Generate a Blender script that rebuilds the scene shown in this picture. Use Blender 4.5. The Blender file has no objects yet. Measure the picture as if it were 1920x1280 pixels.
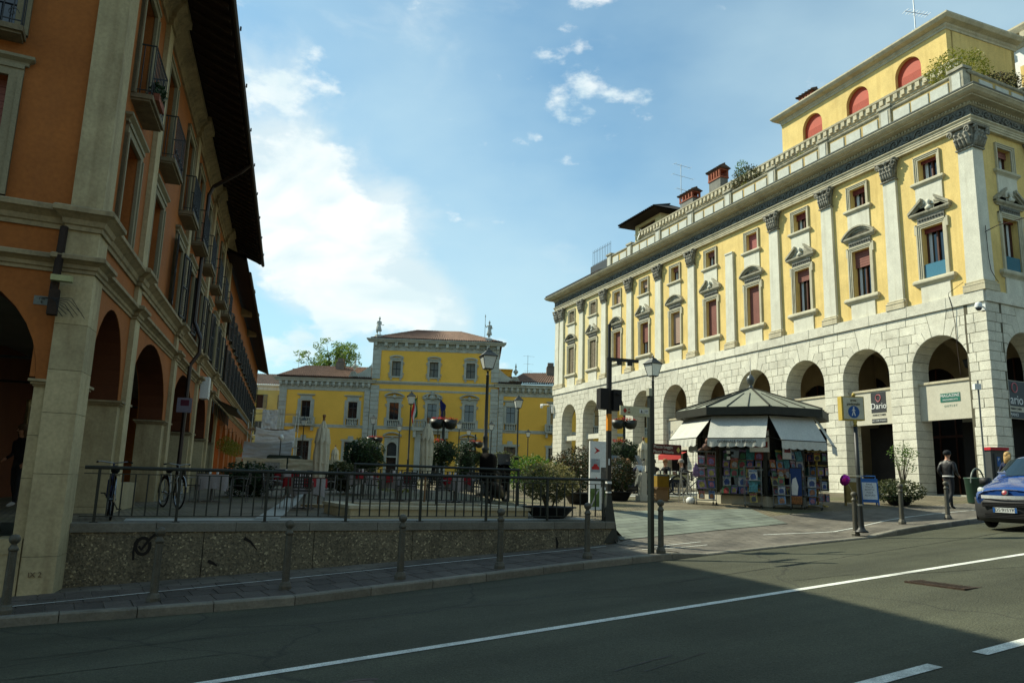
import bpy, math, random
from math import sin, cos, pi, sqrt, atan2, radians
from mathutils import Vector, Matrix, noise
SC = bpy.context.scene
COL = SC.collection
R = random.Random(7)

# ------------------------------------------------------------------ camera
PITCH = math.atan(263.5 / 1430.0)
ROLL = math.atan(0.0293)
EYE = 1.70
cd = bpy.data.cameras.new('camera')
cam = bpy.data.objects.new('camera', cd)
COL.objects.link(cam)
f_ = Vector((0, cos(PITCH), sin(PITCH)))
u0 = Vector((0, -sin(PITCH), cos(PITCH)))
r0 = Vector((1, 0, 0))
up_ = cos(ROLL) * u0 - sin(ROLL) * r0
ri_ = cos(ROLL) * r0 + sin(ROLL) * u0
cm = Matrix.Identity(4)
for i in range(3):
    cm[i][0] = ri_[i]; cm[i][1] = up_[i]; cm[i][2] = -f_[i]
cm[2][3] = EYE
cam.matrix_world = cm
cd.sensor_width = 36.0
cd.lens = 1430.0 / 1920 * 36
cd.clip_start = 0.1
cd.clip_end = 3000
SC.camera = cam

# ------------------------------------------------------------------ light
SUN_AZ, SUN_EL = -62.0, 43.5         # azimuth from +Y towards +X, elevation
sl = bpy.data.lights.new('sun', 'SUN')
sl.energy = 5.0; sl.angle = radians(0.55); sl.color = (1.0, 0.95, 0.74)
sun = bpy.data.objects.new('sun', sl); COL.objects.link(sun)
S = Vector((sin(radians(SUN_AZ)) * cos(radians(SUN_EL)), cos(radians(SUN_AZ)) * cos(radians(SUN_EL)), sin(radians(SUN_EL))))
sun.rotation_euler = S.to_track_quat('Z', 'Y').to_euler()

wd = bpy.data.worlds.new('World'); SC.world = wd; wd.use_nodes = True
nt = wd.node_tree; nt.nodes.clear()
N = nt.nodes.new; L = nt.links.new
out = N('ShaderNodeOutputWorld'); bg = N('ShaderNodeBackground'); L(bg.outputs[0], out.inputs[0])
sky = N('ShaderNodeTexSky'); sky.sky_type = 'NISHITA'; sky.sun_disc = False
sky.sun_elevation = radians(SUN_EL); sky.sun_rotation = radians(SUN_AZ)
sky.air_density = 1.0; sky.dust_density = 0.6; sky.ozone_density = 1.0; sky.altitude = 150
bg.inputs[1].default_value = 0.083
tc = N('ShaderNodeTexCoord')
def vmath(op, a, b=None):
    n = N('ShaderNodeVectorMath'); n.operation = op; L(a, n.inputs[0])
    if b is not None:
        if isinstance(b, (tuple, list)): n.inputs[1].default_value = b
        else: L(b, n.inputs[1])
    return n
def fmath(op, a, b):
    n = N('ShaderNodeMath'); n.operation = op
    for i, v in enumerate((a, b)):
        if isinstance(v, (int, float)): n.inputs[i].default_value = v
        else: L(v, n.inputs[i])
    return n.outputs[0]
D = tc.outputs['Generated']
st = vmath('MULTIPLY', D, (1.0, 1.0, 1.9)).outputs[0]
wn = N('ShaderNodeTexNoise'); wn.inputs['Scale'].default_value = 2.2; wn.inputs['Detail'].default_value = 3; L(st, wn.inputs['Vector'])
wsc = vmath('SCALE', wn.outputs['Color']); wsc.inputs[3].default_value = 0.35
wrp = vmath('ADD', st, wsc.outputs[0]).outputs[0]
cn = N('ShaderNodeTexNoise'); cn.inputs['Scale'].default_value = 3.4; cn.inputs['Detail'].default_value = 9; cn.inputs['Roughness'].default_value = 0.56
L(wrp, cn.inputs['Vector'])
dens = cn.outputs['Fac']
for (dv, ca, wgt) in [((-.306, .888, .343), .978, .10), ((-.235, .922, .307), .986, .12), ((-.19, .90, .39), .975, .05),
                      ((-.135, .961, .20), .9955, .17), ((-.095, .968, .21), .997, .11), ((-.235, .95, .19), .995, .08),
                      ((-.30, .80, .53), .93, .05), ((.06, .83, .49), .985, .035), ((-.6, .7, .35), .90, .08), ((.7, -.6, .4), .80, .10), ((-.5, -.8, .3), .85, .10)]:
    v = Vector(dv).normalized()
    dp = vmath('DOT_PRODUCT', D, tuple(v)).outputs['Value']
    mr = N('ShaderNodeMapRange'); mr.interpolation_type = 'SMOOTHSTEP'
    L(dp, mr.inputs[0]); mr.inputs[1].default_value = ca; mr.inputs[2].default_value = 1.0 - (1 - ca) * .12
    mr.inputs[3].default_value = 0; mr.inputs[4].default_value = wgt
    dens = fmath('ADD', dens, mr.outputs[0])
cr = N('ShaderNodeMapRange'); cr.interpolation_type = 'SMOOTHSTEP'; L(dens, cr.inputs[0])
cr.inputs[1].default_value = 0.57; cr.inputs[2].default_value = 0.80; cr.inputs[3].default_value = 0; cr.inputs[4].default_value = 0.80
# thin veil everywhere
vn = N('ShaderNodeTexNoise'); vn.inputs['Scale'].default_value = 1.6; vn.inputs['Detail'].default_value = 6; L(st, vn.inputs['Vector'])
vr = N('ShaderNodeMapRange'); L(vn.outputs['Fac'], vr.inputs[0]); vr.inputs[1].default_value = .42; vr.inputs[2].default_value = .75; vr.inputs[3].default_value = 0.10; vr.inputs[4].default_value = .66
tint = vmath('MULTIPLY', sky.outputs[0], (0.86, 1.38, 1.40))
mx = N('ShaderNodeMix'); mx.data_type = 'RGBA'; L(vr.outputs[0], mx.inputs[0]); L(tint.outputs[0], mx.inputs[6]); mx.inputs[7].default_value = (6.3, 8.3, 8.7, 1)
mx2 = N('ShaderNodeMix'); mx2.data_type = 'RGBA'; L(cr.outputs[0], mx2.inputs[0]); L(mx.outputs[2], mx2.inputs[6])
cc = N('ShaderNodeTexNoise'); cc.inputs['Scale'].default_value = 5; cc.inputs['Detail'].default_value = 5; L(wrp, cc.inputs['Vector'])
c3 = N('ShaderNodeMix'); c3.data_type = 'RGBA'; L(cc.outputs['Fac'], c3.inputs[0]); c3.inputs[6].default_value = (9.0, 9.5, 9.5, 1); c3.inputs[7].default_value = (5.6, 7.3, 7.8, 1)
L(c3.outputs[2], mx2.inputs[7])
# crisper cumulus puffs low over the palace
k2 = N('ShaderNodeTexNoise'); k2.inputs['Scale'].default_value = 7.5; k2.inputs['Detail'].default_value = 9; k2.inputs['Roughness'].default_value = .58; L(st, k2.inputs['Vector'])
d2 = fmath('MULTIPLY', k2.outputs['Fac'], 1.35)
for (dv, ca) in [((-.275, .914, .315), .9925), ((-.225, .921, .325), .9935), ((-.185, .94, .275), .995), ((-.24, .92, .265), .994), ((-.150, .965, .205), .9984), ((-.095, .974, .205), .9987), ((-.215, .955, .2), .9988), ((-.285, .945, .15), .9985), ((-.35, .85, .4), .985), ((.5, .5, .35), .99), ((.6, -.7, .3), .97), ((-.8, -.3, .35), .97), ((.1, -.95, .35), .975)]:
    v = Vector(dv).normalized(); dp = vmath('DOT_PRODUCT', D, tuple(v)).outputs['Value']; mr = N('ShaderNodeMapRange'); mr.interpolation_type = 'SMOOTHSTEP'; L(dp, mr.inputs[0]); mr.inputs[1].default_value = ca; mr.inputs[2].default_value = 1.0 - (1 - ca) * .1; mr.inputs[3].default_value = 0; mr.inputs[4].default_value = .16; d2 = fmath('ADD', d2, mr.outputs[0])
kr = N('ShaderNodeMapRange'); kr.interpolation_type = 'SMOOTHSTEP'; L(d2, kr.inputs[0]); kr.inputs[1].default_value = .80; kr.inputs[2].default_value = .96; kr.inputs[4].default_value = .85
k3 = N('ShaderNodeTexNoise'); k3.inputs['Scale'].default_value = 11; k3.inputs['Detail'].default_value = 5; L(wrp, k3.inputs['Vector'])
k4 = N('ShaderNodeMapRange'); L(k3.outputs['Fac'], k4.inputs[0]); k4.inputs[1].default_value = .35; k4.inputs[2].default_value = .68
kc = N('ShaderNodeMix'); kc.data_type = 'RGBA'; L(k4.outputs[0], kc.inputs[0]); kc.inputs[6].default_value = (10.6, 10.6, 10.2, 1); kc.inputs[7].default_value = (7.2, 8.6, 8.9, 1)
km = N('ShaderNodeMix'); km.data_type = 'RGBA'; L(kr.outputs[0], km.inputs[0]); L(mx2.outputs[2], km.inputs[6]); L(kc.outputs[2], km.inputs[7]); mx2 = km
sp = N('ShaderNodeSeparateXYZ'); L(D, sp.inputs[0])
hz = N('ShaderNodeMapRange'); hz.interpolation_type = 'SMOOTHSTEP'; L(sp.outputs[2], hz.inputs[0]); hz.inputs[1].default_value = .34; hz.inputs[2].default_value = -.02; hz.inputs[3].default_value = 0; hz.inputs[4].default_value = .62
hm = N('ShaderNodeMix'); hm.data_type = 'RGBA'; L(hz.outputs[0], hm.inputs[0]); L(mx2.outputs[2], hm.inputs[6]); hm.inputs[7].default_value = (6.0, 8.4, 8.7, 1)
L(hm.outputs[2], bg.inputs[0])

SC.view_settings.view_transform = 'Standard'; SC.view_settings.look = 'None'
SC.view_settings.gamma = 1; SC.view_settings.exposure = 0.40
SC.view_settings.use_curve_mapping = False
SC.cycles.max_bounces = 6; SC.cycles.diffuse_bounces = 3; SC.cycles.glossy_bounces = 3; SC.cycles.transparent_max_bounces = 8

# ------------------------------------------------------------------ mesh helper
I4 = Matrix.Identity(4)
W = {}
def TR(x=0, y=0, z=0, rz=0.0, rx=0.0, ry=0.0, s=1.0):
    m = Matrix.Translation((x, y, z)) @ Matrix.Rotation(rz, 4, 'Z')
    if ry: m = m @ Matrix.Rotation(ry, 4, 'Y')
    if rx: m = m @ Matrix.Rotation(rx, 4, 'X')
    if s != 1.0: m = m @ Matrix.Scale(s, 4)
    return m
class M:
    def __init__(s, T=None):
        s.v = []; s.f = []; s.mi = []; s.sm = []; s.T = T; s.k = 0; s.smooth = False; s._m = None
    def add(s, vs, fs):
        b = len(s.v)
        if s.T is not None: vs = [tuple(s.T @ Vector(p)) for p in vs]
        s.v.extend([tuple(p) for p in vs])
        for f in fs:
            s.f.append([b + i for i in f]); s.mi.append(s.k); s.sm.append(s.smooth)
        return s
    def box(s, x0, x1, y0, y1, z0, z1):
        return s.add([(x0, y0, z0), (x1, y0, z0), (x1, y1, z0), (x0, y1, z0), (x0, y0, z1), (x1, y0, z1), (x1, y1, z1), (x0, y1, z1)],
                     [(0, 3, 2, 1), (4, 5, 6, 7), (0, 1, 5, 4), (1, 2, 6, 5), (2, 3, 7, 6), (3, 0, 4, 7)])
    def cb(s, c, d):
        return s.box(c[0] - d[0] / 2, c[0] + d[0] / 2, c[1] - d[1] / 2, c[1] + d[1] / 2, c[2] - d[2] / 2, c[2] + d[2] / 2)
    def ext(s, poly, y0, y1, ch=0.0):
        """polygon in (x,z) extruded along y; y1 is the outer face, ch chamfers it"""
        n = len(poly)
        if ch > 0:
            cx = sum(p[0] for p in poly) / n; cz = sum(p[1] for p in poly) / n
            q = []
            for p in poly:
                dx, dz = cx - p[0], cz - p[1]; l = sqrt(dx * dx + dz * dz) or 1
                q.append((p[0] + dx / l * ch * 1.3, p[1] + dz / l * ch * 1.3))
            vs = [(p[0], y0, p[1]) for p in poly] + [(p[0], y1 - ch, p[1]) for p in poly] + [(p[0], y1, p[1]) for p in q]
            fs = [tuple(range(n)), tuple(reversed(range(2 * n, 3 * n)))]
            for i in range(n):
                j = (i + 1) % n
                fs += [(i, i + n, j + n, j), (i + n, i + 2 * n, j + 2 * n, j + n)]
            return s.add(vs, fs)
        vs = [(p[0], y0, p[1]) for p in poly] + [(p[0], y1, p[1]) for p in poly]
        fs = [tuple(range(n)), tuple(reversed(range(n, 2 * n)))]
        for i in range(n):
            j = (i + 1) % n; fs.append((i, i + n, j + n, j))
        return s.add(vs, fs)
    def tube(s, pts, r, n=6, cap=True, up=(0, 0, 1)):
        P = [Vector(p) for p in pts]; m = len(P)
        rr = r if isinstance(r, (list, tuple)) else [r] * m
        vs = []; fs = []
        prev = None
        for i in range(m):
            t = (P[min(i + 1, m - 1)] - P[max(i - 1, 0)])
            if t.length < 1e-9: t = Vector((0, 0, 1))
            t.normalize()
            a = Vector(up) if prev is None else prev
            a = a - t * a.dot(t)
            if a.length < 1e-3:
                a = Vector((1, 0, 0)) - t * t.x
                if a.length < 1e-3: a = Vector((0, 1, 0))
            a.normalize(); prev = a; b = t.cross(a)
            for k in range(n):
                th = 2 * pi * (k + .5) / n
                vs.append(P[i] + rr[i] * (cos(th) * a + sin(th) * b))
        for i in range(m - 1):
            for k in range(n):
                k2 = (k + 1) % n
                fs.append((i * n + k, i * n + k2, (i + 1) * n + k2, (i + 1) * n + k))
        if cap: fs += [tuple(reversed(range(n))), tuple(range((m - 1) * n, m * n))]
        return s.add(vs, fs)
    def lathe(s, prof, c=(0, 0, 0), n=12, sx=1, sy=1, a0=0.0):
        vs = []; fs = []; m = len(prof)
        for r, z in prof:
            for k in range(n):
                th = a0 + 2 * pi * k / n
                vs.append((c[0] + r * cos(th) * sx, c[1] + r * sin(th) * sy, c[2] + z))
        for i in range(m - 1):
            for k in range(n):
                k2 = (k + 1) % n
                fs.append((i * n + k, i * n + k2, (i + 1) * n + k2, (i + 1) * n + k))
        fs += [tuple(reversed(range(n))), tuple(range((m - 1) * n, m * n))]
        return s.add(vs, fs)
    def grid(s, fn, nu, nv):
        vs = [fn(i / nu, j / nv) for j in range(nv + 1) for i in range(nu + 1)]
        fs = [(j * (nu + 1) + i, j * (nu + 1) + i + 1, (j + 1) * (nu + 1) + i + 1, (j + 1) * (nu + 1) + i) for j in range(nv) for i in range(nu)]
        return s.add(vs, fs)
    def sweep(s, prof, path, closed=False):
        """prof [(outward, z)], path [(x,y)] walked so that outward is on the LEFT of travel; mitred"""
        n = len(path); vs = []
        nm = []
        for i in range(n - 1):
            d = Vector((path[i + 1][0] - path[i][0], path[i + 1][1] - path[i][1])).normalized()
            nm.append(Vector((-d.y, d.x)))
        for i in range(n):
            if i == 0: m_ = nm[0]
            elif i == n - 1: m_ = nm[-1]
            else:
                m_ = nm[i - 1] + nm[i]; m_ = m_ / (m_.length_squared / 2)
            for o, z in prof: vs.append((path[i][0] + m_.x * o, path[i][1] + m_.y * o, z))
        k = len(prof); fs = []
        for i in range(n - 1):
            for j in range(k - 1):
                fs.append((i * k + j, i * k + j + 1, (i + 1) * k + j + 1, (i + 1) * k + j))
        fs += [tuple(range(k)), tuple(reversed(range((n - 1) * k, n * k)))]
        return s.add(vs, fs)
    def leaves(s, pts, size, rnd, bend=.3):
        for p in pts:
            a = Vector((rnd.gauss(0, 1), rnd.gauss(0, 1), rnd.gauss(0, .7)))
            a.normalize()
            b = Vector((rnd.gauss(0, 1), rnd.gauss(0, 1), rnd.gauss(0, 1))); b = b - a * b.dot(a); b.normalize()
            l = size * rnd.uniform(.65, 1.35); w_ = l * .42
            c = a.cross(b) * l * bend
            P = Vector(p)
            s.add([P - a * l * .5, P + b * w_ * .5 + c * .3, P + a * l * .5, P - b * w_ * .5 + c * .3], [(0, 1, 2, 3)])
        return s
    def mesh(s):
        if s._m is None:
            me = bpy.data.meshes.new('m'); me.from_pydata(s.v, [], s.f)
            if any(s.mi): me.polygons.foreach_set('material_index', s.mi)
            if any(s.sm): me.polygons.foreach_set('use_smooth', s.sm)
            me.update(); s._m = me
        return s._m
def mk(name, m, mat, parent=None, w=None, **kw):
    me = m.mesh() if isinstance(m, M) else m
    if mat is not None and len(me.materials) == 0:
        for x in (mat if isinstance(mat, (list, tuple)) else [mat]): me.materials.append(x)
    o = bpy.data.objects.new(name, me); COL.objects.link(o)
    if w is None: w = W[parent.name] if parent else I4
    W[o.name] = w
    if parent:
        o.parent = parent; o.matrix_basis = W[parent.name].inverted() @ w
    else: o.matrix_basis = w
    for k, v in kw.items(): o[k] = v
    return o
def root(name, w, label=None, category=None, group=None, parent=None, **kw):
    o = mk(name, None, None, parent, w) if False else bpy.data.objects.new(name, None)
    COL.objects.link(o); o.empty_display_size = .2
    W[o.name] = w
    if parent: o.parent = parent; o.matrix_basis = W[parent.name].inverted() @ w
    else: o.matrix_basis = w
    if label: o['label'] = label
    if category: o['category'] = category
    if group: o['group'] = group
    for k, v in kw.items(): o[k] = v
    return o
def dup(o, w, label=None, parent=None, rel=None, **kw):
    """copy a thing with copies of its parts and sub-parts"""
    c = o.copy(); COL.objects.link(c); W[c.name] = w
    if parent: c.parent = parent; c.matrix_basis = W[parent.name].inverted() @ w
    else: c.parent = None; c.matrix_basis = w
    if label: c['label'] = label
    for k, v in kw.items(): c[k] = v
    wi = W[o.name].inverted()
    for ch in CH(o): dup(ch, w @ wi @ W[ch.name], parent=c)
    return c
def CH(o): return list(o.children)
def text(name, s, size, mat, parent, w, ext=.004, align='CENTER', sx=1.0):
    cu = bpy.data.curves.new('t', 'FONT'); cu.body = s; cu.size = size; cu.extrude = ext
    cu.align_x = align; cu.align_y = 'CENTER'; cu.materials.append(mat); cu.resolution_u = 3
    tmp = bpy.data.objects.new('tmp', cu); COL.objects.link(tmp)
    me = bpy.data.meshes.new_from_object(tmp.evaluated_get(bpy.context.evaluated_depsgraph_get()))
    bpy.data.objects.remove(tmp); bpy.data.curves.remove(cu)
    o = bpy.data.objects.new(name, me); COL.objects.link(o)
    w = w @ Matrix.Rotation(pi / 2, 4, 'X') @ Matrix.Diagonal((sx, 1, 1, 1)); W[o.name] = w
    o.parent = parent; o.matrix_basis = W[parent.name].inverted() @ w
    return o
def frame(px, py, yx, yy, z=0):
    """facade frame: local +Y points out of the facade, +X runs along it, +Z up"""
    l = sqrt(yx * yx + yy * yy); yx /= l; yy /= l
    m = Matrix.Identity(4)
    m[0][0] = yy; m[1][0] = -yx; m[0][1] = yx; m[1][1] = yy
    m[0][3] = px; m[1][3] = py; m[2][3] = z
    return m

# ------------------------------------------------------------------ materials
MC = {}
def mat(name, col, rough=.85, var=.18, sc=1.5, bump=.0, bsc=30, metal=0.0, dirt=None, dirtamt=.0, streak=.0, spec=.3, fine=.06, vscale=1.0, coat=0.0, emit=None, stretch=None, isl=0.0, col2=None):
    if name in MC: return MC[name]
    m = bpy.data.materials.new(name); m.use_nodes = True; t = m.node_tree; t.nodes.clear()
    n = t.nodes.new; l = t.links.new
    o = n('ShaderNodeOutputMaterial'); b = n('ShaderNodeBsdfPrincipled'); l(b.outputs[0], o.inputs[0])
    b.inputs['Roughness'].default_value = rough; b.inputs['Metallic'].default_value = metal
    b.inputs['Specular IOR Level'].default_value = spec
    if coat: b.inputs['Coat Weight'].default_value = coat; b.inputs['Coat Roughness'].default_value = .08
    g = n('ShaderNodeNewGeometry')
    mp = n('ShaderNodeMapping'); l(g.outputs['Position'], mp.inputs[0])
    if stretch: mp.inputs['Scale'].default_value = stretch
    a = n('ShaderNodeTexNoise'); a.inputs['Scale'].default_value = sc; a.inputs['Detail'].default_value = 6; a.inputs['Roughness'].default_value = .62; l(mp.outputs[0], a.inputs['Vector'])
    r = n('ShaderNodeMapRange'); l(a.outputs['Fac'], r.inputs[0]); r.inputs[1].default_value = .3; r.inputs[2].default_value = .7
    x = n('ShaderNodeMix'); x.data_type = 'RGBA'; l(r.outputs[0], x.inputs[0])
    c1 = [max(0, c * (1 - var)) for c in col] + [1]; c2 = [min(1, c * (1 + var)) for c in (col2 or col)] + [1]
    x.inputs[6].default_value = c1; x.inputs[7].default_value = c2
    last = x.outputs[2]
    def blend(fac, colr, mode='MIX'):
        nonlocal last
        y = n('ShaderNodeMix'); y.data_type = 'RGBA'; y.blend_type = mode
        if isinstance(fac, float): y.inputs[0].default_value = fac
        else: l(fac, y.inputs[0])
        l(last, y.inputs[6])
        if isinstance(colr, (tuple, list)): y.inputs[7].default_value = list(colr) + [1]
        else: l(colr, y.inputs[7])
        last = y.outputs[2]
    if fine:
        fn = n('ShaderNodeTexNoise'); fn.inputs['Scale'].default_value = bsc; fn.inputs['Detail'].default_value = 4; l(g.outputs['Position'], fn.inputs['Vector'])
        fr = n('ShaderNodeMapRange'); l(fn.outputs['Fac'], fr.inputs[0]); fr.inputs[1].default_value = .3; fr.inputs[2].default_value = .7; fr.inputs[3].default_value = 1 - fine * 2; fr.inputs[4].default_value = 1 + fine * 2
        hs = n('ShaderNodeVectorMath'); hs.operation = 'SCALE'; l(last, hs.inputs[0]); l(fr.outputs[0], hs.inputs[3]); last = hs.outputs[0]
    if dirtamt:
        dn = n('ShaderNodeTexNoise'); dn.inputs['Scale'].default_value = 1.1; dn.inputs['Detail'].default_value = 8; dn.inputs['Roughness'].default_value = .7
        dm = n('ShaderNodeMapping'); dm.inputs['Scale'].default_value = (1, 1, .35 if streak else 1); l(g.outputs['Position'], dm.inputs[0]); l(dm.outputs[0], dn.inputs['Vector'])
        dr = n('ShaderNodeMapRange'); l(dn.outputs['Fac'], dr.inputs[0]); dr.inputs[1].default_value = .5; dr.inputs[2].default_value = .78; dr.inputs[4].default_value = dirtamt
        blend(dr.outputs[0], dirt or (.06, .055, .04))
    if streak:
        sn = n('ShaderNodeTexNoise'); sn.inputs['Scale'].default_value = 5; sn.inputs['Detail'].default_value = 4
        sm = n('ShaderNodeMapping'); sm.inputs['Scale'].default_value = (1, 1, .06); l(g.outputs['Position'], sm.inputs[0]); l(sm.outputs[0], sn.inputs['Vector'])
        sr = n('ShaderNodeMapRange'); l(sn.outputs['Fac'], sr.inputs[0]); sr.inputs[1].default_value = .52; sr.inputs[2].default_value = .75; sr.inputs[4].default_value = streak
        blend(sr.outputs[0], dirt or (.06, .055, .04))
    if isl:
        ir = n('ShaderNodeMapRange'); l(g.outputs['Random Per Island'], ir.inputs[0]); ir.inputs[3].default_value = 1 - isl; ir.inputs[4].default_value = 1 + isl
        hs = n('ShaderNodeVectorMath'); hs.operation = 'SCALE'; l(last, hs.inputs[0]); l(ir.outputs[0], hs.inputs[3]); last = hs.outputs[0]
    l(last, b.inputs['Base Color'])
    if bump:
        bn = n('ShaderNodeTexNoise'); bn.inputs['Scale'].default_value = bsc * .7; bn.inputs['Detail'].default_value = 5; l(g.outputs['Position'], bn.inputs['Vector'])
        bb = n('ShaderNodeBump'); bb.inputs['Strength'].default_value = bump; bb.inputs['Distance'].default_value = .02; l(bn.outputs['Fac'], bb.inputs['Height']); l(bb.outputs[0], b.inputs['Normal'])
    if emit:
        b.inputs['Emission Color'].default_value = list(emit[:3]) + [1]; b.inputs['Emission Strength'].default_value = emit[3]
    MC[name] = m
    return m
def objvar(name, col, amt=.12, **kw):
    """stone whose tone changes a little from piece to piece"""
    if name in MC: return MC[name]
    m = mat(name, col, **kw); t = m.node_tree
    b = [x for x in t.nodes if x.type == 'BSDF_PRINCIPLED'][0]
    src = b.inputs['Base Color'].links[0].from_socket
    oi = t.nodes.new('ShaderNodeObjectInfo'); r = t.nodes.new('ShaderNodeMapRange'); t.links.new(oi.outputs['Random'], r.inputs[0]); r.inputs[3].default_value = 1 - amt; r.inputs[4].default_value = 1 + amt
    h = t.nodes.new('ShaderNodeVectorMath'); h.operation = 'SCALE'; t.links.new(src, h.inputs[0]); t.links.new(r.outputs[0], h.inputs[3]); t.links.new(h.outputs[0], b.inputs['Base Color'])
    return m
def glass_mat():
    if 'glass' in MC: return MC['glass']
    m = bpy.data.materials.new('glass'); m.use_nodes = True; b = m.node_tree.nodes['Principled BSDF']
    b.inputs['Base Color'].default_value = (.012, .016, .02, 1); b.inputs['Roughness'].default_value = .04; b.inputs['Specular IOR Level'].default_value = .9
    MC['glass'] = m; return m
def leafmat(name, c1, c2, tr=.35):
    if name in MC: return MC[name]
    m = bpy.data.materials.new(name); m.use_nodes = True; t = m.node_tree; t.nodes.clear(); n = t.nodes.new; l = t.links.new
    o = n('ShaderNodeOutputMaterial'); g = n('ShaderNodeNewGeometry'); x = n('ShaderNodeMix'); x.data_type = 'RGBA'
    l(g.outputs['Random Per Island'], x.inputs[0]); x.inputs[6].default_value = list(c1) + [1]; x.inputs[7].default_value = list(c2) + [1]
    b = n('ShaderNodeBsdfPrincipled'); b.inputs['Roughness'].default_value = .5; b.inputs['Specular IOR Level'].default_value = .35; l(x.outputs[2], b.inputs['Base Color'])
    tl = n('ShaderNodeBsdfTranslucent'); l(x.outputs[2], tl.inputs['Color']); s = n('ShaderNodeMixShader'); s.inputs[0].default_value = tr
    l(b.outputs[0], s.inputs[1]); l(tl.outputs[0], s.inputs[2]); l(s.outputs[0], o.inputs[0]); MC[name] = m; return m

GLASS = glass_mat()
DIRT = (.10, .085, .06)
YEL = mat('yellow_plaster', (.68, .51, .19), var=.14, sc=.9, bump=.25, bsc=18, dirt=(.42, .28, .08), dirtamt=.5, streak=.34, fine=.04)
YEL2 = mat('ochre_plaster', (.72, .43, .068), var=.08, sc=.4, bump=.2, bsc=14, fine=.03)
YELP = mat('pale_yellow_plaster', (.50, .43, .15), var=.12, sc=.5, dirt=DIRT, dirtamt=.2)
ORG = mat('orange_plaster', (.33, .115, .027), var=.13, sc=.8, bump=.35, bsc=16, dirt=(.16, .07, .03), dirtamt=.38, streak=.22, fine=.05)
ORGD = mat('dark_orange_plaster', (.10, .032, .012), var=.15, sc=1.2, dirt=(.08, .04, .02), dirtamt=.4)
STONE = objvar('pale_limestone', (.62, .605, .50), .10, var=.13, sc=2.5, bump=.5, bsc=26, dirt=(.24, .215, .15), dirtamt=.45, fine=.08)
TRIM = mat('white_stone_trim', (.60, .59, .49), var=.1, sc=2.0, bump=.2, bsc=24, dirt=(.30, .26, .17), dirtamt=.35, streak=.30, fine=.05)
CREAM = mat('cream_stone_moulding', (.50, .455, .32), var=.13, sc=3, bump=.25, bsc=30, dirt=(.15, .13, .09), dirtamt=.5, streak=.25)
GREYM = mat('grey_weathered_moulding', (.34, .32, .24), var=.25, sc=4, bump=.4, bsc=22, dirt=(.05, .05, .04), dirtamt=.6, streak=.3)
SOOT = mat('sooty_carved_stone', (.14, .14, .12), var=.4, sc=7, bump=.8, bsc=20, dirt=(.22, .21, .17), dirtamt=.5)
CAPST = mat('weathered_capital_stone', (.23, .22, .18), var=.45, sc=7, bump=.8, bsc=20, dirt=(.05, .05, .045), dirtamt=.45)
MORTAR = mat('dark_joint_mortar', (.10, .092, .06), var=.2, sc=5)  # one even dark colour for the joints between blocks
LMARB = objvar('aged_marble', (.42, .36, .21), .10, var=.16, sc=1.6, bump=.3, bsc=20, dirt=(.15, .10, .045), dirtamt=.75, streak=.38)
LMOULD = mat('stained_marble_moulding', (.30, .245, .14), var=.2, sc=3, bump=.3, bsc=22, dirt=(.06, .05, .035), dirtamt=.7, streak=.5)
PALG = mat('grey_palace_stone', (.36, .38, .33), var=.14, sc=1.5, bump=.3, bsc=14, dirt=(.16, .16, .13), dirtamt=.45, streak=.2)
CORD = mat('dark_timber', (.030, .020, .014), var=.4, sc=4, bump=.4, stretch=(1, 1, 1))
IRON = mat('black_iron', (.010, .012, .011), rough=.5, var=.3, sc=8, spec=.5, fine=.1)
IRONG = mat('green_black_iron', (.012, .019, .016), rough=.5, var=.3, sc=8, spec=.5)
BOLL = mat('bollard_cast_iron', (.105, .10, .078), rough=.55, var=.22, sc=9, bump=.4, bsc=60, metal=.25, dirt=(.06, .05, .04), dirtamt=.5)
ASPH = None
WPAINT = mat('worn_white_road_paint', (.62, .64, .58), var=.18, sc=6, dirt=(.10, .10, .09), dirtamt=.85, bump=.4, bsc=80, fine=.2)
BRICKR = mat('terracotta_tile', (.15, .085, .055), var=.4, sc=2.2, bump=.4, bsc=20, dirt=(.05, .035, .025), dirtamt=.5, isl=.28, fine=.12)
TILED = mat('dark_roof_tile', (.10, .065, .045), var=.4, sc=3, bump=.4, dirt=(.03, .028, .02), dirtamt=.5, isl=.25)
CHBR = mat('red_chimney_brick', (.28, .085, .045), var=.3, sc=4, bump=.4, dirt=(.06, .04, .03), dirtamt=.4)
BLINDR = mat('dusky_red_blind', (.22, .085, .065), rough=.7, var=.1, sc=2)
REDBL = mat('bright_red_blind', (.42, .05, .018), rough=.6, var=.1, sc=2, fine=.03)
BROWN = mat('brown_window_wood', (.075, .028, .016), rough=.5, var=.2, sc=4)
CURT = mat('white_net_curtain', (.62, .66, .66), rough=.9, var=.1, sc=12, stretch=(3, 3, .3))
SHUTT = mat('weathered_louvre_shutter', (.23, .19, .125), rough=.8, var=.2, sc=6, dirt=(.07, .06, .04), dirtamt=.4)
SHUTD = mat('dark_green_shutter', (.022, .022, .018), rough=.6, var=.3, sc=5)
SHUTG = mat('grey_shutter', (.16, .175, .16), rough=.7, var=.15, sc=5)
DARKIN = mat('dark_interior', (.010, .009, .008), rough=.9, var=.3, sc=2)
CREAMB = mat('cream_signboard', (.52, .50, .40), rough=.6, var=.06, sc=3, dirt=(.3, .27, .18), dirtamt=.25)
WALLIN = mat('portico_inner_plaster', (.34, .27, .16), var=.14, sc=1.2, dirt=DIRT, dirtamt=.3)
WHITE = mat('white_paint', (.66, .68, .66), rough=.5, var=.05, sc=3)
BLACK = mat('black_print', (.010, .010, .010), rough=.5, var=.1)
DGREEN = mat('dark_green_plastic', (.012, .045, .028), rough=.45, var=.15, sc=5, spec=.4)
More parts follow.
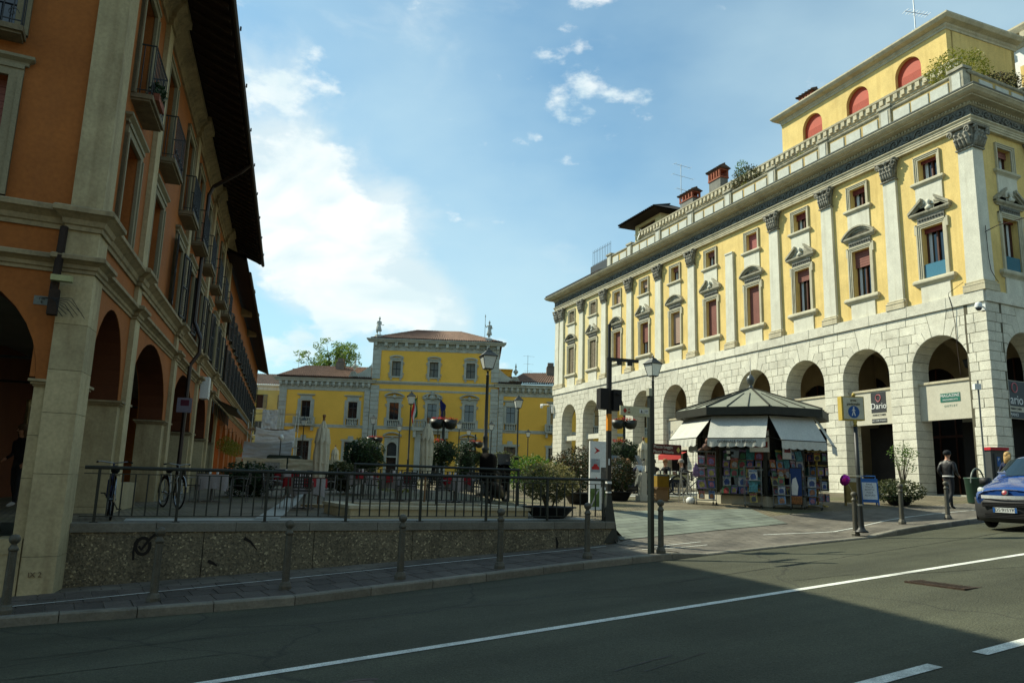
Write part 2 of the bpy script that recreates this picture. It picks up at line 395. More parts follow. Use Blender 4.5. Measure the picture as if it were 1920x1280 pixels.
STEEL = mat('brushed_steel', (.45, .46, .45), rough=.35, var=.1, sc=10, metal=.9)
WOOD = mat('teak_wood', (.22, .11, .045), rough=.6, var=.25, sc=6)
CANV = mat('ivory_umbrella_canvas', (.58, .54, .40), rough=.9, var=.1, sc=5, dirt=(.20, .18, .12), dirtamt=.3, bump=.2, bsc=50)
AWN = mat('white_awning_canvas', (.50, .51, .46), rough=.85, var=.05, sc=4, dirt=(.35, .34, .27), dirtamt=.3)
def lin(h): return tuple(((int(h[i:i + 2], 16) / 255) ** 2.2) for i in (0, 2, 4))
def cm_(h, rough=.6):
    return mat('print_' + h, lin(h), rough=rough, var=.08, sc=8)
# ------------------------------------------------------------------ ground
US = (.86362, .50414); UN = (-.50414, .86362)
STREET = math.atan2(US[1], US[0])
def sn(s, n): return (s * US[0] + n * UN[0], s * US[1] + n * UN[1])
def to_sn(x, y): return (x * US[0] + y * US[1], x * UN[0] + y * UN[1])
def lerp(xs, ys, x):
    if x <= xs[0]: return ys[0]
    for i in range(1, len(xs)):
        if x <= xs[i]:
            t = (x - xs[i - 1]) / (xs[i] - xs[i - 1]); return ys[i - 1] + t * (ys[i] - ys[i - 1])
    return ys[-1]
def smooth(t):
    t = min(1, max(0, t)); return t * t * (3 - 2 * t)
def kn(s): return lerp([-14, -.4, 1.2, 3.1, 8.4, 12, 15.8, 17.2, 18.4, 21, 40], [12.3, 12.0, 11.5, 11.12, 11.38, 11.3, 11.16, 11.16, 11.38, 11.6, 11.7], s)
def zst(s): return .05874 * lerp([-25, -20, 31, 40, 60], [-22, -20, 31, 36, 38], s) - .1395
def wn(s): return 14.24 - (s - .4) * .0833
WEND = 10.49
def Pz(x, y): return lerp([7, 15.8, 23.3, 28.6, 32.7, 60], [.86, .94, 1.27, 1.42, 1.65, 1.70], .5 * x + .87 * y)
def G(x, y):
    s, n = to_sn(x, y)
    if s < WEND: return Pz(x, y) if n > wn(s) + .1 else zst(s)
    dr = .085 * smooth((s - 9.6) / 1.6) * (1 - smooth((s - 16.2) / 1.0)) * (1 - smooth((n - kn(s) - .2) / 1.6))
    return zst(s) - dr + (Pz(x, y) - zst(s)) * smooth((n - 12.4) / 4)

def RZ(x, y):
    s, n = to_sn(x, y); return zst(s) - .12 + .03 * min(3.6, max(0, kn(s) - n))
def asphalt():
    m = mat('asphalt', (.074, .078, .051), rough=.88, var=.14, sc=.55, bump=.9, bsc=55, fine=.17, spec=.25, dirt=(.035, .036, .032), dirtamt=.35)
    t = m.node_tree; b = [x for x in t.nodes if x.type == 'BSDF_PRINCIPLED'][0]
    src = b.inputs['Base Color'].links[0].from_socket
    g = t.nodes.new('ShaderNodeNewGeometry')
    v = t.nodes.new('ShaderNodeTexVoronoi'); v.inputs['Scale'].default_value = 95; t.links.new(g.outputs['Position'], v.inputs['Vector'])
    r = t.nodes.new('ShaderNodeMapRange'); t.links.new(v.outputs['Distance'], r.inputs[0]); r.inputs[1].default_value = .05; r.inputs[2].default_value = .5; r.inputs[3].default_value = 1.35; r.inputs[4].default_value = .72
    h = t.nodes.new('ShaderNodeVectorMath'); h.operation = 'SCALE'; t.links.new(src, h.inputs[0]); t.links.new(r.outputs[0], h.inputs[3])
    # tar-filled cracks
    w = t.nodes.new('ShaderNodeTexNoise'); w.inputs['Scale'].default_value = .9; w.inputs['Detail'].default_value = 5; t.links.new(g.outputs['Position'], w.inputs['Vector'])
    ws = t.nodes.new('ShaderNodeVectorMath'); ws.operation = 'SCALE'; t.links.new(w.outputs['Color'], ws.inputs[0]); ws.inputs[3].default_value = .9
    wa = t.nodes.new('ShaderNodeVectorMath'); wa.operation = 'ADD'; t.links.new(g.outputs['Position'], wa.inputs[0]); t.links.new(ws.outputs[0], wa.inputs[1])
    c = t.nodes.new('ShaderNodeTexVoronoi'); c.feature = 'DISTANCE_TO_EDGE'; c.inputs['Scale'].default_value = .16; t.links.new(wa.outputs[0], c.inputs['Vector'])
    k = t.nodes.new('ShaderNodeMapRange'); t.links.new(c.outputs['Distance'], k.inputs[0]); k.inputs[1].default_value = .0; k.inputs[2].default_value = .0055; k.inputs[3].default_value = .6; k.inputs[4].default_value = 0
    x = t.nodes.new('ShaderNodeMix'); x.data_type = 'RGBA'; t.links.new(k.outputs[0], x.inputs[0]); t.links.new(h.outputs[0], x.inputs[6]); x.inputs[7].default_value = (.02, .02, .017, 1)
    # lengthwise wheel tracks and old patches
    mp = t.nodes.new('ShaderNodeMapping'); mp.inputs['Rotation'].default_value[2] = -STREET; t.links.new(g.outputs['Position'], mp.inputs[0])
    mq = t.nodes.new('ShaderNodeMapping'); mq.inputs['Scale'].default_value = (.07, 1.1, 1); t.links.new(mp.outputs[0], mq.inputs[0])
    tn = t.nodes.new('ShaderNodeTexNoise'); tn.inputs['Scale'].default_value = 1.0; tn.inputs['Detail'].default_value = 4; t.links.new(mq.outputs[0], tn.inputs['Vector'])
    tr = t.nodes.new('ShaderNodeMapRange'); t.links.new(tn.outputs['Fac'], tr.inputs[0]); tr.inputs[1].default_value = .3; tr.inputs[2].default_value = .7; tr.inputs[3].default_value = .72; tr.inputs[4].default_value = 1.3
    ps_ = t.nodes.new('ShaderNodeTexNoise'); ps_.inputs['Scale'].default_value = .35; ps_.inputs['Detail'].default_value = 8; ps_.inputs['Roughness'].default_value = .7; t.links.new(g.outputs['Position'], ps_.inputs['Vector'])
    pr = t.nodes.new('ShaderNodeMapRange'); t.links.new(ps_.outputs['Fac'], pr.inputs[0]); pr.inputs[1].default_value = .35; pr.inputs[2].default_value = .65; pr.inputs[3].default_value = .82; pr.inputs[4].default_value = 1.18
    mm = t.nodes.new('ShaderNodeMath'); mm.operation = 'MULTIPLY'; t.links.new(tr.outputs[0], mm.inputs[0]); t.links.new(pr.outputs[0], mm.inputs[1])
    sc_ = t.nodes.new('ShaderNodeVectorMath'); sc_.operation = 'SCALE'; t.links.new(x.outputs[2], sc_.inputs[0]); t.links.new(mm.outputs[0], sc_.inputs[3])
    t.links.new(sc_.outputs[0], b.inputs['Base Color'])
    return m
ASPH = asphalt()
def brickmat(name, c1, c2, mort, bw, bh, rot, bump=.5, off=.5, moss=None, ms=.012):
    m = bpy.data.materials.new(name); m.use_nodes = True; t = m.node_tree; b = t.nodes['Principled BSDF']; b.inputs['Roughness'].default_value = .8; b.inputs['Specular IOR Level'].default_value = .3
    g = t.nodes.new('ShaderNodeNewGeometry'); mp = t.nodes.new('ShaderNodeMapping'); t.links.new(g.outputs['Position'], mp.inputs[0]); mp.inputs['Rotation'].default_value[2] = rot
    k = t.nodes.new('ShaderNodeTexBrick'); t.links.new(mp.outputs[0], k.inputs['Vector']); k.offset = off
    k.inputs['Color1'].default_value = list(c1) + [1]; k.inputs['Color2'].default_value = list(c2) + [1]; k.inputs['Mortar'].default_value = list(mort) + [1]
    k.inputs['Scale'].default_value = 1; k.inputs['Mortar Size'].default_value = ms; k.inputs['Mortar Smooth'].default_value = .3; k.inputs['Brick Width'].default_value = bw; k.inputs['Row Height'].default_value = bh
    a = t.nodes.new('ShaderNodeTexNoise'); a.inputs['Scale'].default_value = 1.4; a.inputs['Detail'].default_value = 7; t.links.new(g.outputs['Position'], a.inputs['Vector'])
    r = t.nodes.new('ShaderNodeMapRange'); t.links.new(a.outputs['Fac'], r.inputs[0]); r.inputs[1].default_value = .3; r.inputs[2].default_value = .7; r.inputs[3].default_value = .62; r.inputs[4].default_value = 1.32
    h = t.nodes.new('ShaderNodeVectorMath'); h.operation = 'SCALE'; t.links.new(k.outputs['Color'], h.inputs[0]); t.links.new(r.outputs[0], h.inputs[3]); last = h.outputs[0]
    if moss:
        a2 = t.nodes.new('ShaderNodeTexNoise'); a2.inputs['Scale'].default_value = .5; a2.inputs['Detail'].default_value = 6; t.links.new(g.outputs['Position'], a2.inputs['Vector'])
        r2 = t.nodes.new('ShaderNodeMapRange'); t.links.new(a2.outputs['Fac'], r2.inputs[0]); r2.inputs[1].default_value = .5; r2.inputs[2].default_value = .68; r2.inputs[4].default_value = .55
        x = t.nodes.new('ShaderNodeMix'); x.data_type = 'RGBA'; t.links.new(r2.outputs[0], x.inputs[0]); t.links.new(last, x.inputs[6]); x.inputs[7].default_value = list(moss) + [1]; last = x.outputs[2]
    t.links.new(last, b.inputs['Base Color'])
    bb = t.nodes.new('ShaderNodeBump'); bb.inputs['Strength'].default_value = bump; bb.inputs['Distance'].default_value = .03
    t.links.new(k.outputs['Fac'], bb.inputs['Height']); bb.invert = True; t.links.new(bb.outputs[0], b.inputs['Normal'])
    return m
PAVE = brickmat('porphyry_paving', (.16, .145, .115), (.125, .115, .095), (.05, .045, .035), .55, .14, -STREET, .5)
COBB = brickmat('porphyry_cobbles', (.20, .165, .105), (.15, .13, .085), (.045, .045, .025), .13, .10, -STREET + .6, .8, .5, (.085, .10, .03), .010)
SLAB = brickmat('grey_green_stone_slabs', (.165, .19, .15), (.13, .15, .125), (.06, .065, .05), 1.1, .24, -STREET - .05, .4, .37)
SLABOBJ = objvar('porphyry_slab', (.085, .074, .062), .22, var=.2, sc=3, bump=.5, bsc=30, fine=.1, dirt=(.04, .036, .03), dirtamt=.4)
KERBS = objvar('kerb_stone_grey', (.185, .175, .14), .12, var=.2, sc=4, bump=.5, bsc=30, dirt=(.06, .055, .045), dirtamt=.5)

def sheet(name, mat_, s0, s1, n0f, n1f, zf, ds, dn, extra=None, **kw):
    """sheet in street coordinates: s along the street, n across it"""
    ns = max(1, int((s1 - s0) / ds)); m = M(); m.smooth = True
    nn = max(1, int((n1f(s0) - n0f(s0)) / dn))
    def fn(u, v):
        s = s0 + (s1 - s0) * u; n = n0f(s) + (n1f(s) - n0f(s)) * v
        x, y = sn(s, n); return (x, y, zf(x, y, s, n))
    m.grid(fn, ns, nn)
    return mk(name, m, mat_, **kw)
g = M(); g.add([(-1500, -1500, -6), (1500, -1500, -6), (1500, 1500, -6), (-1500, 1500, -6)], [(0, 1, 2, 3)])
mk('ground', g, mat('distant_ground', (.12, .12, .09), sc=.02), kind='structure')
sheet('road', ASPH, -60, 110, lambda s: -30, lambda s: kn(s) + .02, lambda x, y, s, n: RZ(x, y), 1.0, .8, kind='structure')
pav = sheet('pavement', PAVE, -14, WEND, lambda s: kn(s) + .1, lambda s: wn(s) + .15, lambda x, y, s, n: zst(s) - .012, .5, 1.2, kind='structure')
sheet('terrace_ground', COBB, -14, WEND, lambda s: wn(s) + .12, lambda s: 34, lambda x, y, s, n: Pz(x, y), .5, .6, kind='structure')
sheet('street_corner_paving', PAVE, WEND, 60, lambda s: kn(s) + .1, lambda s: 13.6 + .9 * smooth((s - 12) / 6), lambda x, y, s, n: G(x, y), .25, .3, kind='structure')
sheet('piazza', COBB, WEND, 90, lambda s: 13.6 + .9 * smooth((s - 12) / 6), lambda s: 34, lambda x, y, s, n: G(x, y), .4, .4, kind='structure')
sheet('piazza_beyond', COBB, -70, 90, lambda s: 34, lambda s: 190, lambda x, y, s, n: Pz(x, y), 2, 3, kind='structure')
m = M(); 
def over(name, mat_, c, nu, nv, dz=.004, **kw):
    """sheet laid on the ground between four plan corners"""
    m = M(); m.smooth = True
    def fn(u, v):
        x = (c[0][0] * (1 - u) + c[1][0] * u) * (1 - v) + (c[3][0] * (1 - u) + c[2][0] * u) * v
        y = (c[0][1] * (1 - u) + c[1][1] * u) * (1 - v) + (c[3][1] * (1 - u) + c[2][1] * u) * v
        return (x, y, G(x, y) + dz)
    m.grid(fn, nu, nv)
    return mk(name, m, mat_, **kw)
over('ramp_of_grey_slabs', SLAB, [(2.45, 16.85), (7.1, 19.75), (6.75, 21.7), (2.45, 19.75)], 24, 16, .012, kind='structure')
over('white_strip', mat('pale_paving_strip', (.36, .37, .33), var=.15, sc=3, bump=.3), [(-4.5, 13.7), (-4.1, 13.9), (-10.8, 44), (-11.4, 44)], 4, 60, .006, kind='structure')
over('white_strip', MC['pale_paving_strip'], [(2.6, 26.0), (12.2, 30.8), (12.0, 31.4), (2.4, 26.9)], 30, 3, .006, kind='structure')
over('white_strip', MC['pale_paving_strip'], [(3.6, 28.0), (10.4, 31.2), (10.1, 31.9), (3.4, 28.9)], 30, 3, .006, kind='structure')
over('pale_strip_by_wall', MC['pale_paving_strip'], [(-6.4, 13.1), (1.9, 17.05), (1.6, 17.7), (-6.7, 13.8)], 30, 2, .006, kind='structure')
# painted lines
def pline(name, pts, w_, zf, dz=.006, **kw):
    m = M(); vs = []
    for i, p in enumerate(pts):
        a = Vector(pts[max(0, i - 1)]); b = Vector(pts[min(len(pts) - 1, i + 1)]); d = (b - a).normalized(); q = Vector((-d.y, d.x)) * w_ / 2
        for sg in (-1, 1):
            x, y = p[0] + q.x * sg, p[1] + q.y * sg; vs.append((x, y, zf(x, y) + dz))
    m.add(vs, [(2 * i, 2 * i + 2, 2 * i + 3, 2 * i + 1) for i in range(len(pts) - 1)])
    return mk(name, m, WPAINT, **kw)
zr = RZ
pline('lane_line', [sn(s, 7.32) for s in range(-30, 70)], .12, zr, kind='structure')
for a in (-8.6, -4.4, -.5, 3.75, 7.45, 11.2, 14.95, 18.7):
    pline('dashed_lane_line', [sn(a + i * .75, 4.14) for i in range(5)], .14, zr, kind='structure')
pline('pavement_line', [sn(s * .5, 12.75 + .045 * s * .5 * .6) for s in range(-6, 21)], .04, lambda x, y: zst(to_sn(x, y)[0]) + .004, kind='structure')
pline('pavement_line', [(2.9, 16.1), (3.6, 16.6), (4.2, 16.95)], .028, G, kind='structure')
pline('pavement_line', [(2.7, 15.6), (3.5, 16.2), (4.25, 16.6)], .028, G, kind='structure')
pline('pavement_line', [(5.9, 18.0), (6.5, 18.2), (7.3, 18.42), (7.8, 18.62), (8.3, 18.95), (8.8, 19.35), (9.4, 20.0), (10.2, 20.8), (11.07, 21.5), (12.2, 22.3), (13.4, 23.0), (15.5, 24.3), (19, 26.4)], .045, G, kind='structure')
TAR = mat('tar_seam', (.018, .018, .015), rough=.6, var=.2)
def seam(pts, w_, sd):
    rr = random.Random(sd); m = M(); P = []
    for (a, b) in zip(pts[:-1], pts[1:]):
        n = max(2, int(math.dist(a, b) / .12))
        for i in range(n): t = i / n; P.append((a[0] + (b[0] - a[0]) * t, a[1] + (b[1] - a[1]) * t + rr.uniform(-.012, .012)))
    vs = []
    for s_, n_ in P:
        ww = w_ * rr.uniform(.3, 1.0)
        for sg in (-.5, .5): x, y = sn(s_, n_ + sg * ww); vs.append((x, y, RZ(x, y) + .004))
    m.add(vs, [(2 * i, 2 * i + 2, 2 * i + 3, 2 * i + 1) for i in range(len(P) - 1)]); mk('tar_seam', m, TAR, kind='structure')
seam([(8.2, 9.0), (14, 9.35), (19.5, 9.75)], .035, 1); seam([(9.5, 7.9), (10.6, 7.75), (11.4, 7.2), (13.5, 6.5)], .022, 2); seam([(4.4, 5.6), (5.3, 5.75)], .03, 3); seam([(4.6, 5.45), (5.6, 5.62)], .03, 4); seam([(-3, 9.6), (3, 9.35), (7.5, 9.2)], .02, 5); seam([(-1, 8.6), (2.5, 8.3)], .02, 6)
# kerb stones
kb = root('kerb', I4, kind='structure')
s = -13.0
while s < 44:
    l_ = R.uniform(.85, 1.15); s1 = s + l_ - .012
    m = M(); P = []
    for (ss, dn) in ((s, 0), (s1, 0), (s1, .16), (s, .16)):
        x, y = sn(ss, kn(ss) + dn); zt = (G(x, y) if ss > WEND else zst(ss)) + .004
        P.append((x, y, zt))
    lo = [(p[0], p[1], zst(s) - .3) for p in P]
    c0 = [(p[0], p[1], p[2] - .02) for p in P[:2]]
    top = [(P[0][0] - .02 * UN[0] * -1, P[0][1] + .02 * UN[1], P[0][2]), (P[1][0] - .02 * UN[0] * -1, P[1][1] + .02 * UN[1], P[1][2]), P[2], P[3]]
    m.add(lo[:2] + c0 + top, [(0, 1, 3, 2), (2, 3, 5, 4), (4, 5, 6, 7)])
    m.add([lo[0], c0[0], top[0], P[3], lo[3]], [(0, 4, 3, 2, 1)]); m.add([lo[1], c0[1], top[1], P[2], lo[2]], [(0, 1, 2, 3, 4)])
    mk('kerb_stone', m, KERBS, kb); s += l_
# paving slabs of the narrow pavement under the wall
ns_ = 0
for r_, (a, b, dsl) in enumerate([(.17, .80, .34), (.81, 1.32, .34), (1.33, 1.94, .34)]):
    s = -1.6 + r_ * .12
    while s < 9.3 and ns_ < 110:
        s1 = s + dsl - .018
        m = M(); vs = []
        for (ss, dn) in ((s, a), (s1, a), (s1, b - .018), (s, b - .018)):
            nq = min(kn(ss) + dn, wn(ss) - .02); x, y = sn(ss, nq); vs.append((x, y, zst(ss)))
        dz_ = R.uniform(-.002, .003)
        top = [(v[0], v[1], v[2] + dz_) for v in vs]; bot = [(v[0], v[1], v[2] - .02) for v in vs]
        m.add(top + bot, [(0, 1, 2, 3), (0, 4, 5, 1), (1, 5, 6, 2), (2, 6, 7, 3), (3, 7, 4, 0)])
        mk('paving_slab', m, SLABOBJ, pav); s += dsl; ns_ += 1
# road drain and manhole
fx, fy = 6.15, 11.0; zz = zr(fx, fy)
fr = frame(fx, fy, UN[0], UN[1], zz)
dg = root('storm_drain_grate', fr @ TR(rx=0), 'rusty slotted storm drain grate sunk in the sunlit asphalt beyond the lane line', 'drain grate')
m = M()
for x0, x1, y0, y1 in ((-.34, .34, -.42, -.38), (-.34, .34, .38, .42), (-.34, -.30, -.38, .38), (.30, .34, -.38, .38)): m.box(x0, x1, y0, y1, -.05, .006)
RUST = mat('rusty_iron', (.05, .032, .022), rough=.6, var=.35, sc=9, metal=.3, bump=.4)
mk('frame', m, RUST, dg)
m = M(); m.box(-.30, .30, -.38, .38, -.06, -.045); mk('pit', m, DARKIN, dg)
bm_ = M(); bm_.box(-.29, .29, -.014, .014, -.03, .004)
for i in range(13): mk('grate_bar', bm_, RUST, dg, fr @ TR(0, -.35 + i * .058, 0))
mh = root('manhole_cover', TR(-1.08, 6.72, zr(-1.08, 6.72) + .003), 'round iron manhole cover in the shaded road at the near edge', 'manhole cover')
m = M(); m.lathe([(.30, 0), (.31, .006), (.26, .006), (.25, .002), (.05, .003), (.04, .006)], n=24); mk('cover', m, RUST, mh)

# ------------------------------------------------------------------ terrace wall
WF = frame(-6.83, 12.5, .4303, -.9027)           # +X would run left; use -x along the wall
def wt(t): return .868 + .0065 * t               # top of coping
tw = root('terrace_wall', WF, 'pebble-dashed grey retaining wall with stone coping between road and raised terrace', 'wall')
def pebble():
    m = mat('pebble_dash', (.165, .15, .105), var=.22, sc=1.2, bump=1.0, bsc=38, dirt=(.035, .033, .028), dirtamt=.55, streak=.3)
    t = m.node_tree; b = [x for x in t.nodes if x.type == 'BSDF_PRINCIPLED'][0]; src = b.inputs['Base Color'].links[0].from_socket
    g = t.nodes.new('ShaderNodeNewGeometry'); v = t.nodes.new('ShaderNodeTexVoronoi'); v.inputs['Scale'].default_value = 38; t.links.new(g.outputs['Position'], v.inputs['Vector'])
    r = t.nodes.new('ShaderNodeValToRGB'); t.links.new(v.outputs['Color'], r.inputs[0]); e = r.color_ramp.elements; e[0].position = .1; e[0].color = (.5, .5, .5, 1); e[1].position = .8; e[1].color = (1.25, 1.2, 1.1, 1)
    e = r.color_ramp.elements.new(.9); e.color = (2.6, 2.5, 2.2, 1)
    x = t.nodes.new('ShaderNodeMix'); x.data_type = 'RGBA'; x.blend_type = 'MULTIPLY'; x.inputs[0].default_value = 1; x.clamp_result = False; t.links.new(src, x.inputs[6]); t.links.new(r.outputs[0], x.inputs[7]); t.links.new(x.outputs[2], b.inputs['Base Color'])
    return m
PEB = pebble()
edges = [-.12, 1.9, 3.75, 5.6, 7.4, 9.0, 10.1]
for i in range(6):
    a, b_ = edges[i] + .006, edges[i + 1] - .006
    m = M(); m.add([(-a, 0, -.8), (-b_, 0, -.8), (-b_, -.3, -.8), (-a, -.3, -.8), (-a, 0, wt(a) - .15), (-b_, 0, wt(b_) - .15), (-b_, -.3, wt(b_) - .15), (-a, -.3, wt(a) - .15)],
                   [(4, 5, 6, 7), (0, 1, 5, 4), (1, 2, 6, 5), (2, 3, 7, 6), (3, 0, 4, 7)])
    mk('wall_panel', m, PEB, tw)
COP = objvar('coping_stone', (.17, .165, .135), .1, var=.18, sc=3, bump=.4, dirt=(.05, .048, .04), dirtamt=.5)
a = -.1
while a < 10.1:
    b_ = min(a + 1.25, 10.14)
    m = M(); A = a + .005; B = b_ - .005; y0, y1 = -.34, .025
    m.add([(-A, y1, wt(A) - .148), (-B, y1, wt(B) - .148), (-B, y0, wt(B) - .148), (-A, y0, wt(A) - .148), (-A, y1, wt(A) - .012), (-B, y1, wt(B) - .012), (-B, y0, wt(B) - .012), (-A, y0, wt(A) - .012),
           (-A, y1 - .012, wt(A)), (-B, y1 - .012, wt(B)), (-B, y0 + .012, wt(B)), (-A, y0 + .012, wt(A))],
          [(0, 1, 2, 3), (0, 4, 5, 1), (1, 5, 6, 2), (2, 6, 7, 3), (3, 7, 4, 0), (4, 8, 9, 5), (6, 10, 11, 7), (8, 11, 10, 9)])
    mk('coping_slab', m, COP, tw); a += 1.25
m = M(); m.add([(-9.8, -.3, -.8), (-10.09, -.3, -.8), (-10.6, -5.4, -.8), (-10.3, -5.4, -.8), (-9.8, -.3, .925), (-10.09, -.3, .925), (-10.6, -5.4, 1.02), (-10.3, -5.4, 1.02)], [(4, 7, 6, 5), (0, 4, 5, 1), (1, 5, 6, 2), (2, 6, 7, 3), (3, 7, 4, 0)])
mk('return_wall', m, PEB, tw)
# graffiti strokes on the wall face
GR = mat('black_spray_paint', (.006, .006, .006), rough=.6, var=.1)
def stroke(parent, pts, w_, y=.004):
    m = M(); n = len(pts); vs = []
    for i, p in enumerate(pts):
        a = Vector(pts[max(0, i - 1)]); b = Vector(pts[min(n - 1, i + 1)]); d = (b - a).normalized(); ww = w_[i] if isinstance(w_, list) else w_
        vs += [(p[0] - d.y * ww / 2, y, p[1] + d.x * ww / 2), (p[0] + d.y * ww / 2, y, p[1] - d.x * ww / 2)]
    m.add(vs, [(2 * i, 2 * i + 2, 2 * i + 3, 2 * i + 1) for i in range(n - 1)])
    return mk('graffiti', m, GR, parent)
def wp(x, y):   # sketch coordinates of the scrawl, in metres along the wall and up
    return (-x, y)
C = []
for i in range(22):
    th = radians(150 + i * 17); C.append(wp(.98 + .105 * cos(th) * -1, .50 + .13 * sin(th)))
stroke(tw, C, .05); stroke(tw, [wp(.86, .28), wp(.85, .40), wp(.86, .55), wp(.90, .62)], .035, .005)
stroke(tw, [wp(.92, .50), wp(.96, .44), wp(1.0, .50), wp(1.06, .60), wp(1.14, .68), wp(1.2, .73)], .04, .006)
stroke(tw, [wp(1.15, .67), wp(1.2, .70), wp(1.24, .70), wp(1.27, .66)], [.03, .1, .13, .05], .007)
stroke(tw, [wp(2.55, .62), wp(2.66, .56), wp(2.78, .42)], [.06, .04, .015], .004)
stroke(tw, [wp(2.0, .25), wp(2.08, .21), wp(2.15, .17)], [.05, .05, .02], .004)
stroke(tw, [wp(7.45, .66), wp(7.42, .45), wp(7.5, .25), wp(7.47, .15)], [.10, .12, .06, .04], .004)
stroke(tw, [wp(8.7, .62), wp(8.74, .5), wp(8.72, .3)], [.02, .06, .02], .004)

# railing on the wall
RT = .875
def railing(name, fr, L_, posts, z0f, h, gap, label, cat='railing', round_top=.032, base=True):
    r_ = root(name, fr, label, cat)
    m = M(); m.tube([(-.0, -.1, z0f(0) + h), (-L_, -.1, z0f(L_) + h)], round_top, 8); mk('top_rail', m, IRONG, r_)
    m = M(); m.add([(0, -.085, z0f(0) + h - .105), (-L_, -.085, z0f(L_) + h - .105), (-L_, -.115, z0f(L_) + h - .105), (0, -.115, z0f(0) + h - .105), (0, -.085, z0f(0) + h - .09), (-L_, -.085, z0f(L_) + h - .09), (-L_, -.115, z0f(L_) + h - .09), (0, -.115, z0f(0) + h - .09)],
                   [(0, 1, 2, 3), (4, 7, 6, 5), (0, 4, 5, 1), (2, 6, 7, 3)]); mk('upper_rail', m, IRONG, r_)
    m = M(); m.add([(0, -.085, z0f(0) + .09), (-L_, -.085, z0f(L_) + .09), (-L_, -.115, z0f(L_) + .09), (0, -.115, z0f(0) + .09), (0, -.085, z0f(0) + .105), (-L_, -.085, z0f(L_) + .105), (-L_, -.115, z0f(L_) + .105), (0, -.115, z0f(0) + .105)],
                   [(0, 1, 2, 3), (4, 7, 6, 5), (0, 4, 5, 1), (2, 6, 7, 3)]); mk('lower_rail', m, IRONG, r_)
    pm = M(); pm.box(-.022, .022, -.022, .022, 0, h); 
    if base: pm.box(-.06, .06, -.05, .05, 0, .012)
    for t in posts: mk('post', pm, IRONG, r_, fr @ TR(-t, -.1, z0f(t)))
    bm = M(); bm.box(-.012, .012, -.010, .010, .10, h - .095)
    t = gap
    while t < L_:
        if all(abs(t - q) > gap * .45 for q in posts): mk('baluster', bm, IRONG, r_, fr @ TR(-t, -.1, z0f(t)))
        t += gap
    return r_
railing('terrace_railing', WF, 10.0, [.22, 1.44, 2.88, 4.32, 5.76, 7.15, 8.54, 9.91], wt, RT, .1905, 'long black iron railing with thin balusters on the coping of the pebble-dashed wall')
# raised stair kerb with its own railing
CURB = mat('warm_concrete_kerb', (.48, .40, .24), var=.12, sc=2, bump=.3, dirt=(.12, .10, .07), dirtamt=.4)
CF = frame(-3.06, 15.3, .4303, -.9027)
cb_ = root('stairwell_parapet', CF, 'low cream concrete parapet round the underground stairs, behind the front railing', 'parapet')
for nm, a in (('front_wall', (-3.9, 0, -.28, 0)), ('side_wall', (-.28, 0, -2.4, -.28)), ('rear_wall', (-3.9, -.28, -2.4, -2.12)), ('end_wall', (-3.9, -3.62, -2.12, -.28))):
    m = M(); m.box(a[0], a[1], a[2], a[3], .3, 1.10); mk(nm, m, CURB, cb_)
m = M(); m.box(-3.95, .04, -.32, .04, 1.10, 1.165); m.box(-.30, .04, -2.44, -.32, 1.10, 1.165); m.box(-3.95, -.30, -2.44, -2.08, 1.10, 1.165); m.box(-3.95, -3.6, -2.08, -.32, 1.10, 1.165); mk('coping', m, mat('cream_coping', (.50, .44, .30), var=.15, sc=3), cb_)
m = M(); m.box(-3.6, -.3, -2.1, -.3, .3, .5); mk('stair_floor', m, DARKIN, cb_)
RF = frame(-3.42, 17.25, .4303, -.9027)
railing('stairwell_railing', RF, 4.15, [0.03, 2.0, 4.12], lambda t: 1.14, .86, .125, 'shorter black railing standing on the stairwell parapet behind the front railing', base=False)
# ------------------------------------------------------------------ facade helpers
def arcade(m, x0, x1, z1, ops, y0, y1, zb=None, n=16):
    """wall from x0 to x1 up to z1 with arched openings ops=[(cx,a,spring,b)]; zb = bottom of the piers"""
    cur = x0
    for cx, a, sp, b in sorted(ops):
        if cx - a > cur: m.box(cur, cx - a, y0, y1, zb if zb is not None else sp, z1)
        P = [(cx - a * cos(pi * i / n), sp + b * sin(pi * i / n)) for i in range(n + 1)]
        for i in range(n):
            p, q = P[i], P[i + 1]
            m.add([(p[0], y1, p[1]), (q[0], y1, q[1]), (q[0], y1, z1), (p[0], y1, z1)], [(3, 2, 1, 0)])
            m.add([(p[0], y0, p[1]), (q[0], y0, q[1]), (q[0], y0, z1), (p[0], y0, z1)], [(0, 1, 2, 3)])
            m.add([(p[0], y0, p[1]), (q[0], y0, q[1]), (q[0], y1, q[1]), (p[0], y1, p[1])], [(0, 3, 2, 1)])
        cur = cx + a
    if cur < x1: m.box(cur, x1, y0, y1, zb if zb is not None else ops[-1][2], z1)
    return m
def holes(m, x0, x1, z0, z1, y0, y1, hs):
    xs = sorted({x0, x1, *[h[0] for h in hs], *[h[1] for h in hs]}); zs_ = sorted({z0, z1, *[h[2] for h in hs], *[h[3] for h in hs]})
    xs = [x for x in xs if x0 <= x <= x1]; zs_ = [z for z in zs_ if z0 <= z <= z1]
    for i in range(len(xs) - 1):
        j = 0
        while j < len(zs_) - 1:
            cx = (xs[i] + xs[i + 1]) / 2
            def hole(k):
                cz = (zs_[k] + zs_[k + 1]) / 2
                return any(h[0] < cx < h[1] and h[2] < cz < h[3] for h in hs)
            if hole(j): j += 1; continue
            k = j
            while k + 1 < len(zs_) - 1 and not hole(k + 1): k += 1
            m.box(xs[i], xs[i + 1], y0, y1, zs_[j], zs_[k + 1]); j = k + 1
    return m
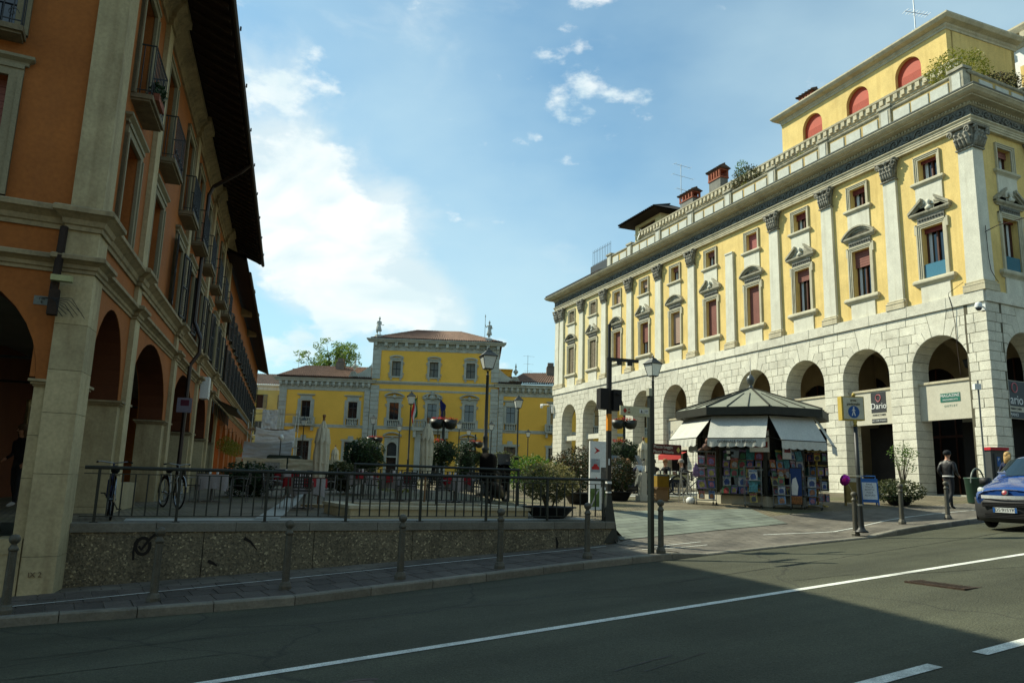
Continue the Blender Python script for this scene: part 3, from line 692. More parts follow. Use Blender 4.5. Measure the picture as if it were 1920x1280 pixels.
def surround(m, w, h, t, d, ears=0.0, y=0.0):
    """flat stone frame round an opening w x h standing on z=0"""
    m.box(-w / 2 - t, -w / 2, y - .02, y + d, 0, h); m.box(w / 2, w / 2 + t, y - .02, y + d, 0, h)
    m.box(-w / 2 - t - ears, w / 2 + t + ears, y - .02, y + d, h, h + t)
    m.box(-w / 2 - t, -w / 2 - t * .65, y - .02, y + d + .025, 0, h); m.box(w / 2 + t * .65, w / 2 + t, y - .02, y + d + .025, 0, h)
    m.box(-w / 2 - t - ears, w / 2 + t + ears, y - .02, y + d + .025, h + t * .65, h + t)
    return m
def mould(m, x0, x1, z, prof, y=0.0):
    """horizontal moulding, prof [(out,z)] with returned ends"""
    for (o0, z0), (o1, z1) in zip(prof[:-1], prof[1:]):
        m.add([(x0 - o0, y, z + z0), (x0 - o0, y + o0, z + z0), (x1 + o0, y + o0, z + z0), (x1 + o0, y, z + z0), (x0 - o1, y, z + z1), (x0 - o1, y + o1, z + z1), (x1 + o1, y + o1, z + z1), (x1 + o1, y, z + z1)],
              [(0, 4, 5, 1), (1, 5, 6, 2), (2, 6, 7, 3)] + ([(4, 7, 6, 5)]) + [(0, 1, 2, 3)])
    return m
def louvre(m, w, h, x0, y, slats=None, ang=0.0, T0=None):
    """louvred shutter leaf"""
    m.box(x0, x0 + .05, y, y + .035, 0, h); m.box(x0 + w - .05, x0 + w, y, y + .035, 0, h); m.box(x0, x0 + w, y, y + .035, 0, .07); m.box(x0, x0 + w, y, y + .035, h - .07, h); m.box(x0, x0 + w, y, y + .035, h * .48, h * .48 + .05)
    n = slats or int(h / .075)
    for i in range(1, n):
        z = h * i / n
        m.add([(x0 + .04, y + .034, z - .02), (x0 + w - .04, y + .034, z - .02), (x0 + w - .04, y + .004, z + .022), (x0 + .04, y + .004, z + .022)], [(0, 1, 2, 3)])
    return m

# ------------------------------------------------------------------ LEFT BUILDING (orange arcaded house)
PAx, PAy = -6.77, 11.95
SF = frame(PAx, PAy, .9614, .2751)      # side facade, position along the street side = -x
FF = frame(PAx, PAy, .4335, -.9012)     # front facade, position = +x
LB = root('arcaded_orange_house', TR(PAx, PAy, 0, 0), 'orange plastered arcaded house in deep shade with marble corner pier and wide dark eaves', 'building')
SL = 24.0; FL = 20.0; D0 = -.10
sideops = [(2.1, 1.25, 3.05, 1.58), (6.65, 2.42, 3.08, 1.62), (12.65, 2.42, 3.1, 1.62), (18.1, 1.9, 3.1, 1.62), (22.3, 1.3, 3.1, 1.5)]
frontops = [(1.97, 1.35, 3.05, 1.58), (5.8, 1.5, 3.05, 1.58), (9.8, 1.5, 3.05, 1.58), (13.8, 1.5, 3.05, 1.58)]
LW = [1.95, 4.95, 8.6, 11.4, 14.0, 17.0, 19.7, 22.4]
FW = [2.12, 5.9, 9.9, 13.9]
def fl(ops): return [(-c, a, sp, b) for c, a, sp, b in ops]
m = M(); arcade(m, -SL, -.02, 4.8, fl(sideops), -.72, D0); mk('arch_wall', m, ORG, LB, SF)
m = M(); arcade(m, .02, FL, 4.8, frontops, -.72, D0); mk('arch_wall', m, ORG, LB, FF)
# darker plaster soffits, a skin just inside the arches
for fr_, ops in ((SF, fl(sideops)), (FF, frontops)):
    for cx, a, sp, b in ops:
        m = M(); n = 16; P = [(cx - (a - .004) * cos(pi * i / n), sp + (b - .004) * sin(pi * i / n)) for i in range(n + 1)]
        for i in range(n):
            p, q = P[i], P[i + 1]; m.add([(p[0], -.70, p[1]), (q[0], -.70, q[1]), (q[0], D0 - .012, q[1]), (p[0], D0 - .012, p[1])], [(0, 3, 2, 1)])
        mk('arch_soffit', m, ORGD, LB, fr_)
# upper walls with window openings
Z1a, Z1b, Z2a, Z2b = 6.0, 7.8, 8.62, 10.9
hs = [(-c - .55, -c + .55, Z1a, Z1b) for c in LW] + [(-c - .52, -c + .52, Z2a, Z2b) for c in LW]
m = M(); holes(m, -SL, -.02, 4.8, 12.15, -.5, D0, hs); mk('upper_wall', m, ORG, LB, SF)
hs = [(c - .55, c + .55, Z1a - .1, Z1b + .1) for c in FW] + [(c - .52, c + .52, Z2a, Z2b) for c in FW]
m = M(); holes(m, .02, FL, 4.8, 12.15, -.5, D0, hs); mk('upper_wall', m, ORG, LB, FF)
m = M(); m.box(-SL, -SL + .3, -10, -.3, .0, 14.3); m.box(-SL, -.6, -10.2, -10, 0, 12.1); mk('rear_wall', m, ORG, LB, SF)
m = M(); m.box(FL - .3, FL, -9, -.3, 0, 12.1); mk('rear_wall', m, ORG, LB, FF)
# portico interior
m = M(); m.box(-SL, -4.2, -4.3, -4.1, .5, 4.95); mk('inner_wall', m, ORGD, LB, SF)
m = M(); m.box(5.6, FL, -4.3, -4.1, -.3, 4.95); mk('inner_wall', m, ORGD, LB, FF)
m = M(); m.box(-SL, -.6, -9.9, -.62, 4.84, 4.94); mk('portico_ceiling', m, mat('dusty_plaster', (.20, .18, .14), var=.15, sc=1), LB, SF)
m = M(); m.box(1, FL, -9, -.62, 4.72, 4.82); mk('portico_ceiling', m, MC['dusty_plaster'], LB, FF)
SHOPD = mat('shop_door_wood', (.05, .022, .014), rough=.5, var=.2)
for c in (7.5, 12.6, 18.2):
    m = M(); surround(m, 1.7, 2.6, .18, .06); o = mk('inner_door', m, LMARB, LB, SF @ TR(-c, -4.1, .86))
    m = M(); m.box(-.85, .85, -.02, .02, 0, 2.6); m.box(-.04, .04, .02, .05, 0, 2.6); mk('door_leaf', m, SHOPD, o)
m = M(); surround(m, 1.3, 2.4, .2, .06); arcade(m, -.85, .85, 3.5, [(0, .65, 2.4, .7)], -.02, .06); o = mk('inner_door', m, LMARB, LB, FF @ TR(6.4, -4.1, .86))
m = M(); m.box(-.65, .65, -.02, .02, 0, 3.0); mk('door_leaf', m, DARKIN, o)
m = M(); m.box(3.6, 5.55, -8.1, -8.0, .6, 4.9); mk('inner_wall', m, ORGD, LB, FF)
# marble piers below the arches; blocks are separate stones
def pier(fr_, x0, x1, nm='pier_stone', y0=-.72, y1=D0, zb=.5, zt=2.95, cap=True, base=True):
    hcuts = [zb, zb + .55, 1.75, zt] if zb > .3 else [zb, .62, 1.55, 2.2, zt]
    for a, b in zip(hcuts[:-1], hcuts[1:]):
        m = M(); m.box(x0, x1, y0, y1 + .01, a, b - .006); mk(nm, m, LMARB, LB, fr_)
    if cap:
        m = M(); m.box(x0 - .0, x1, y0, y1 + .012, zt - .006, zt + .0)
        for k, (o, za, zc) in enumerate(((.02, 0, .03), (.05, .03, .06), (.035, .06, .07), (.085, .07, .11))):
            m.box(x0 - o, x1 + o, y0 - o, y1 + .012 + o, zt + za, zt + zc)
        mk('impost_moulding', m, LMOULD, LB, fr_)
sg = [(-.85, -.55)]; prev = 3.35
for c, a, _, _ in sideops[1:]: sg.append((-(c - a), -prev)); prev = c + a
sg.append((-SL, -prev))
for x0, x1 in sg: pier(SF, x0, x1, zb=.45)
fg = [(.47, .62)]; prev = 3.32
for c, a, _, _ in frontops[1:]: fg.append((prev, c - a)); prev = c + a
for x0, x1 in fg: pier(FF, x0, x1, zb=-.35)
# corner pier: L-shaped stones, front face .45 wide, side face .60 wide
cuts = [-.5, .40, 1.62, 2.55, 3.22, 3.95, 4.78]
def cornerblock(m, z0, z1, f=.46, s_=.60, o=0.0, d=.75):
    # plan polygon in front frame coordinates -> world
    pts = []
    A = FF @ Vector((f, o, 0)); B = FF @ Vector((-o * 1.15, o, 0)); 
    e = SF @ Vector((-s_, o, 0)); q = SF @ Vector((-s_, -d, 0)); r = FF @ Vector((f, -d, 0))
    P = [A, B, e, q, r]
    inv = Matrix.Translation((-PAx, -PAy, 0))
    P = [inv @ p for p in P]; n = 5
    m.add([(p.x, p.y, z0) for p in P] + [(p.x, p.y, z1) for p in P], [tuple(range(n)), tuple(reversed(range(n, 2 * n)))] + [(i, i + n, (i + 1) % n + n, (i + 1) % n) for i in range(n)])
    return m
for a, b in zip(cuts[:-1], cuts[1:]): mk('pier_stone', cornerblock(M(), a + .004, b - .003), LMARB, LB)
mk('corner_pilaster', cornerblock(M(), 5.05, 5.50, f=.46), LMARB, LB)
mk('corner_pilaster', cornerblock(M(), 5.86, 11.5, f=.46), LMARB, LB)
m = M(); m.box(.48, .95, -.6, -.02, -.4, .44); m.box(.48, .82, -.6, -.01, .44, .66); mk('plinth_block', m, LMARB, LB, FF)
# pilaster strips on the side
PIL = [3.85, 9.78, 15.55, 20.5, 23.8]
for c in PIL:
    m = M(); m.box(-c - .24, -c + .24, D0 - .02, 0, .45, 4.78); mk('pilaster', m, LMARB, LB, SF)
    m = M(); m.box(-c - .2, -c + .2, D0 - .02, -.02, 5.05, 5.5); mk('pilaster', m, LMARB, LB, SF)
    m = M(); m.box(-c - .24, -c + .24, D0 - .02, 0, 5.86, 11.5); mk('pilaster', m, LMARB, LB, SF)
for c in (3.9, 7.8, 11.8):
    m = M(); m.box(c - .24, c + .24, D0 - .02, 0, -.3, 4.78); mk('pilaster', m, LMARB, LB, FF)
# string courses: break forward over each pilaster
LOW = [(0, -.0), (.03, .0), (.03, .05), (.06, .07), (.06, .13), (.12, .17), (.17, .19), (.17, .25), (.15, .27), (0, .29)]
UPS = [(0, 0), (.04, 0), (.04, .07), (.07, .09), (.09, .17), (.18, .24), (.22, .26), (.22, .33), (.19, .36), (0, .39)]
def string(prof, z, k):
    pts = []
    def P(fr_, x, y): v = fr_ @ Vector((x, y, 0)); return (v.x - PAx, v.y - PAy)
    pts += [P(SF, -SL, D0)]
    for c in reversed(PIL[:-1]): pts += [P(SF, -c - .24, D0), P(SF, -c - .24, 0), P(SF, -c + .24, 0), P(SF, -c + .24, D0)]
    pts += [P(SF, -.60, D0), P(SF, -.60, 0), (0, 0), P(FF, .46, 0), P(FF, .46, D0)]
    for c in (3.9, 7.8, 11.8): pts += [P(FF, c - .24, D0), P(FF, c - .24, 0), P(FF, c + .24, 0), P(FF, c + .24, D0)]
    pts += [P(FF, FL, D0)]
    m = M(); m.sweep([(o, z + zz_) for o, zz_ in prof], pts); return mk(k, m, LMOULD, LB)
string(LOW, 4.78, 'lower_string_course'); string(UPS, 5.48, 'upper_string_course')
string([(0, 0), (.05, 0), (.05, .12), (.10, .16), (.10, .26), (.22, .36), (.30, .40), (.30, .55), (0, .6)], 11.45, 'eaves_cornice')
# windows
SSUR = mat('cream_painted_surround', (.24, .215, .135), var=.1, sc=2, dirt=(.2, .17, .1), dirtamt=.35, streak=.2)
def lwindow(fr_, c, sg, w, z0, z1, kind, blind=.5, hood=True, bal=False, shut=False):
    h = z1 - z0; wf = fr_ @ TR(sg * c, D0, z0)
    m = M(); surround(m, w, h, .20, .06)
    o = mk('window', m, SSUR, LB, wf)
    m = M(); m.box(-w / 2, w / 2, -.30, -.28, 0, h); mk('pane', m, GLASS, o)
    m = M(); 
    for x in (-w / 2 + .03, 0, w / 2 - .03): m.box(x - .03, x + .03, -.28, -.24, 0, h)
    m.box(-w / 2, w / 2, -.28, -.24, h * .62, h * .62 + .05); m.box(-w / 2, w / 2, -.28, -.24, 0, .06); mk('sash', m, SSUR if kind else BROWN, o)
    if blind > 0:
        m = M(); hh = h * blind; n = max(3, int(hh / .06))
        for i in range(n): m.box(-w / 2 + .02, w / 2 - .02, -.23, -.215 + .006 * (i % 2), h - hh * (i + 1) / n + .004, h - hh * i / n)
        mk('roller_blind', m, BLINDR, o)
    if hood:
        m = M(); mould(m, -w / 2 - .2, w / 2 + .2, h + .2, [(.05, 0), (.06, .05), (.13, .10), (.13, .15), (.0, .17)]); mk('hood', m, SSUR, o)
    if bal:
        m = M(); m.box(-w / 2 - .18, w / 2 + .18, -.02, .38, -.09, 0); m.box(-w / 2 - .15, w / 2 + .15, -.02, .33, -.13, -.09); mk('balcony_slab', m, mat('dark_balcony_stone', (.17, .14, .085), var=.25, sc=4), o)
        m = M(); hh = 1.0
        X0, X1 = -w / 2 - .14, w / 2 + .14
        m.tube([(X0, 0, hh), (X0, .34, hh), (X1, .34, hh), (X1, 0, hh)], .018, 5); m.tube([(X0, 0, .09), (X0, .34, .09), (X1, .34, .09), (X1, 0, .09)], .012, 4)
        k = 10
        for i in range(k + 1): m.box(X0 + (X1 - X0) * i / k - .008, X0 + (X1 - X0) * i / k + .008, .332, .348, .0, hh)
        for y in (.14, .28): m.box(X0 - .008, X0 + .008, y - .008, y + .008, 0, hh); m.box(X1 - .008, X1 + .008, y - .008, y + .008, 0, hh)
        for i in range(5):   # scrolls
            cx = X0 + (X1 - X0) * (i + .5) / 5
            m.tube([(cx + .09 * (1 - t / 14) * cos(t * .6) * (1 if i % 2 else -1), .36, .2 + .09 * (1 - t / 14) * sin(t * .6)) for t in range(14)], .008, 4, cap=False)
        mk('balcony_railing', m, IRON, o)
    if shut:
        for sgx in (-1, 1):
            m = M(); louvre(m, w / 2 + .02, h, -w / 4 - .01, .05)
            mk('shutter', m, SHUTD, o, wf @ TR(sgx * (w * .78 + .1), .06, 0, rz=sgx * .12))
    return o
for i, c in enumerate(LW):
    lwindow(SF, c, -1, 1.1, Z1a, Z1b, i < 3, blind=(.62, .45, 0, 0, .0, .3, 0, 0)[i], shut=i in (2, 3, 4, 5, 6, 7))
    lwindow(SF, c, -1, 1.04, Z2a, Z2b, True, blind=0, hood=False, bal=True)
for i, c in enumerate(FW):
    lwindow(FF, c, 1, 1.1, Z1a - .1, Z1b + .1, True, blind=.4)
    lwindow(FF, c, 1, 1.04, Z2a, Z2b, True, blind=0, hood=False, bal=True)
# roof with deep rafters
OV = 1.3
m = M()
RH = 11.95
def rp(fr_, x, y, z): v = fr_ @ Vector((x, y, 0)); return (v.x - PAx, v.y - PAy, z)
# intersection of the two eave lines
def xline(p, d, q, e):
    t = ((q[0] - p[0]) * e[1] - (q[1] - p[1]) * e[0]) / (d[0] * e[1] - d[1] * e[0]); return (p[0] + t * d[0], p[1] + t * d[1])
a0 = SF @ Vector((0, OV, 0)); b0 = FF @ Vector((0, OV, 0))
ic = xline(a0, (SF[0][0], SF[1][0]), b0, (FF[0][0], FF[1][0]))
CE = (ic[0] - PAx, ic[1] - PAy)
EZ = 11.62
e1 = rp(SF, -SL - .2, OV, EZ); e2 = (CE[0], CE[1], EZ); e3 = rp(FF, FL, OV, EZ)
r1 = rp(SF, -SL - .2, -5, EZ + 2.5); r2 = rp(SF, -7.2, -5, EZ + 2.5); r3 = rp(FF, FL, -5.5, EZ + 2.5)
m.add([e1, e2, r2, r1], [(0, 3, 2, 1)]); m.add([e2, e3, r3, r2], [(0, 3, 2, 1)])
up1 = [(p[0], p[1], p[2] + .16) for p in (e1, e2, r2, r1)]; up2 = [(p[0], p[1], p[2] + .16) for p in (e2, e3, r3, r2)]
m.add(up1, [(0, 1, 2, 3)]); m.add(up2, [(0, 1, 2, 3)]); m.add([e1, e2, up1[1], up1[0]], [(0, 1, 2, 3)]); m.add([e2, e3, up2[1], up2[0]], [(0, 1, 2, 3)]); m.add([e1, up1[0], up1[3], r1], [(0, 1, 2, 3)])
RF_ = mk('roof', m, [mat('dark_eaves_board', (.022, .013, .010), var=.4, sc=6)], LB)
rm = M(); rm.add([(-.05, OV - .05, EZ - .11), (.05, OV - .05, EZ - .11), (.05, -.1, EZ + .56), (-.05, -.1, EZ + .56), (-.05, OV - .05, EZ - .0), (.05, OV - .05, EZ - .0), (.05, -.1, EZ + .68), (-.05, -.1, EZ + .68)],
                  [(0, 3, 2, 1), (0, 1, 5, 4), (1, 2, 6, 5), (0, 4, 7, 3)])
for i in range(48): mk('rafter', rm, CORD, RF_, SF @ TR(-.2 - i * .5, 0, 0))
for i in range(40): mk('rafter', rm, CORD, RF_, FF @ TR(.2 + i * .5, 0, 0))
m = M(); m.tube([rp(SF, -SL - .3, OV + .06, EZ + .02), (CE[0] + .06, CE[1] - .04, EZ + .02), rp(FF, FL, OV + .06, EZ + .02)], .075, 8)
for i in range(9):
    p = rp(SF, -1 - i * 2.7, OV + .13, EZ + .09); m.cb(p, (.03, .03, .10))
mk('gutter', m, mat('tarnished_copper', (.035, .026, .018), rough=.6, metal=.3), RF_)
m = M()   # tile ends above the gutter
for i in range(110):
    p = rp(SF, -SL + .05 + i * .22, OV - .02, EZ + .22); m.lathe([(.075, -.09), (.085, 0), (.05, .05)], (p[0], p[1], p[2]), 6)
mk('eaves_tile', m, TILED, RF_, kind='stuff')
for nm, fr_, x, y, zt in (('chimney', SF, -9, -3.5, 15.0), ('chimney', SF, -18, -3.2, 14.8)):
    m = M(); m.box(-.4, .4, -.3, .3, -2, 0); m.box(-.5, .5, -.4, .4, 0, .1); mk(nm, m, CHBR, RF_, fr_ @ TR(x, y, zt))
# downpipe
m = M(); q = lambda s_, o, z: rp(SF, -s_, o, z)
m.tube([q(11.6, OV, EZ - .02), q(11.7, OV - .25, EZ - .25), q(12.1, .22, 10.9), q(12.15, .10, 10.6), q(12.15, .06, 6.4), q(12.15, .30, 5.85), q(12.15, .30, 5.4), q(12.1, .08, 5.0), q(12.0, .06, .9)][:9], .065, 8)
mk('downpipe', m, mat('dark_brown_pipe', (.022, .012, .009), rough=.45, spec=.5), LB)
# small fittings
m = M(); m.box(-.11, .11, 0, .012, -.07, .07); o = mk('house_plaque', m, mat('grey_plaque', (.17, .19, .17)), LB, FF @ TR(.68, D0, 4.30))
text('lettering', 'I 20\n8', .055, BLACK, o, W[o.name] @ TR(0, .014, 0, rz=pi))
m = M(); m.tube([(.50, .05, 5.5), (.50, .12, 5.0), (.52, .12, 4.4)], .06, 6); m.cb((.5, .12, 4.25), (.14, .16, .4)); mk('cable_duct', m, CORD, LB, FF)
m = M(); m.cb((.42, .22, 4.62), (.30, .12, .09)); mk('wall_light', m, mat('yellowed_lamp', (.35, .36, .18)), LB, FF)
m = M()
for i in range(7): m.tube([(.5 + .03 * i, .14, 4.3), (.42 - .03 * i, .22 + .02 * i, 4.12 + .03 * i), (.34 - .05 * i, .25, 4.02 + .04 * (i % 3))], .006, 4)
mk('loose_wires', m, BLACK, LB, FF)
m = M(); m.box(-.30, .30, 0, .28, 0, .78); m.box(-.24, .24, .28, .29, .06, .72); o = mk('air_conditioner', m, WHITE, LB, SF @ TR(-16.4, .0, 4.35)); 
m = M(); m.box(-.02, .02, 0, .42, -.22, .22); o = mk('wall_sign', m, mat('lilac_sign', (.20, .18, .22)), LB, SF @ TR(-11.5, -.1, 3.7))
m = M(); m.box(-.024, .024, .1, .34, -.02, .16); mk('sign_print', m, cm_('552233'), o)
text('lettering', 'IX 2', .105, mat('carved_letter', (.16, .11, .06)), LB, FF @ TR(.26, .014, .14, rz=pi), align='CENTER')
# window box in arch 1-2: low marble parapet block with steel frame
m = M(); m.box(-6.1, -4.1, -.6, -.05, .6, 1.45); mk('low_parapet', m, LMARB, LB, SF)
for nm, z0 in (('tie_rod', 3.35),):
    for c in (2.1, 6.65, 12.65):
        m = M(); m.tube([(-c, -.5, z0 + .3), (-c, -4.1, z0 + .3)], .03, 6); mk(nm, m, IRON, LB, SF)
GRR = mat('faded_red_graffiti', (.24, .06, .035), rough=.9)
for k, ch in enumerate('CSEAN'):
    text('lettering', ch, .26, GRR, LB, SF @ TR(-15.1, -.32 + .06 * (k % 2), 1.25 + k * .27, rz=pi / 2), ext=.002)
# second, lower orange house further along
S2 = 62.0
LB2 = root('shuttered_house', TR(PAx, PAy, 0, 0), 'lower brown orange house with dark shutters and small arches beyond the arcaded house', 'building')
W2C = [25.6 + 2.6 * i for i in range(14)]
ops2 = [(-c, 1.25, 2.9, 1.35) for c in (26.2, 29.6, 33.0, 36.4, 39.8, 43.2, 46.6, 50, 53.4, 56.8)]
m = M(); arcade(m, -S2, -SL - .02, 5.0, ops2, -.6, D0, zb=.6); mk('arch_wall', m, ORG, LB2, SF)
hs = [(-c - .5, -c + .5, 5.9, 7.7) for c in W2C] + [(-c - .5, -c + .5, 8.2, 9.6) for c in W2C]
m = M(); holes(m, -S2, -SL - .02, 5.0, 11.4, -.5, D0, hs); mk('upper_wall', m, ORG, LB2, SF)
m = M(); m.box(-S2, -S2 + .3, -9, -.3, .6, 12.5); m.box(-S2, -SL, -4.2, -4.0, .6, 5); mk('rear_wall', m, ORGD, LB2, SF)
m = M(); mould(m, -S2 + .1, -SL - .3, 5.55, UPS, D0); mould(m, -S2 + .1, -SL - .3, 4.75, LOW, D0); mk('string_course', m, LMOULD, LB2, SF)
for c in W2C:
    for z0, h in ((5.9, 1.8), (8.2, 1.4)):
        wf = SF @ TR(-c, D0, z0); m = M(); surround(m, 1.0, h, .12, .04); o = mk('window', m, SSUR, LB2, wf)
        m = M(); m.box(-.5, .5, -.3, -.28, 0, h); mk('pane', m, GLASS, o)
        for sgx in (-1, 1):
            m = M(); louvre(m, .5, h, -.25, .02); mk('shutter', m, SHUTD, o, wf @ TR(sgx * .80, .09, 0, rz=sgx * .25))
OV2 = .78
m = M(); E2 = 11.1
pa = [rp(SF, -SL + 2.5, OV2, E2), rp(SF, -S2 - .3, OV2, E2), rp(SF, -S2 - .3, -5, E2 + 2.2), rp(SF, -SL + 2.5, -5, E2 + 2.2)]
m.add(pa, [(0, 1, 2, 3)]); pb = [(p[0], p[1], p[2] + .14) for p in pa]; m.add(pb, [(3, 2, 1, 0)]); m.add(pa[:2] + [pb[1], pb[0]], [(0, 1, 2, 3)]); m.add([pa[1], pb[1], pb[2], pa[2]], [(0, 1, 2, 3)])
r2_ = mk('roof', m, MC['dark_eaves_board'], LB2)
m = M(); m.tube([rp(SF, -SL + .1, OV2 + .05, E2), rp(SF, -S2 - .3, OV2 + .05, E2)], .07, 6); mk('gutter', m, MC['tarnished_copper'], r2_)
for x in (-34, -41):
    m = M(); m.box(-.3, .3, -.3, .3, -1, .5); m.box(-.38, .38, -.38, .38, .5, .58); mk('chimney', m, LMOULD, r2_, SF @ TR(x, .2, 12.0))
# flat grey awning over the shop arches
m = M(); m.add([(-21.2, .02, 4.85), (-30.0, .02, 4.85), (-30.0, 1.0, 4.45), (-21.2, 1.0, 4.45)], [(0, 1, 2, 3)]); m.box(-30, -21.2, .98, 1.01, 4.32, 4.45)
for i in range(11): m.box(-21.25 - i * .84, -21.22 - i * .88, 0.02, .05, 4.2, 4.7)
mk('shop_awning', m, mat('grey_awning', (.085, .10, .095), rough=.8), LB2, SF)
# ------------------------------------------------------------------ RIGHT BUILDING (market palace)
RX, RY = 17.54, 27.5
MF = frame(RX, RY, -.9294, -.3691)      # main facade: +x away from the corner
RS = frame(RX, RY, .4341, -.9009)       # side facade: -x away from the corner
RB = root('porticoed_yellow_palace', TR(RX, RY, 0), 'long sunlit yellow palace with rusticated white stone arcade, giant pilasters and dark carved frieze', 'building')
NB = 10; PIT = 3.65; C0 = 2.1; AW = 1.25; SPR = 6.6; BB = 8.83; BT = 9.27; LEN = 37.9
cx_ = [C0 + PIT * i for i in range(NB)]
ops = [(c, AW + .03, SPR, AW + .03) for c in cx_]
m = M(); arcade(m, .06, LEN - .04, BB, ops, -.9, -.035, zb=1.0, n=20); mk('arcade_core', m, MORTAR, RB, MF)
sops = [(-2.2 - 3.65 * i, AW + .03, SPR, AW + .03) for i in range(3)]
m = M(); arcade(m, -12, -.06, BB, sops, -.9, -.035, zb=1.0, n=20); mk('arcade_core', m, MORTAR, RB, RS)
def inset(P, g=.008):
    cx = sum(p[0] for p in P) / len(P); cz = sum(p[1] for p in P) / len(P)
    o = []
    for x, z in P:
        dx, dz = cx - x, cz - z; l = sqrt(dx * dx + dz * dz); k = g * 1.35 / l; o.append((x + dx * k, z + dz * k))
    return o
def rect(x0, x1, z0, z1): g = .008; return [(x0 + g, z0 + g), (x1 - g, z0 + g), (x1 - g, z1 - g), (x0 + g, z1 - g)]
TH = [radians(a) for a in (0, 17, 33, 49, 64, 78)]; CH_ = (BB - SPR) / 6; XK = [1.56, 1.45, 1.36, 1.2, 1.0]
def voussoirs(cx):
    out_ = []
    for sg in (1, -1):
        for k in range(5):
            ta, tb = TH[k], TH[k + 1]; za, zb = k * CH_, (k + 1) * CH_
            n = 3; arc = [(AW * cos(tb + (ta - tb) * i / n), AW * sin(tb + (ta - tb) * i / n)) for i in range(n + 1)]
            P = arc[:]
            if k > 0: P.append((za / sin(ta) * cos(ta), za))
            P += [(XK[k], za), (XK[k], zb), (zb / sin(tb) * cos(tb), zb)]
            out_.append(inset([(cx + sg * p[0], SPR + p[1]) for p in (P if sg > 0 else P[::-1])]))
    t = TH[5]; n = 4; zt = 6 * CH_
    arc = [(AW * cos(t + (pi - 2 * t) * i / n), AW * sin(t + (pi - 2 * t) * i / n)) for i in range(n + 1)]
    P = arc + [(-zt / math.tan(t), zt), (zt / math.tan(t), zt)]
    out_.append(inset([(cx + p[0], SPR + p[1]) for p in P]))
    return out_
def fills(xa, xb, ka, kb):
    """course stones between one arch's X_k on the left and the next on the right"""
    out_ = []
    for k in range(6):
        z0, z1 = SPR + k * CH_, SPR + (k + 1) * CH_
        if k < 5: x0, x1 = xa + (XK[k] if ka else 0), xb - (XK[k] if kb else 0)
        else: x0, x1 = xa + (.44 if ka else 0), xb - (.44 if kb else 0)
        n = 1 if x1 - x0 < .8 else (2 if x1 - x0 < 1.8 else 3)
        j = [0] + sorted((i + R.uniform(-.12, .12)) / n for i in range(1, n)) + [1]
        for i in range(n):
            a, b = x0 + (x1 - x0) * j[i], x0 + (x1 - x0) * j[i + 1]
            P = rect(a, b, z0, z1)
            if k == 5 and i == 0 and ka: P = [(P[0][0] - .04, P[0][1]), P[1], P[2], (P[3][0] + .035, P[3][1])]
            if k == 5 and i == n - 1 and kb: P = [P[0], (P[1][0] + .04, P[1][1]), (P[2][0] - .035, P[2][1]), P[3]]
            out_.append(P)
    return out_
ZB = 1.25
def courses(x0, x1, odd=0):
    out_ = []; n = 15; h = (SPR - 1.45) / n
    for i in range(n):
        z0 = 1.45 + i * h if i else ZB; z1 = 1.45 + (i + 1) * h
        if (i + odd) % 2: out_.append(rect(x0, x1, z0, z1))
        else:
            c = x0 + (x1 - x0) * R.uniform(.42, .58); out_ += [rect(x0, c, z0, z1), rect(c, x1, z0, z1)]
    return out_
def put(P, fr_, single, deep=-.9):
    m = M() if single is None else single
    m.ext(P, deep, R.uniform(-.005, .005), .009)
    if single is None: mk('stone_block', m, STONE, RB, fr_)
far = M()
for i in range(NB):
    near = i < 5; s_ = None if near else far
    for P in voussoirs(cx_[i]): put(P, MF, s_)
    if i < NB - 1:
        for P in fills(cx_[i], cx_[i + 1], 1, 1): put(P, MF, s_, -.1)
        for P in courses(cx_[i] + AW, cx_[i + 1] - AW, i): put(P, MF, s_)
for P in fills(cx_[-1], LEN, 1, 0): put(P, MF, far, -.1)
for P in courses(cx_[-1] + AW, LEN): put(P, MF, far)
mk('stone_blocks', far, STONE, RB, MF, kind='stuff')
for P in fills(0, cx_[0], 0, 1): put(P, MF, None, -.05)
for P in courses(0, .85): put(P, MF, None, -.05)
m = M(); m.box(.3, .85, -.9, -.045, ZB, SPR); mk('arcade_core', m, STONE, RB, MF)
side = M()
for i, c in enumerate((2.2, 5.85)):
    for P in voussoirs(-c): put(P, RS, side)
for P in fills(-2.2, 0, 1, 0): put(P, RS, side, -.05)
for P in courses(-.95, 0, 1): put(P, RS, side, -.05)
for P in fills(-5.85, -2.2, 1, 1): put(P, RS, side, -.1)
for P in courses(-4.6, -3.45): put(P, RS, side)
m2 = M(); m2.box(-.95, -.3, -.9, -.045, ZB, SPR); mk('arcade_core', m2, STONE, RB, RS)
mk('side_stone_blocks', side, STONE, RB, RS, kind='stuff')
# band course of long stones, with a small fillet
x = 0.0
while x < LEN:
    l_ = min(R.uniform(1.5, 2.3), LEN - x + .06)
    m = M(); m.ext([(x + .005, BB), (x + l_ - .005, BB), (x + l_ - .005, BT), (x + .005, BT)], -.4, .07, .01); mk('band_stone', m, STONE, RB, MF); x += l_
x = .0
while x < 8:
    m = M(); m.ext([(-x - 2.2, BB), (-x - .005, BB), (-x - .005, BT), (-x - 2.2, BT)], -.4, .07, .01); mk('band_stone', m, STONE, RB, RS); x += 2.21
m = M(); m.box(.1, LEN - .1, -.9, -.35, BB, BT); mk('band_core', m, MORTAR, RB, MF)
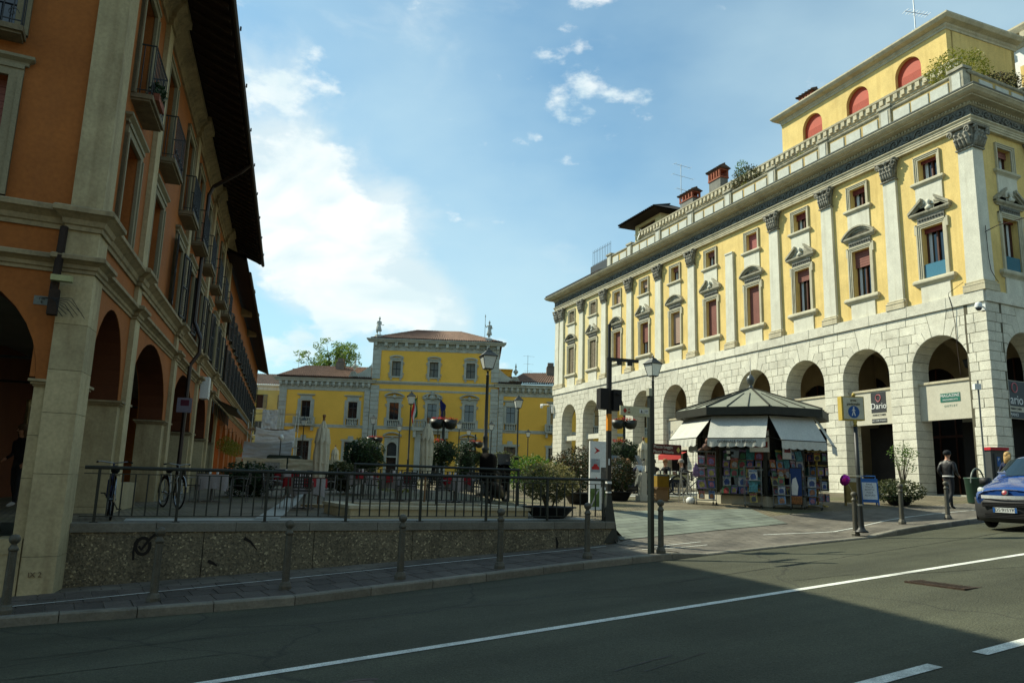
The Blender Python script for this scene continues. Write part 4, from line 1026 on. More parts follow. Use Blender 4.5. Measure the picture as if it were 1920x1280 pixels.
# upper walls
UW = -.14
LOWZ = (10.27, 12.42); UPZ = (14.40, 15.36)
hs = []
for c in cx_: hs += [(c - .50, c + .50, *LOWZ), (c - .44, c + .44, *UPZ)]
SPLIT = cx_[7] + 1.75
m = M(); holes(m, .3, SPLIT, BT, 16.2, -.6, UW, [h for h in hs if h[1] < SPLIT]); mk('upper_wall', m, YEL, RB, MF)
YELF = mat('faded_yellow_plaster', (.66, .55, .27), var=.08, sc=.8, bump=.2, bsc=18, dirt=(.40, .33, .15), dirtamt=.2)
m = M(); holes(m, SPLIT, LEN - .2, BT, 16.2, -.6, UW, [h for h in hs if h[0] > SPLIT]); mk('upper_wall', m, YELF, RB, MF)
m = M(); holes(m, -12, -.3, BT, 16.2, -.6, UW, [(-c - .50, -c + .50, *LOWZ) for c in (2.2, 5.85)] + [(-c - .44, -c + .44, *UPZ) for c in (2.2, 5.85)]); mk('upper_wall', m, YEL, RB, RS)
m = M(); m.box(LEN - .5, LEN - .02, -9, -.3, 8.5, 17.0); m.box(.5, 29, -9.3, -9, 1.2, 17.0); m.box(29, LEN, -9.3, -9, 8.5, 17.0); mk('rear_wall', m, YELF, RB, MF)
# pilasters with bases and carved capitals
def capital(w=.74, h=.86, d=.14):
    m = M(); m.smooth = True; hw = w / 2
    m.ext([(-hw * .86, 0), (hw * .86, 0), (hw * .93, h * .55), (hw * 1.16, h * .9), (-hw * 1.16, h * .9), (-hw * .93, h * .55)], -d, .02)
    m.box(-hw * 1.02, hw * 1.02, -d, .07, -.06, 0)
    m.add([(-hw * 1.35, -d, h * .90), (-hw * 1.35, .20, h * .90), (-hw * .55, .10, h * .90), (hw * .55, .10, h * .90), (hw * 1.35, .20, h * .90), (hw * 1.35, -d, h * .90),
           (-hw * 1.4, -d, h), (-hw * 1.4, .24, h), (-hw * .55, .13, h), (hw * .55, .13, h), (hw * 1.4, .24, h), (hw * 1.4, -d, h)],
          [(0, 5, 4, 3, 2, 1), (6, 7, 8, 9, 10, 11), (0, 1, 7, 6), (1, 2, 8, 7), (2, 3, 9, 8), (3, 4, 10, 9), (4, 5, 11, 10)])
    rr = random.Random(3)
    for row, (z0, z1, n, o) in enumerate(((0.02, .38, 5, .03), (.22, .60, 4, .05))):
        for i in range(n):
            x = (-hw * .85 + hw * 1.7 * (i + .5) / n) * (1 + .08 * row)
            m.tube([(x, o, z0 * h), (x, o + .04, (z0 + z1) * .5 * h), (x, o + .10, z1 * h * .95), (x, o + .15, z1 * h), (x, o + .17, z1 * h - .06)], [.07, .085, .075, .055, .02], 6)
    for sg in (-1, 1):
        P = []
        for t in range(16):
            a = t * .62; r_ = .15 * (1 - t / 18); P.append((sg * (hw * 1.12 + r_ * cos(a) * .7), .13 + .02 * t / 16, h * .74 + r_ * sin(a)))
        m.tube(P, [.045 * (1 - t / 24) for t in range(16)], 5)
        m.tube([(sg * hw * .5, .05, h * .5), (sg * hw * .8, .12, h * .72), (sg * hw * 1.1, .2, h * .86)], [.03, .05, .05], 5)
    m.lathe([(.01, -.09), (.08, -.05), (.095, 0), (.08, .05), (.01, .09)], (0, .14, h * .88), 7)
    for _ in range(10):
        p = (rr.uniform(-hw, hw), .08 + rr.uniform(0, .06), rr.uniform(.45, .8) * h); m.lathe([(.01, -.05), (.045, 0), (.01, .05)], p, 5)
    return m
CAP = capital(); cm2 = CAP.mesh()
def pilaster(fr_, c, w=.72, zt=15.0, cap=True, nocap_trim=False):
    m = M(); m.add([(c - w / 2, UW - .02, 9.66), (c + w / 2, UW - .02, 9.66), (c + w / 2, 0, 9.66), (c - w / 2, 0, 9.66), (c - w * .445, UW - .02, zt), (c + w * .445, UW - .02, zt), (c + w * .445, -.01, zt), (c - w * .445, -.01, zt)],
                   [(3, 2, 6, 7), (0, 3, 7, 4), (2, 1, 5, 6), (4, 7, 6, 5)])
    mk('pilaster', m, TRIM, RB, fr_)
    m = M(); mould(m, c - w / 2 - .0, c + w / 2 + .0, 9.27, [(.10, 0), (.10, .16), (.08, .17), (.085, .22), (.105, .25), (.085, .29), (.03, .31), (.045, .35), (.045, .38), (.0, .40)], -.0); m.box(c - w / 2 - .1, c + w / 2 + .1, UW, .0, 9.27, 9.66); mk('pilaster_base', m, CREAM, RB, fr_)
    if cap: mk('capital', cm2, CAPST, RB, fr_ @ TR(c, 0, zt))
    else:
        m = M(); m.box(c - w * .47, c + w * .47, UW, .03, zt - .05, zt + .03); mk('pilaster_cap', m, TRIM, RB, fr_)
pils = [C0 + PIT * (i + .5) for i in range(NB - 1)] + [LEN - 1.28]
for i, c in enumerate(pils):
    if i == 3: pilaster(MF, c, zt=14.72, cap=False)
    else: pilaster(MF, c)
pilaster(MF, LEN - .42); pilaster(RS, -4.02)
# corner pilaster: two faces meeting on the arris
cw = .70; inv = Matrix.Translation((-RX, -RY, 0))
def rcorner(m, z0, z1, w0, w1, o0, o1):
    P = []
    for w_, o, z in ((w0, o0, z0), (w1, o1, z1)):
        A = MF @ Vector((w_, o, 0)); C_ = RS @ Vector((-w_, o, 0)); a2 = MF @ Vector((w_, -.3, 0)); c2 = RS @ Vector((-w_, -.3, 0))
        B = xline(MF @ Vector((0, o, 0)), (MF[0][0], MF[1][0]), RS @ Vector((0, o, 0)), (RS[0][0], RS[1][0]))
        for q in (A, B, C_, c2, a2): P.append((q[0] - RX, q[1] - RY, z))
    m.add(P, [(0, 1, 2, 3, 4), (9, 8, 7, 6, 5)] + [(i, i + 5, (i + 1) % 5 + 5, (i + 1) % 5) for i in range(5)])
    return m
mk('corner_pilaster', rcorner(M(), 9.66, 15.0, cw, cw * .9, 0, -.01), TRIM, RB)
m = M()
for z0, z1, o in ((9.27, 9.43, .10), (9.43, 9.5, .09), (9.5, 9.56, .10), (9.56, 9.62, .04), (9.62, 9.66, .05)): rcorner(m, z0, z1, cw + o, cw + o, o, o)
mk('pilaster_base', m, CREAM, RB)
m = M(); rcorner(m, 14.94, 15.0, cw * .96, cw * .96, .07, .07); rcorner(m, 15.0, 15.75, cw * .88, cw * 1.1, .02, .10); rcorner(m, 15.78, 15.86, cw * 1.15, cw * 1.2, .2, .24); m.smooth = True
for fr_, sg in ((MF, 1), (RS, -1)):
    m.T = inv @ fr_
    for row, (z0, z1, n, o) in enumerate(((.02, .38, 4, .05), (.22, .60, 3, .08))):
        for i in range(n):
            x = sg * (.02 + cw * .9 * (i + .3) / n)
            m.tube([(x, o, 15 + z0 * .86), (x, o + .05, 15 + (z0 + z1) * .43), (x, o + .13, 15 + z1 * .82), (x, o + .19, 15 + z1 * .86), (x, o + .2, 15 + z1 * .86 - .06)], [.08, .09, .08, .06, .02], 6)
    for xc in (.02, cw * 1.08):
        P = []
        for t in range(16):
            a = t * .62; r_ = .16 * (1 - t / 18); P.append((sg * xc + r_ * cos(a) * .7, .18, 15.64 + r_ * sin(a)))
        m.tube(P, [.05 * (1 - t / 24) for t in range(16)], 5)
mk('capital', m, CAPST, RB)

# window kit
FRS = mat('window_stone_surround', (.47, .44, .32), var=.1, sc=3, bump=.2, dirt=(.2, .17, .11), dirtamt=.4, streak=.25)
def surr3(w, h, t=.2, ear=0.0):
    m = M()
    for k, (a, b, d) in enumerate(((0, .07, .03), (.07, .135, .055), (.135, t, .085))):
        m.box(-w / 2 - b, -w / 2 - a, -.02, d, 0, h + b); m.box(w / 2 + a, w / 2 + b, -.02, d, 0, h + b); m.box(-w / 2 - b - (ear if k == 2 else 0), w / 2 + b + (ear if k == 2 else 0), -.02, d + (.002 if k < 2 else 0), h + a, h + b)
    if ear:
        m.box(-w / 2 - t - ear, -w / 2 - t + .01, -.02, .083, h - .22, h + t); m.box(w / 2 + t - .01, w / 2 + t + ear, -.02, .083, h - .22, h + t)
    return m
def bust():
    m = M(); m.smooth = True
    m.lathe([(.02, 0), (.13, .02), (.15, .10), (.09, .17), (.05, .20), (.05, .24), (.08, .29), (.088, .35), (.07, .42), (.02, .45)], (0, .09, 0), 9, sy=.8)
    return m
S1 = surr3(1.0, 2.15, ear=.07).mesh(); S2m = surr3(.88, .96, t=.17).mesh()
SILL = M(); mould(SILL, -.78, .78, -.30, [(.06, 0), (.08, .05), (.14, .11), (.17, .15), (.17, .22), (.15, .26), (.13, .30)], 0); SILL.box(-.5, .5, -.3, 0, -.05, 0); SILLm = SILL.mesh()
SILU = M(); mould(SILU, -.62, .62, -.24, [(.05, 0), (.07, .05), (.12, .10), (.15, .13), (.15, .2), (.12, .24)], 0); SILU.box(-.44, .44, -.3, 0, -.05, 0); SILUm = SILU.mesh()
APR = M(); APR.box(-.66, .66, 0, .05, -.99, -.30); APRm = APR.mesh()
FRZ = M(); FRZ.box(-.62, .62, 0, .06, 2.35, 2.62)
for i in range(9): FRZ.lathe([(.01, -.06), (.06, 0), (.01, .06)], (-.52 + i * .13, .07, 2.49), 5); 
FRZm = FRZ.mesh()
def pedi(seg, open_=True):
    m = M(); mould(m, -.78, .78, 2.62, [(.06, 0), (.08, .04), (.15, .09), (.17, .13), (.17, .18)], 0); m.box(-.78, .78, 0, .05, 2.8, 3.0)
    if seg:
        n = 12; a0 = radians(38); Rr = .95 / sin(pi / 2 - a0) * 1.0; zc = 2.80 - Rr * sin(a0)
        for i in range(n):
            t0 = pi - a0 - (pi - 2 * a0) * i / n; t1 = pi - a0 - (pi - 2 * a0) * (i + 1) / n
            for ri, ro, d in ((Rr - .16, Rr - .07, .12), (Rr - .07, Rr, .20)):
                m.ext([(ro * cos(t0), zc + ro * sin(t0)), (ri * cos(t0), zc + ri * sin(t0)), (ri * cos(t1), zc + ri * sin(t1)), (ro * cos(t1), zc + ro * sin(t1))], 0, d)
        n = 10; P = [((Rr - .1) * cos(pi - a0 - (pi - 2 * a0) * i / n), zc + (Rr - .1) * sin(pi - a0 - (pi - 2 * a0) * i / n)) for i in range(n + 1)]
        m.ext(P, 0, .05)
    else:
        for sg in (-1, 1):
            e = .30 if open_ else 0.0
            for (t, d) in ((0, .2), (.09, .12)):
                P = [(sg * .95, 2.80 - t), (sg * .95, 2.91 - t), (sg * e, 3.38 - t), (sg * e, 3.26 - t)]
                m.ext(P if sg < 0 else P[::-1], 0, d)
            m.ext([(sg * .8, 2.8), (sg * .2, 2.8), (sg * .2, 3.2)][::(1 if sg < 0 else -1)], 0, .05)
    return m
PS = pedi(True).mesh(); PT = pedi(False).mesh(); BU = M(); BU = bust(); BUm = BU.mesh()
GLB = mat('blue_glass_guard', (.05, .16, .22), rough=.05, spec=.8, var=.05)
BLK = {}
def blindm(w, h):
    k = (round(w, 2), round(h, 2))
    if k not in BLK:
        m = M(); n = max(2, int(h / .055))
        for i in range(n): m.box(-w / 2, w / 2, -.20, -.18 - .008 * (i % 2), -h * (i + 1) / n + .003, -h * i / n)
        BLK[k] = m.mesh()
    return BLK[k]
BLD = [mat('blind_dark_red', (.17, .03, .022), rough=.7, var=.06), BLINDR, mat('blind_rose', (.33, .10, .09), rough=.7, var=.06), mat('blind_tan', (.36, .25, .19), rough=.7, var=.06)]
LOUV1 = louvre(M(), .50, 2.15, -.25, .0); LOUV2 = louvre(M(), .44, .96, -.22, .0)
def rwindow(fr_, c, low, frac, bl, ped=None, shut=False, guard=False):
    w, (z0, z1) = (1.0, LOWZ) if low else (.88, UPZ); h = z1 - z0; wf = fr_ @ TR(c, UW, z0)
    o = mk('window', S1 if low else S2m, FRS, RB, wf)
    mk('sill', SILLm if low else SILUm, FRS, o)
    m = M(); m.box(-w / 2, w / 2, -.36, -.34, 0, h); mk('pane', m, GLASS, o)
    m = M()
    for x in (-w / 2 + .035, w / 2 - .035): m.box(x - .035, x + .035, -.34, -.27, 0, h)
    m.box(-.035, .035, -.34, -.26, 0, h); m.box(-w / 2, w / 2, -.34, -.27, h - .06, h); m.box(-w / 2, w / 2, -.34, -.27, 0, .07); mk('sash', m, BROWN, o)
    if frac < .85 and not shut:
        m = M()
        for sg in (-1, 1):
            for i in range(4):
                x = sg * (w / 2 - .09 - i * .035); m.add([(x - .02, -.335 + .006 * (i % 2), .05), (x + .02, -.335 + .006 * ((i + 1) % 2), .05), (x + .02, -.335 + .006 * ((i + 1) % 2), h), (x - .02, -.335 + .006 * (i % 2), h)], [(0, 1, 2, 3)])
        mk('curtain', m, CURT, o)
    if frac > 0: mk('roller_blind', blindm(w, h * frac), BLD[bl], o, wf @ TR(0, 0, h))
    if shut:
        for sg in (-1, 1): mk('shutter', LOUV1 if low else LOUV2, SHUTT, o, wf @ TR(sg * w / 4, -.09, 0, rz=sg * (.0 if low else .25)))
    if guard:
        m = M(); m.box(-w / 2, w / 2, -.05, -.035, .06, .62); mk('glass_guard', m, GLB, o)
    if low:
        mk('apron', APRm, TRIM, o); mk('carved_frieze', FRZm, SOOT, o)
        if ped == 'seg': mk('pediment', PS, GREYM, o)
        else:
            mk('pediment', PT, GREYM, o); mk('bust', BUm, TRIM, o, wf @ TR(0, .03, 2.82))
        m = M(); m.box(-.62, .62, -.0, .05, 3.05, UPZ[0] - LOWZ[0] - .24); mk('upper_apron', m, TRIM, o)
    return o
LF = [.10, .35, .26, 1.0, 1.0, .9, .6, 1.0, 0, 0]; LC = [0, 1, 1, 1, 1, 3, 1, 1, 0, 0]
UF = [.16, .26, .33, 1.0, .30, .28, .5, .85, 0, 0]; UC = [0, 0, 0, 2, 1, 1, 3, 3, 0, 0]
for i, c in enumerate(cx_):
    rwindow(MF, c, True, LF[i], LC[i], 'tri' if i % 2 == 0 else 'seg', shut=i > 7, guard=i == 0)
    rwindow(MF, c, False, UF[i], UC[i], shut=i > 7)
rwindow(RS, -2.2, True, .04, 0, 'tri', guard=True); rwindow(RS, -2.2, False, .3, 0)
rwindow(RS, -5.85, True, .3, 0, 'seg'); rwindow(RS, -5.85, False, .3, 0)
# entablature swept round the corner
def rpath(o=0.0):
    e = RS @ Vector((-12, 0, 0)); f0 = MF @ Vector((LEN, 0, 0)); b = MF @ Vector((LEN, -9, 0))
    return [(e.x - RX, e.y - RY), (0, 0), (f0.x - RX, f0.y - RY), (b.x - RX, b.y - RY)]
def rsweep(nm, prof, mt, **k):
    m = M(); m.sweep(prof, rpath()); return mk(nm, m, mt, RB, **k)
rsweep('architrave', [(-.3, 15.86), (.02, 15.86), (.02, 15.94), (.045, 15.95), (.045, 16.04), (.07, 16.05), (.07, 16.12), (.13, 16.17), (.13, 16.21), (-.3, 16.22)], CREAM)
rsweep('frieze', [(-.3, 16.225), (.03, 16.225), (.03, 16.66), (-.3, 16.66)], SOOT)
rsweep('cornice_bed', [(-.3, 16.665), (.06, 16.665), (.10, 16.69), (.10, 16.79), (-.3, 16.79)], CREAM)
rsweep('cornice', [(-.3, 16.795), (.12, 16.795), (.18, 16.82), (.42, 16.83), (.43, 16.87), (.50, 16.88), (.60, 16.93), (.66, 17.0), (.69, 17.02), (.69, 17.09), (-.6, 17.28)], CREAM)
rsweep('cornice_flashing', [(.60, 17.105), (.715, 17.08), (.725, 17.125), (-.5, 17.33)], mat('grey_lead_sheet', (.13, .14, .13), rough=.6, var=.2, sc=5))
m = M()
for i in range(int(LEN / .16)): m.box(i * .16 + .02, i * .16 + .10, .10, .16, 16.70, 16.785)
mk('dentils', m, CREAM, RB, MF, kind='stuff')
m = M()
for i in range(70): m.box(-i * .16 - .10, -i * .16 - .02, .10, .16, 16.70, 16.785)
mk('dentils', m, CREAM, RB, RS, kind='stuff')
def scrolls(n, fr_, sg):
    m = M(); m.smooth = True
    for i in range(n):
        cx = sg * (.35 + i * .62); up = 1 if i % 2 else -1
        P = [(cx + .20 * (1 - t / 15) * cos(t * .62) * 1.1, .05 + .015 * (t % 3), 16.44 + up * .18 * (1 - t / 15) * sin(t * .62)) for t in range(15)]
        m.tube(P, [.034] * 15, 5)
        m.tube([(cx + .2, .05, 16.44), (cx + .31, .06, 16.44 - up * .14), (cx + .42, .05, 16.44)], .03, 4); m.lathe([(.01, -.03), (.05, 0), (.01, .03)], (cx, .07, 16.44), 6)
        for k in range(3): m.lathe([(.01, -.05), (.035, 0), (.01, .05)], (cx + R.uniform(-.3, .3), .05, 16.44 + R.uniform(-.16, .16)), 5)
    mk('frieze_scrollwork', m, mat('worn_carving_stone', (.17, .175, .155), var=.4, sc=6, dirt=(.05, .05, .045), dirtamt=.5), RB, fr_, kind='stuff')  # scrollwork a little paler than the frieze behind it
scrolls(60, MF, 1); scrolls(16, RS, -1)
# parapet with panelled sections and pedestals
PZ0, PZ1 = 17.15, 18.32
m = M(); m.box(.5, 28.8, -.35, -.1, PZ0, PZ1 - .14); mk('parapet_wall', m, mat('parapet_ochre', (.44, .32, .12), var=.15, sc=2, dirt=(.2, .17, .1), dirtamt=.5, streak=.3), RB, MF)
m = M(); m.box(-12, -.5, -.35, -.1, PZ0, PZ1 - .14); mk('parapet_wall', m, MC['parapet_ochre'], RB, RS)
m = M(); mould(m, .3, 28.8, PZ1 - .16, [(.0, 0), (.05, .03), (.07, .07), (.07, .12), (0, .14)], -.1); m.box(.3, 28.8, -.4, -.1, PZ1 - .14, PZ1 - .02); mk('parapet_coping', m, GREYM, RB, MF)
m = M(); mould(m, -12, -.3, PZ1 - .16, [(.0, 0), (.05, .03), (.07, .07), (.07, .12), (0, .14)], -.1); m.box(-12, -.3, -.4, -.1, PZ1 - .14, PZ1 - .02); mk('parapet_coping', m, GREYM, RB, RS)
PAN = M(); PAN.ext([(-.42, PZ0 + .16), (.42, PZ0 + .16), (.42, PZ1 - .26), (-.42, PZ1 - .26)], -.1, -.06, .02)
RIMM = M()
PED = M(); PED.box(-.30, .30, -.42, -.02, PZ0, PZ1 + .02); PED.box(-.36, .36, -.48, .04, PZ1 + .02, PZ1 + .14); PED.box(-.34, .34, -.46, .02, PZ0, PZ0 + .12)
PEDp = M(); PEDp.box(-.18, .18, -.02, .0, PZ0 + .2, PZ1 - .12); 
TRIMW = mat('pale_panel_plaster', (.50, .51, .45), var=.1, sc=3, dirt=(.25, .25, .2), dirtamt=.3)
peds = [.45] + [c for c in pils if c < 28.5] + [28.7]
for i, c in enumerate(peds):
    if 0 < i < len(peds) - 1 or i == 0 or True:
        p_ = mk('parapet_pedestal', PED, GREYM, RB, MF @ TR(c, 0, 0)); mk('pedestal_panel', PEDp, TRIMW, p_)
    if i < len(peds) - 1:
        a, b = c + .36, peds[i + 1] - .36; n = 3 if b - a > 2.5 else 2
        for k in range(n):
            mk('parapet_panel', PAN, TRIMW, RB, MF @ TR(a + (b - a) * (k + .5) / n, 0, 0))
for i in range(4):
    for k in range(3): mk('parapet_panel', PAN, TRIMW, RB, RS @ TR(-1.35 - i * 3.65 - k * 1.05, 0, 0))
    if i: mk('parapet_pedestal', PED, GREYM, RB, RS @ TR(-.5 - i * 3.65, 0, 0))
# low tiled roof at the far end, terrace deck
m = M(); m.add([(28.8, -.2, 17.35), (LEN + .6, .66, 17.14), (LEN + .6, -4, 18.8), (28.8, -4, 18.8)], [(0, 1, 2, 3)]); m.add([(28.8, .66, 17.14), (LEN + .6, .66, 17.14), (28.8, -.2, 17.35)], [(0, 1, 2)])
for i in range(40): m.tube([(28.9 + i * .24, .72, 17.16), (28.9 + i * .24, -4, 18.85)], .07, 5)
mk('end_roof', m, TILED, RB, MF)
m = M(); m.box(.5, 37, -9, -.3, 17.3, 17.42); mk('terrace_deck', m, mat('deck', (.2, .18, .15)), RB, MF)
# upper terrace wall behind the parapet
AY = -3.0
m = M(); m.box(2.6, 28.8, AY - .3, AY, 17.4, 20.2); mk('upper_terrace_wall', m, YEL, RB, MF)
m = M(); mould(m, 2.5, 28.9, 20.15, [(0, 0), (.05, .02), (.05, .1), (.12, .14), (.12, .40), (.22, .46), (.24, .55), (0, .62)], AY); mk('upper_terrace_band', m, CREAM, RB, MF)
m = M()
for i in range(64): m.box(2.7 + i * .41, 2.92 + i * .41, AY, AY + .20, 20.34, 20.60)
mk('band_blocks', m, CREAM, RB, MF)
# attic storey with three red arched blinds
AX0, AX1, AZ1 = 2.95, 13.6, 22.75
rops = [(5.05, .72, 21.42, .72), (8.1, .72, 21.42, .72), (11.25, .72, 21.42, .72)]
m = M(); arcade(m, AX0, AX1, AZ1, rops, AY - .4, AY, zb=20.6); mk('attic_wall', m, YEL, RB, MF)
m = M(); m.box(AX0, AX0 + .3, AY - 4.5, AY - .3, 17.4, AZ1); m.box(AX1 - .3, AX1, AY - 4.5, AY - .3, 17.4, AZ1); m.box(AX0, AX1, AY - 4.5, AY - 4.3, 17.4, AZ1); mk('attic_wall', m, YEL, RB, MF)
RB_ = M(); n = 14; P = [(-.72, -.75)] + [(-.72 * cos(pi * i / n), .72 * sin(pi * i / n)) for i in range(n + 1)] + [(.72, -.75)]
RB_.ext(P[::-1], -.24, -.18)
for k in range(22): RB_.box(-.70, .70, -.18, -.172, -.74 + k * .066, -.71 + k * .066) if k < 11 else None
for c, a, sp, b in rops:
    m = M(); m.box(-.8, .8, -.02, .12, -.84, -.76); o = mk('arched_window', m, CREAM, RB, MF @ TR(c, AY, sp)); mk('red_blind', RB_, REDBL, o)
m = M()
pr = [(0, AZ1 - .28), (.04, AZ1 - .28), (.04, AZ1 - .18), (.10, AZ1 - .12), (.10, AZ1 - .02), (.36, AZ1 + .04), (.42, AZ1 + .12), (.46, AZ1 + .18), (.46, AZ1 + .26), (-.2, AZ1 + .38)]
def Q(x, y): v = MF @ Vector((x, y, 0)); return (v.x - RX, v.y - RY)
m.sweep(pr, [Q(AX0, AY - 4.6), Q(AX0, AY), Q(AX1, AY), Q(AX1, AY - 4.6)]); mk('attic_cornice', m, CREAM, RB)
m = M(); m.box(AX0 - .3, AX1 + .3, AY - 4.7, AY + .3, AZ1 + .27, AZ1 + .36); ARF = mk('attic_roof', m, TILED, RB, MF)
def chimney(x, y, z, h, w=1.1, d=.6, par=None):
    o = mk('chimney', M().box(-w / 2, w / 2, -d / 2, d / 2, -.6, h * .45), mat('chimney_plaster', (.17, .17, .15), var=.2, sc=3), RB, MF @ TR(x, y, z))
    m = M(); m.box(-w / 2 - .05, w / 2 + .05, -d / 2 - .05, d / 2 + .05, h * .45, h * .52)
    for i in range(5):
        for sg in (-1, 1): m.box(-w / 2 + i * (w - .12) / 4, -w / 2 + .12 + i * (w - .12) / 4, sg * d / 2 - .06, sg * d / 2 + .06, h * .52, h * .8)
    m.box(-w / 2 - .04, w / 2 + .04, -d / 2 - .04, d / 2 + .04, h * .8, h * .87); mk('chimney_brickwork', m, CHBR, o)
    m = M(); m.ext([(-w / 2 - .14, h * .87), (w / 2 + .14, h * .87), (w / 2 + .14, h * .9), (-w / 2 - .14, h * .9)], -d / 2 - .12, d / 2 + .12)
    m.add([(-w / 2 - .16, -d / 2 - .16, h * .9), (w / 2 + .16, -d / 2 - .16, h * .9), (w / 2 + .16, d / 2 + .16, h * .9), (-w / 2 - .16, d / 2 + .16, h * .9), (-w / 2 - .1, 0, h * 1.08), (w / 2 + .1, 0, h * 1.08)], [(0, 1, 5, 4), (2, 3, 4, 5), (1, 2, 5), (3, 0, 4)])
    for i in range(6): m.tube([(-w / 2 - .1 + i * (w + .2) / 5, d / 2 + .16, h * .92), (-w / 2 - .1 + i * (w + .2) / 5, 0, h * 1.1)], .06, 5)
    mk('chimney_cap', m, TILED, o)
chimney(23.3, -3.4, 20.75, 1.15, 1.5, .6); chimney(20.1, -3.4, 20.9, 1.5, 1.2, .6); chimney(12.2, -3.8, 23.05, .95, 1.0, .5); chimney(4.2, -6.4, 22.9, .75, 1.1, .6)
# second roof slope behind the upper terrace
m = M(); m.add([(13.6, -3.2, 20.7), (28.8, -3.2, 20.7), (28.8, -9, 21.6), (13.6, -9, 21.6)], [(0, 1, 2, 3)]); mk('rear_roof', m, TILED, RB, MF)
# small roof tower
m = M(); holes(m, 28.9, 32.6, 17.5, 22.75, -4.9, -4.6, [(29.6, 32.0, 20.9, 22.2)]); m.box(28.9, 29.2, -8.5, -4.9, 17.5, 22.75); m.box(32.3, 32.6, -8.5, -4.9, 17.5, 22.75); AL = mk('roof_tower', m, YELF, RB, MF)
m = M(); m.box(29.6, 32.0, -4.85, -4.8, 20.9, 22.2); mk('pane', m, GLASS, AL)
m = M(); E_ = [(28.0, -3.5, 22.6), (33.5, -3.5, 22.6), (33.5, -9.2, 22.6), (28.0, -9.2, 22.6)]; m.add(E_ + [(30.0, -6.2, 23.75), (31.5, -6.2, 23.75)], [(0, 1, 2, 3), (0, 4, 5, 1), (1, 5, 2), (2, 5, 4, 3), (3, 4, 0)])
m.add([(p[0], p[1], p[2] - .12) for p in E_], [(0, 3, 2, 1)])
for i in range(20): m.tube([(28.1 + i * .28, -3.45, 22.63), (29.8 + i * .09, -6.1, 23.75)], .06, 4)
mk('roof', m, mat('very_dark_eaves', (.025, .02, .017)), AL)
m = M()
for i in range(12): m.tube([(33.6 + i * .28, -2.9, 19.9), (33.6 + i * .28, -2.9, 21.3)], .014, 4)
m.tube([(33.6, -2.9, 21.1), (36.7, -2.9, 21.1)], .014, 4); m.tube([(33.6, -2.9, 20.0), (36.7, -2.9, 20.0)], .014, 4); m.box(33.5, 36.9, -3.2, -2.8, 17.4, 19.9)
mk('terrace_fence', m, IRON, RB, MF)
dish = root('satellite_dish', MF @ TR(29.2, -3.0, 20.5), 'white satellite dish beside the small roof tower of the yellow palace', 'satellite dish')
m = M(); m.smooth = True; m.T = Matrix.Rotation(radians(-70), 4, 'X') @ Matrix.Rotation(radians(20), 4, 'Y'); m.lathe([(.02, .0), (.22, .02), (.42, .09), (.44, .10), (.41, .10), (.2, .03), (.02, .01)], (0, 0, 0), 18); mk('reflector', m, WHITE, dish)
m = M(); m.tube([(0, -.1, 0), (0, -.1, -.7)], .03, 6); m.tube([(0, 0, -.35), (0, .45, -.1)], .012, 4); m.cb((0, .47, -.08), (.08, .08, .1)); mk('arm', m, STEEL, dish)
def antenna(w, h, label, els):
    a = root('tv_antenna', w, label, 'antenna')
    m = M(); m.tube([(0, 0, 0), (0, 0, h)], .028, 6); mk('mast', m, STEEL, a)
    for z, l_, n in els:
        m = M(); m.tube([(-l_ * .4, 0, z), (l_ * .6, 0, z)], .014, 4)
        for i in range(n):
            x = -l_ * .38 + l_ * .95 * i / max(1, n - 1); m.tube([(x, -.22, z), (x, .22, z)], .008, 4)
        mk('aerial', m, STEEL, a)
AM = TR(rz=0.9)
antenna(Matrix.Translation((MF @ Vector((23.9, -3.1, 20.4)))) @ TR(rz=.5), 3.75, 'tall thin tv antenna beside the chimneys on the palace roof', [(3.7, 1.5, 4), (2.9, 1.9, 3), (1.9, 1.1, 6)])
antenna(Matrix.Translation((MF @ Vector((4.95, -3.6, 23.1)))) @ TR(rz=.2), 2.6, 'tv antenna standing on the attic roof above the red arched windows', [(1.55, 1.3, 8), (.45, .8, 6)])
m = M(); m.box(-.12, .12, -.12, .12, -.4, 0); 
mk('chimney', M().box(-.2, .2, -.15, .15, -.4, .1), CHBR, RB, MF @ TR(5.15, -3.5, 23.3))
# portico interior
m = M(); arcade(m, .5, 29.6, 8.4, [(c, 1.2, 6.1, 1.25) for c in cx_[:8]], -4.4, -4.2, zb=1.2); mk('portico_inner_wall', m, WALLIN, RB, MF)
m = M(); m.box(.9, LEN - .2, -9, -.85, 8.42, 8.55); mk('portico_vault', m, WALLIN, RB, MF)
for i in range(NB):
    m = M(); arcade(m, -4.2, -.9, 8.42, [(-2.55, 1.5, 6.6, 1.6)], -.25, .25, zb=None, n=12); mk('transverse_arch', m, WALLIN, RB, MF @ TR(C0 + PIT * (i + .5), 0, 0, rz=pi / 2) @ Matrix.Diagonal((1, 1, 1, 1)))
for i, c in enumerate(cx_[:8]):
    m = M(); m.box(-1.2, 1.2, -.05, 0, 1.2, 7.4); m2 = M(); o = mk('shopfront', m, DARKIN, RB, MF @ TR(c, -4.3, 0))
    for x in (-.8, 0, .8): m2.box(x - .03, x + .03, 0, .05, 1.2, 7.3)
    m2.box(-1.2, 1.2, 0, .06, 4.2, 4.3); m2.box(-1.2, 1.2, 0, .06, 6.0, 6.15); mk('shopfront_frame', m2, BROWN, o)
m = M(); m.box(.95, LEN - .5, -4.2, -.9, 1.2, 1.72); m.box(.95, LEN - .5, -.9, .25, 1.1, 1.66); mk('portico_floor', m, mat('worn_stone_step', (.30, .30, .26), var=.1, sc=2), RB, MF)
m = M()
for c in cx_[8:]: m.box(c - 1.3, c + 1.3, -.6, -.3, 5.05, 5.4)
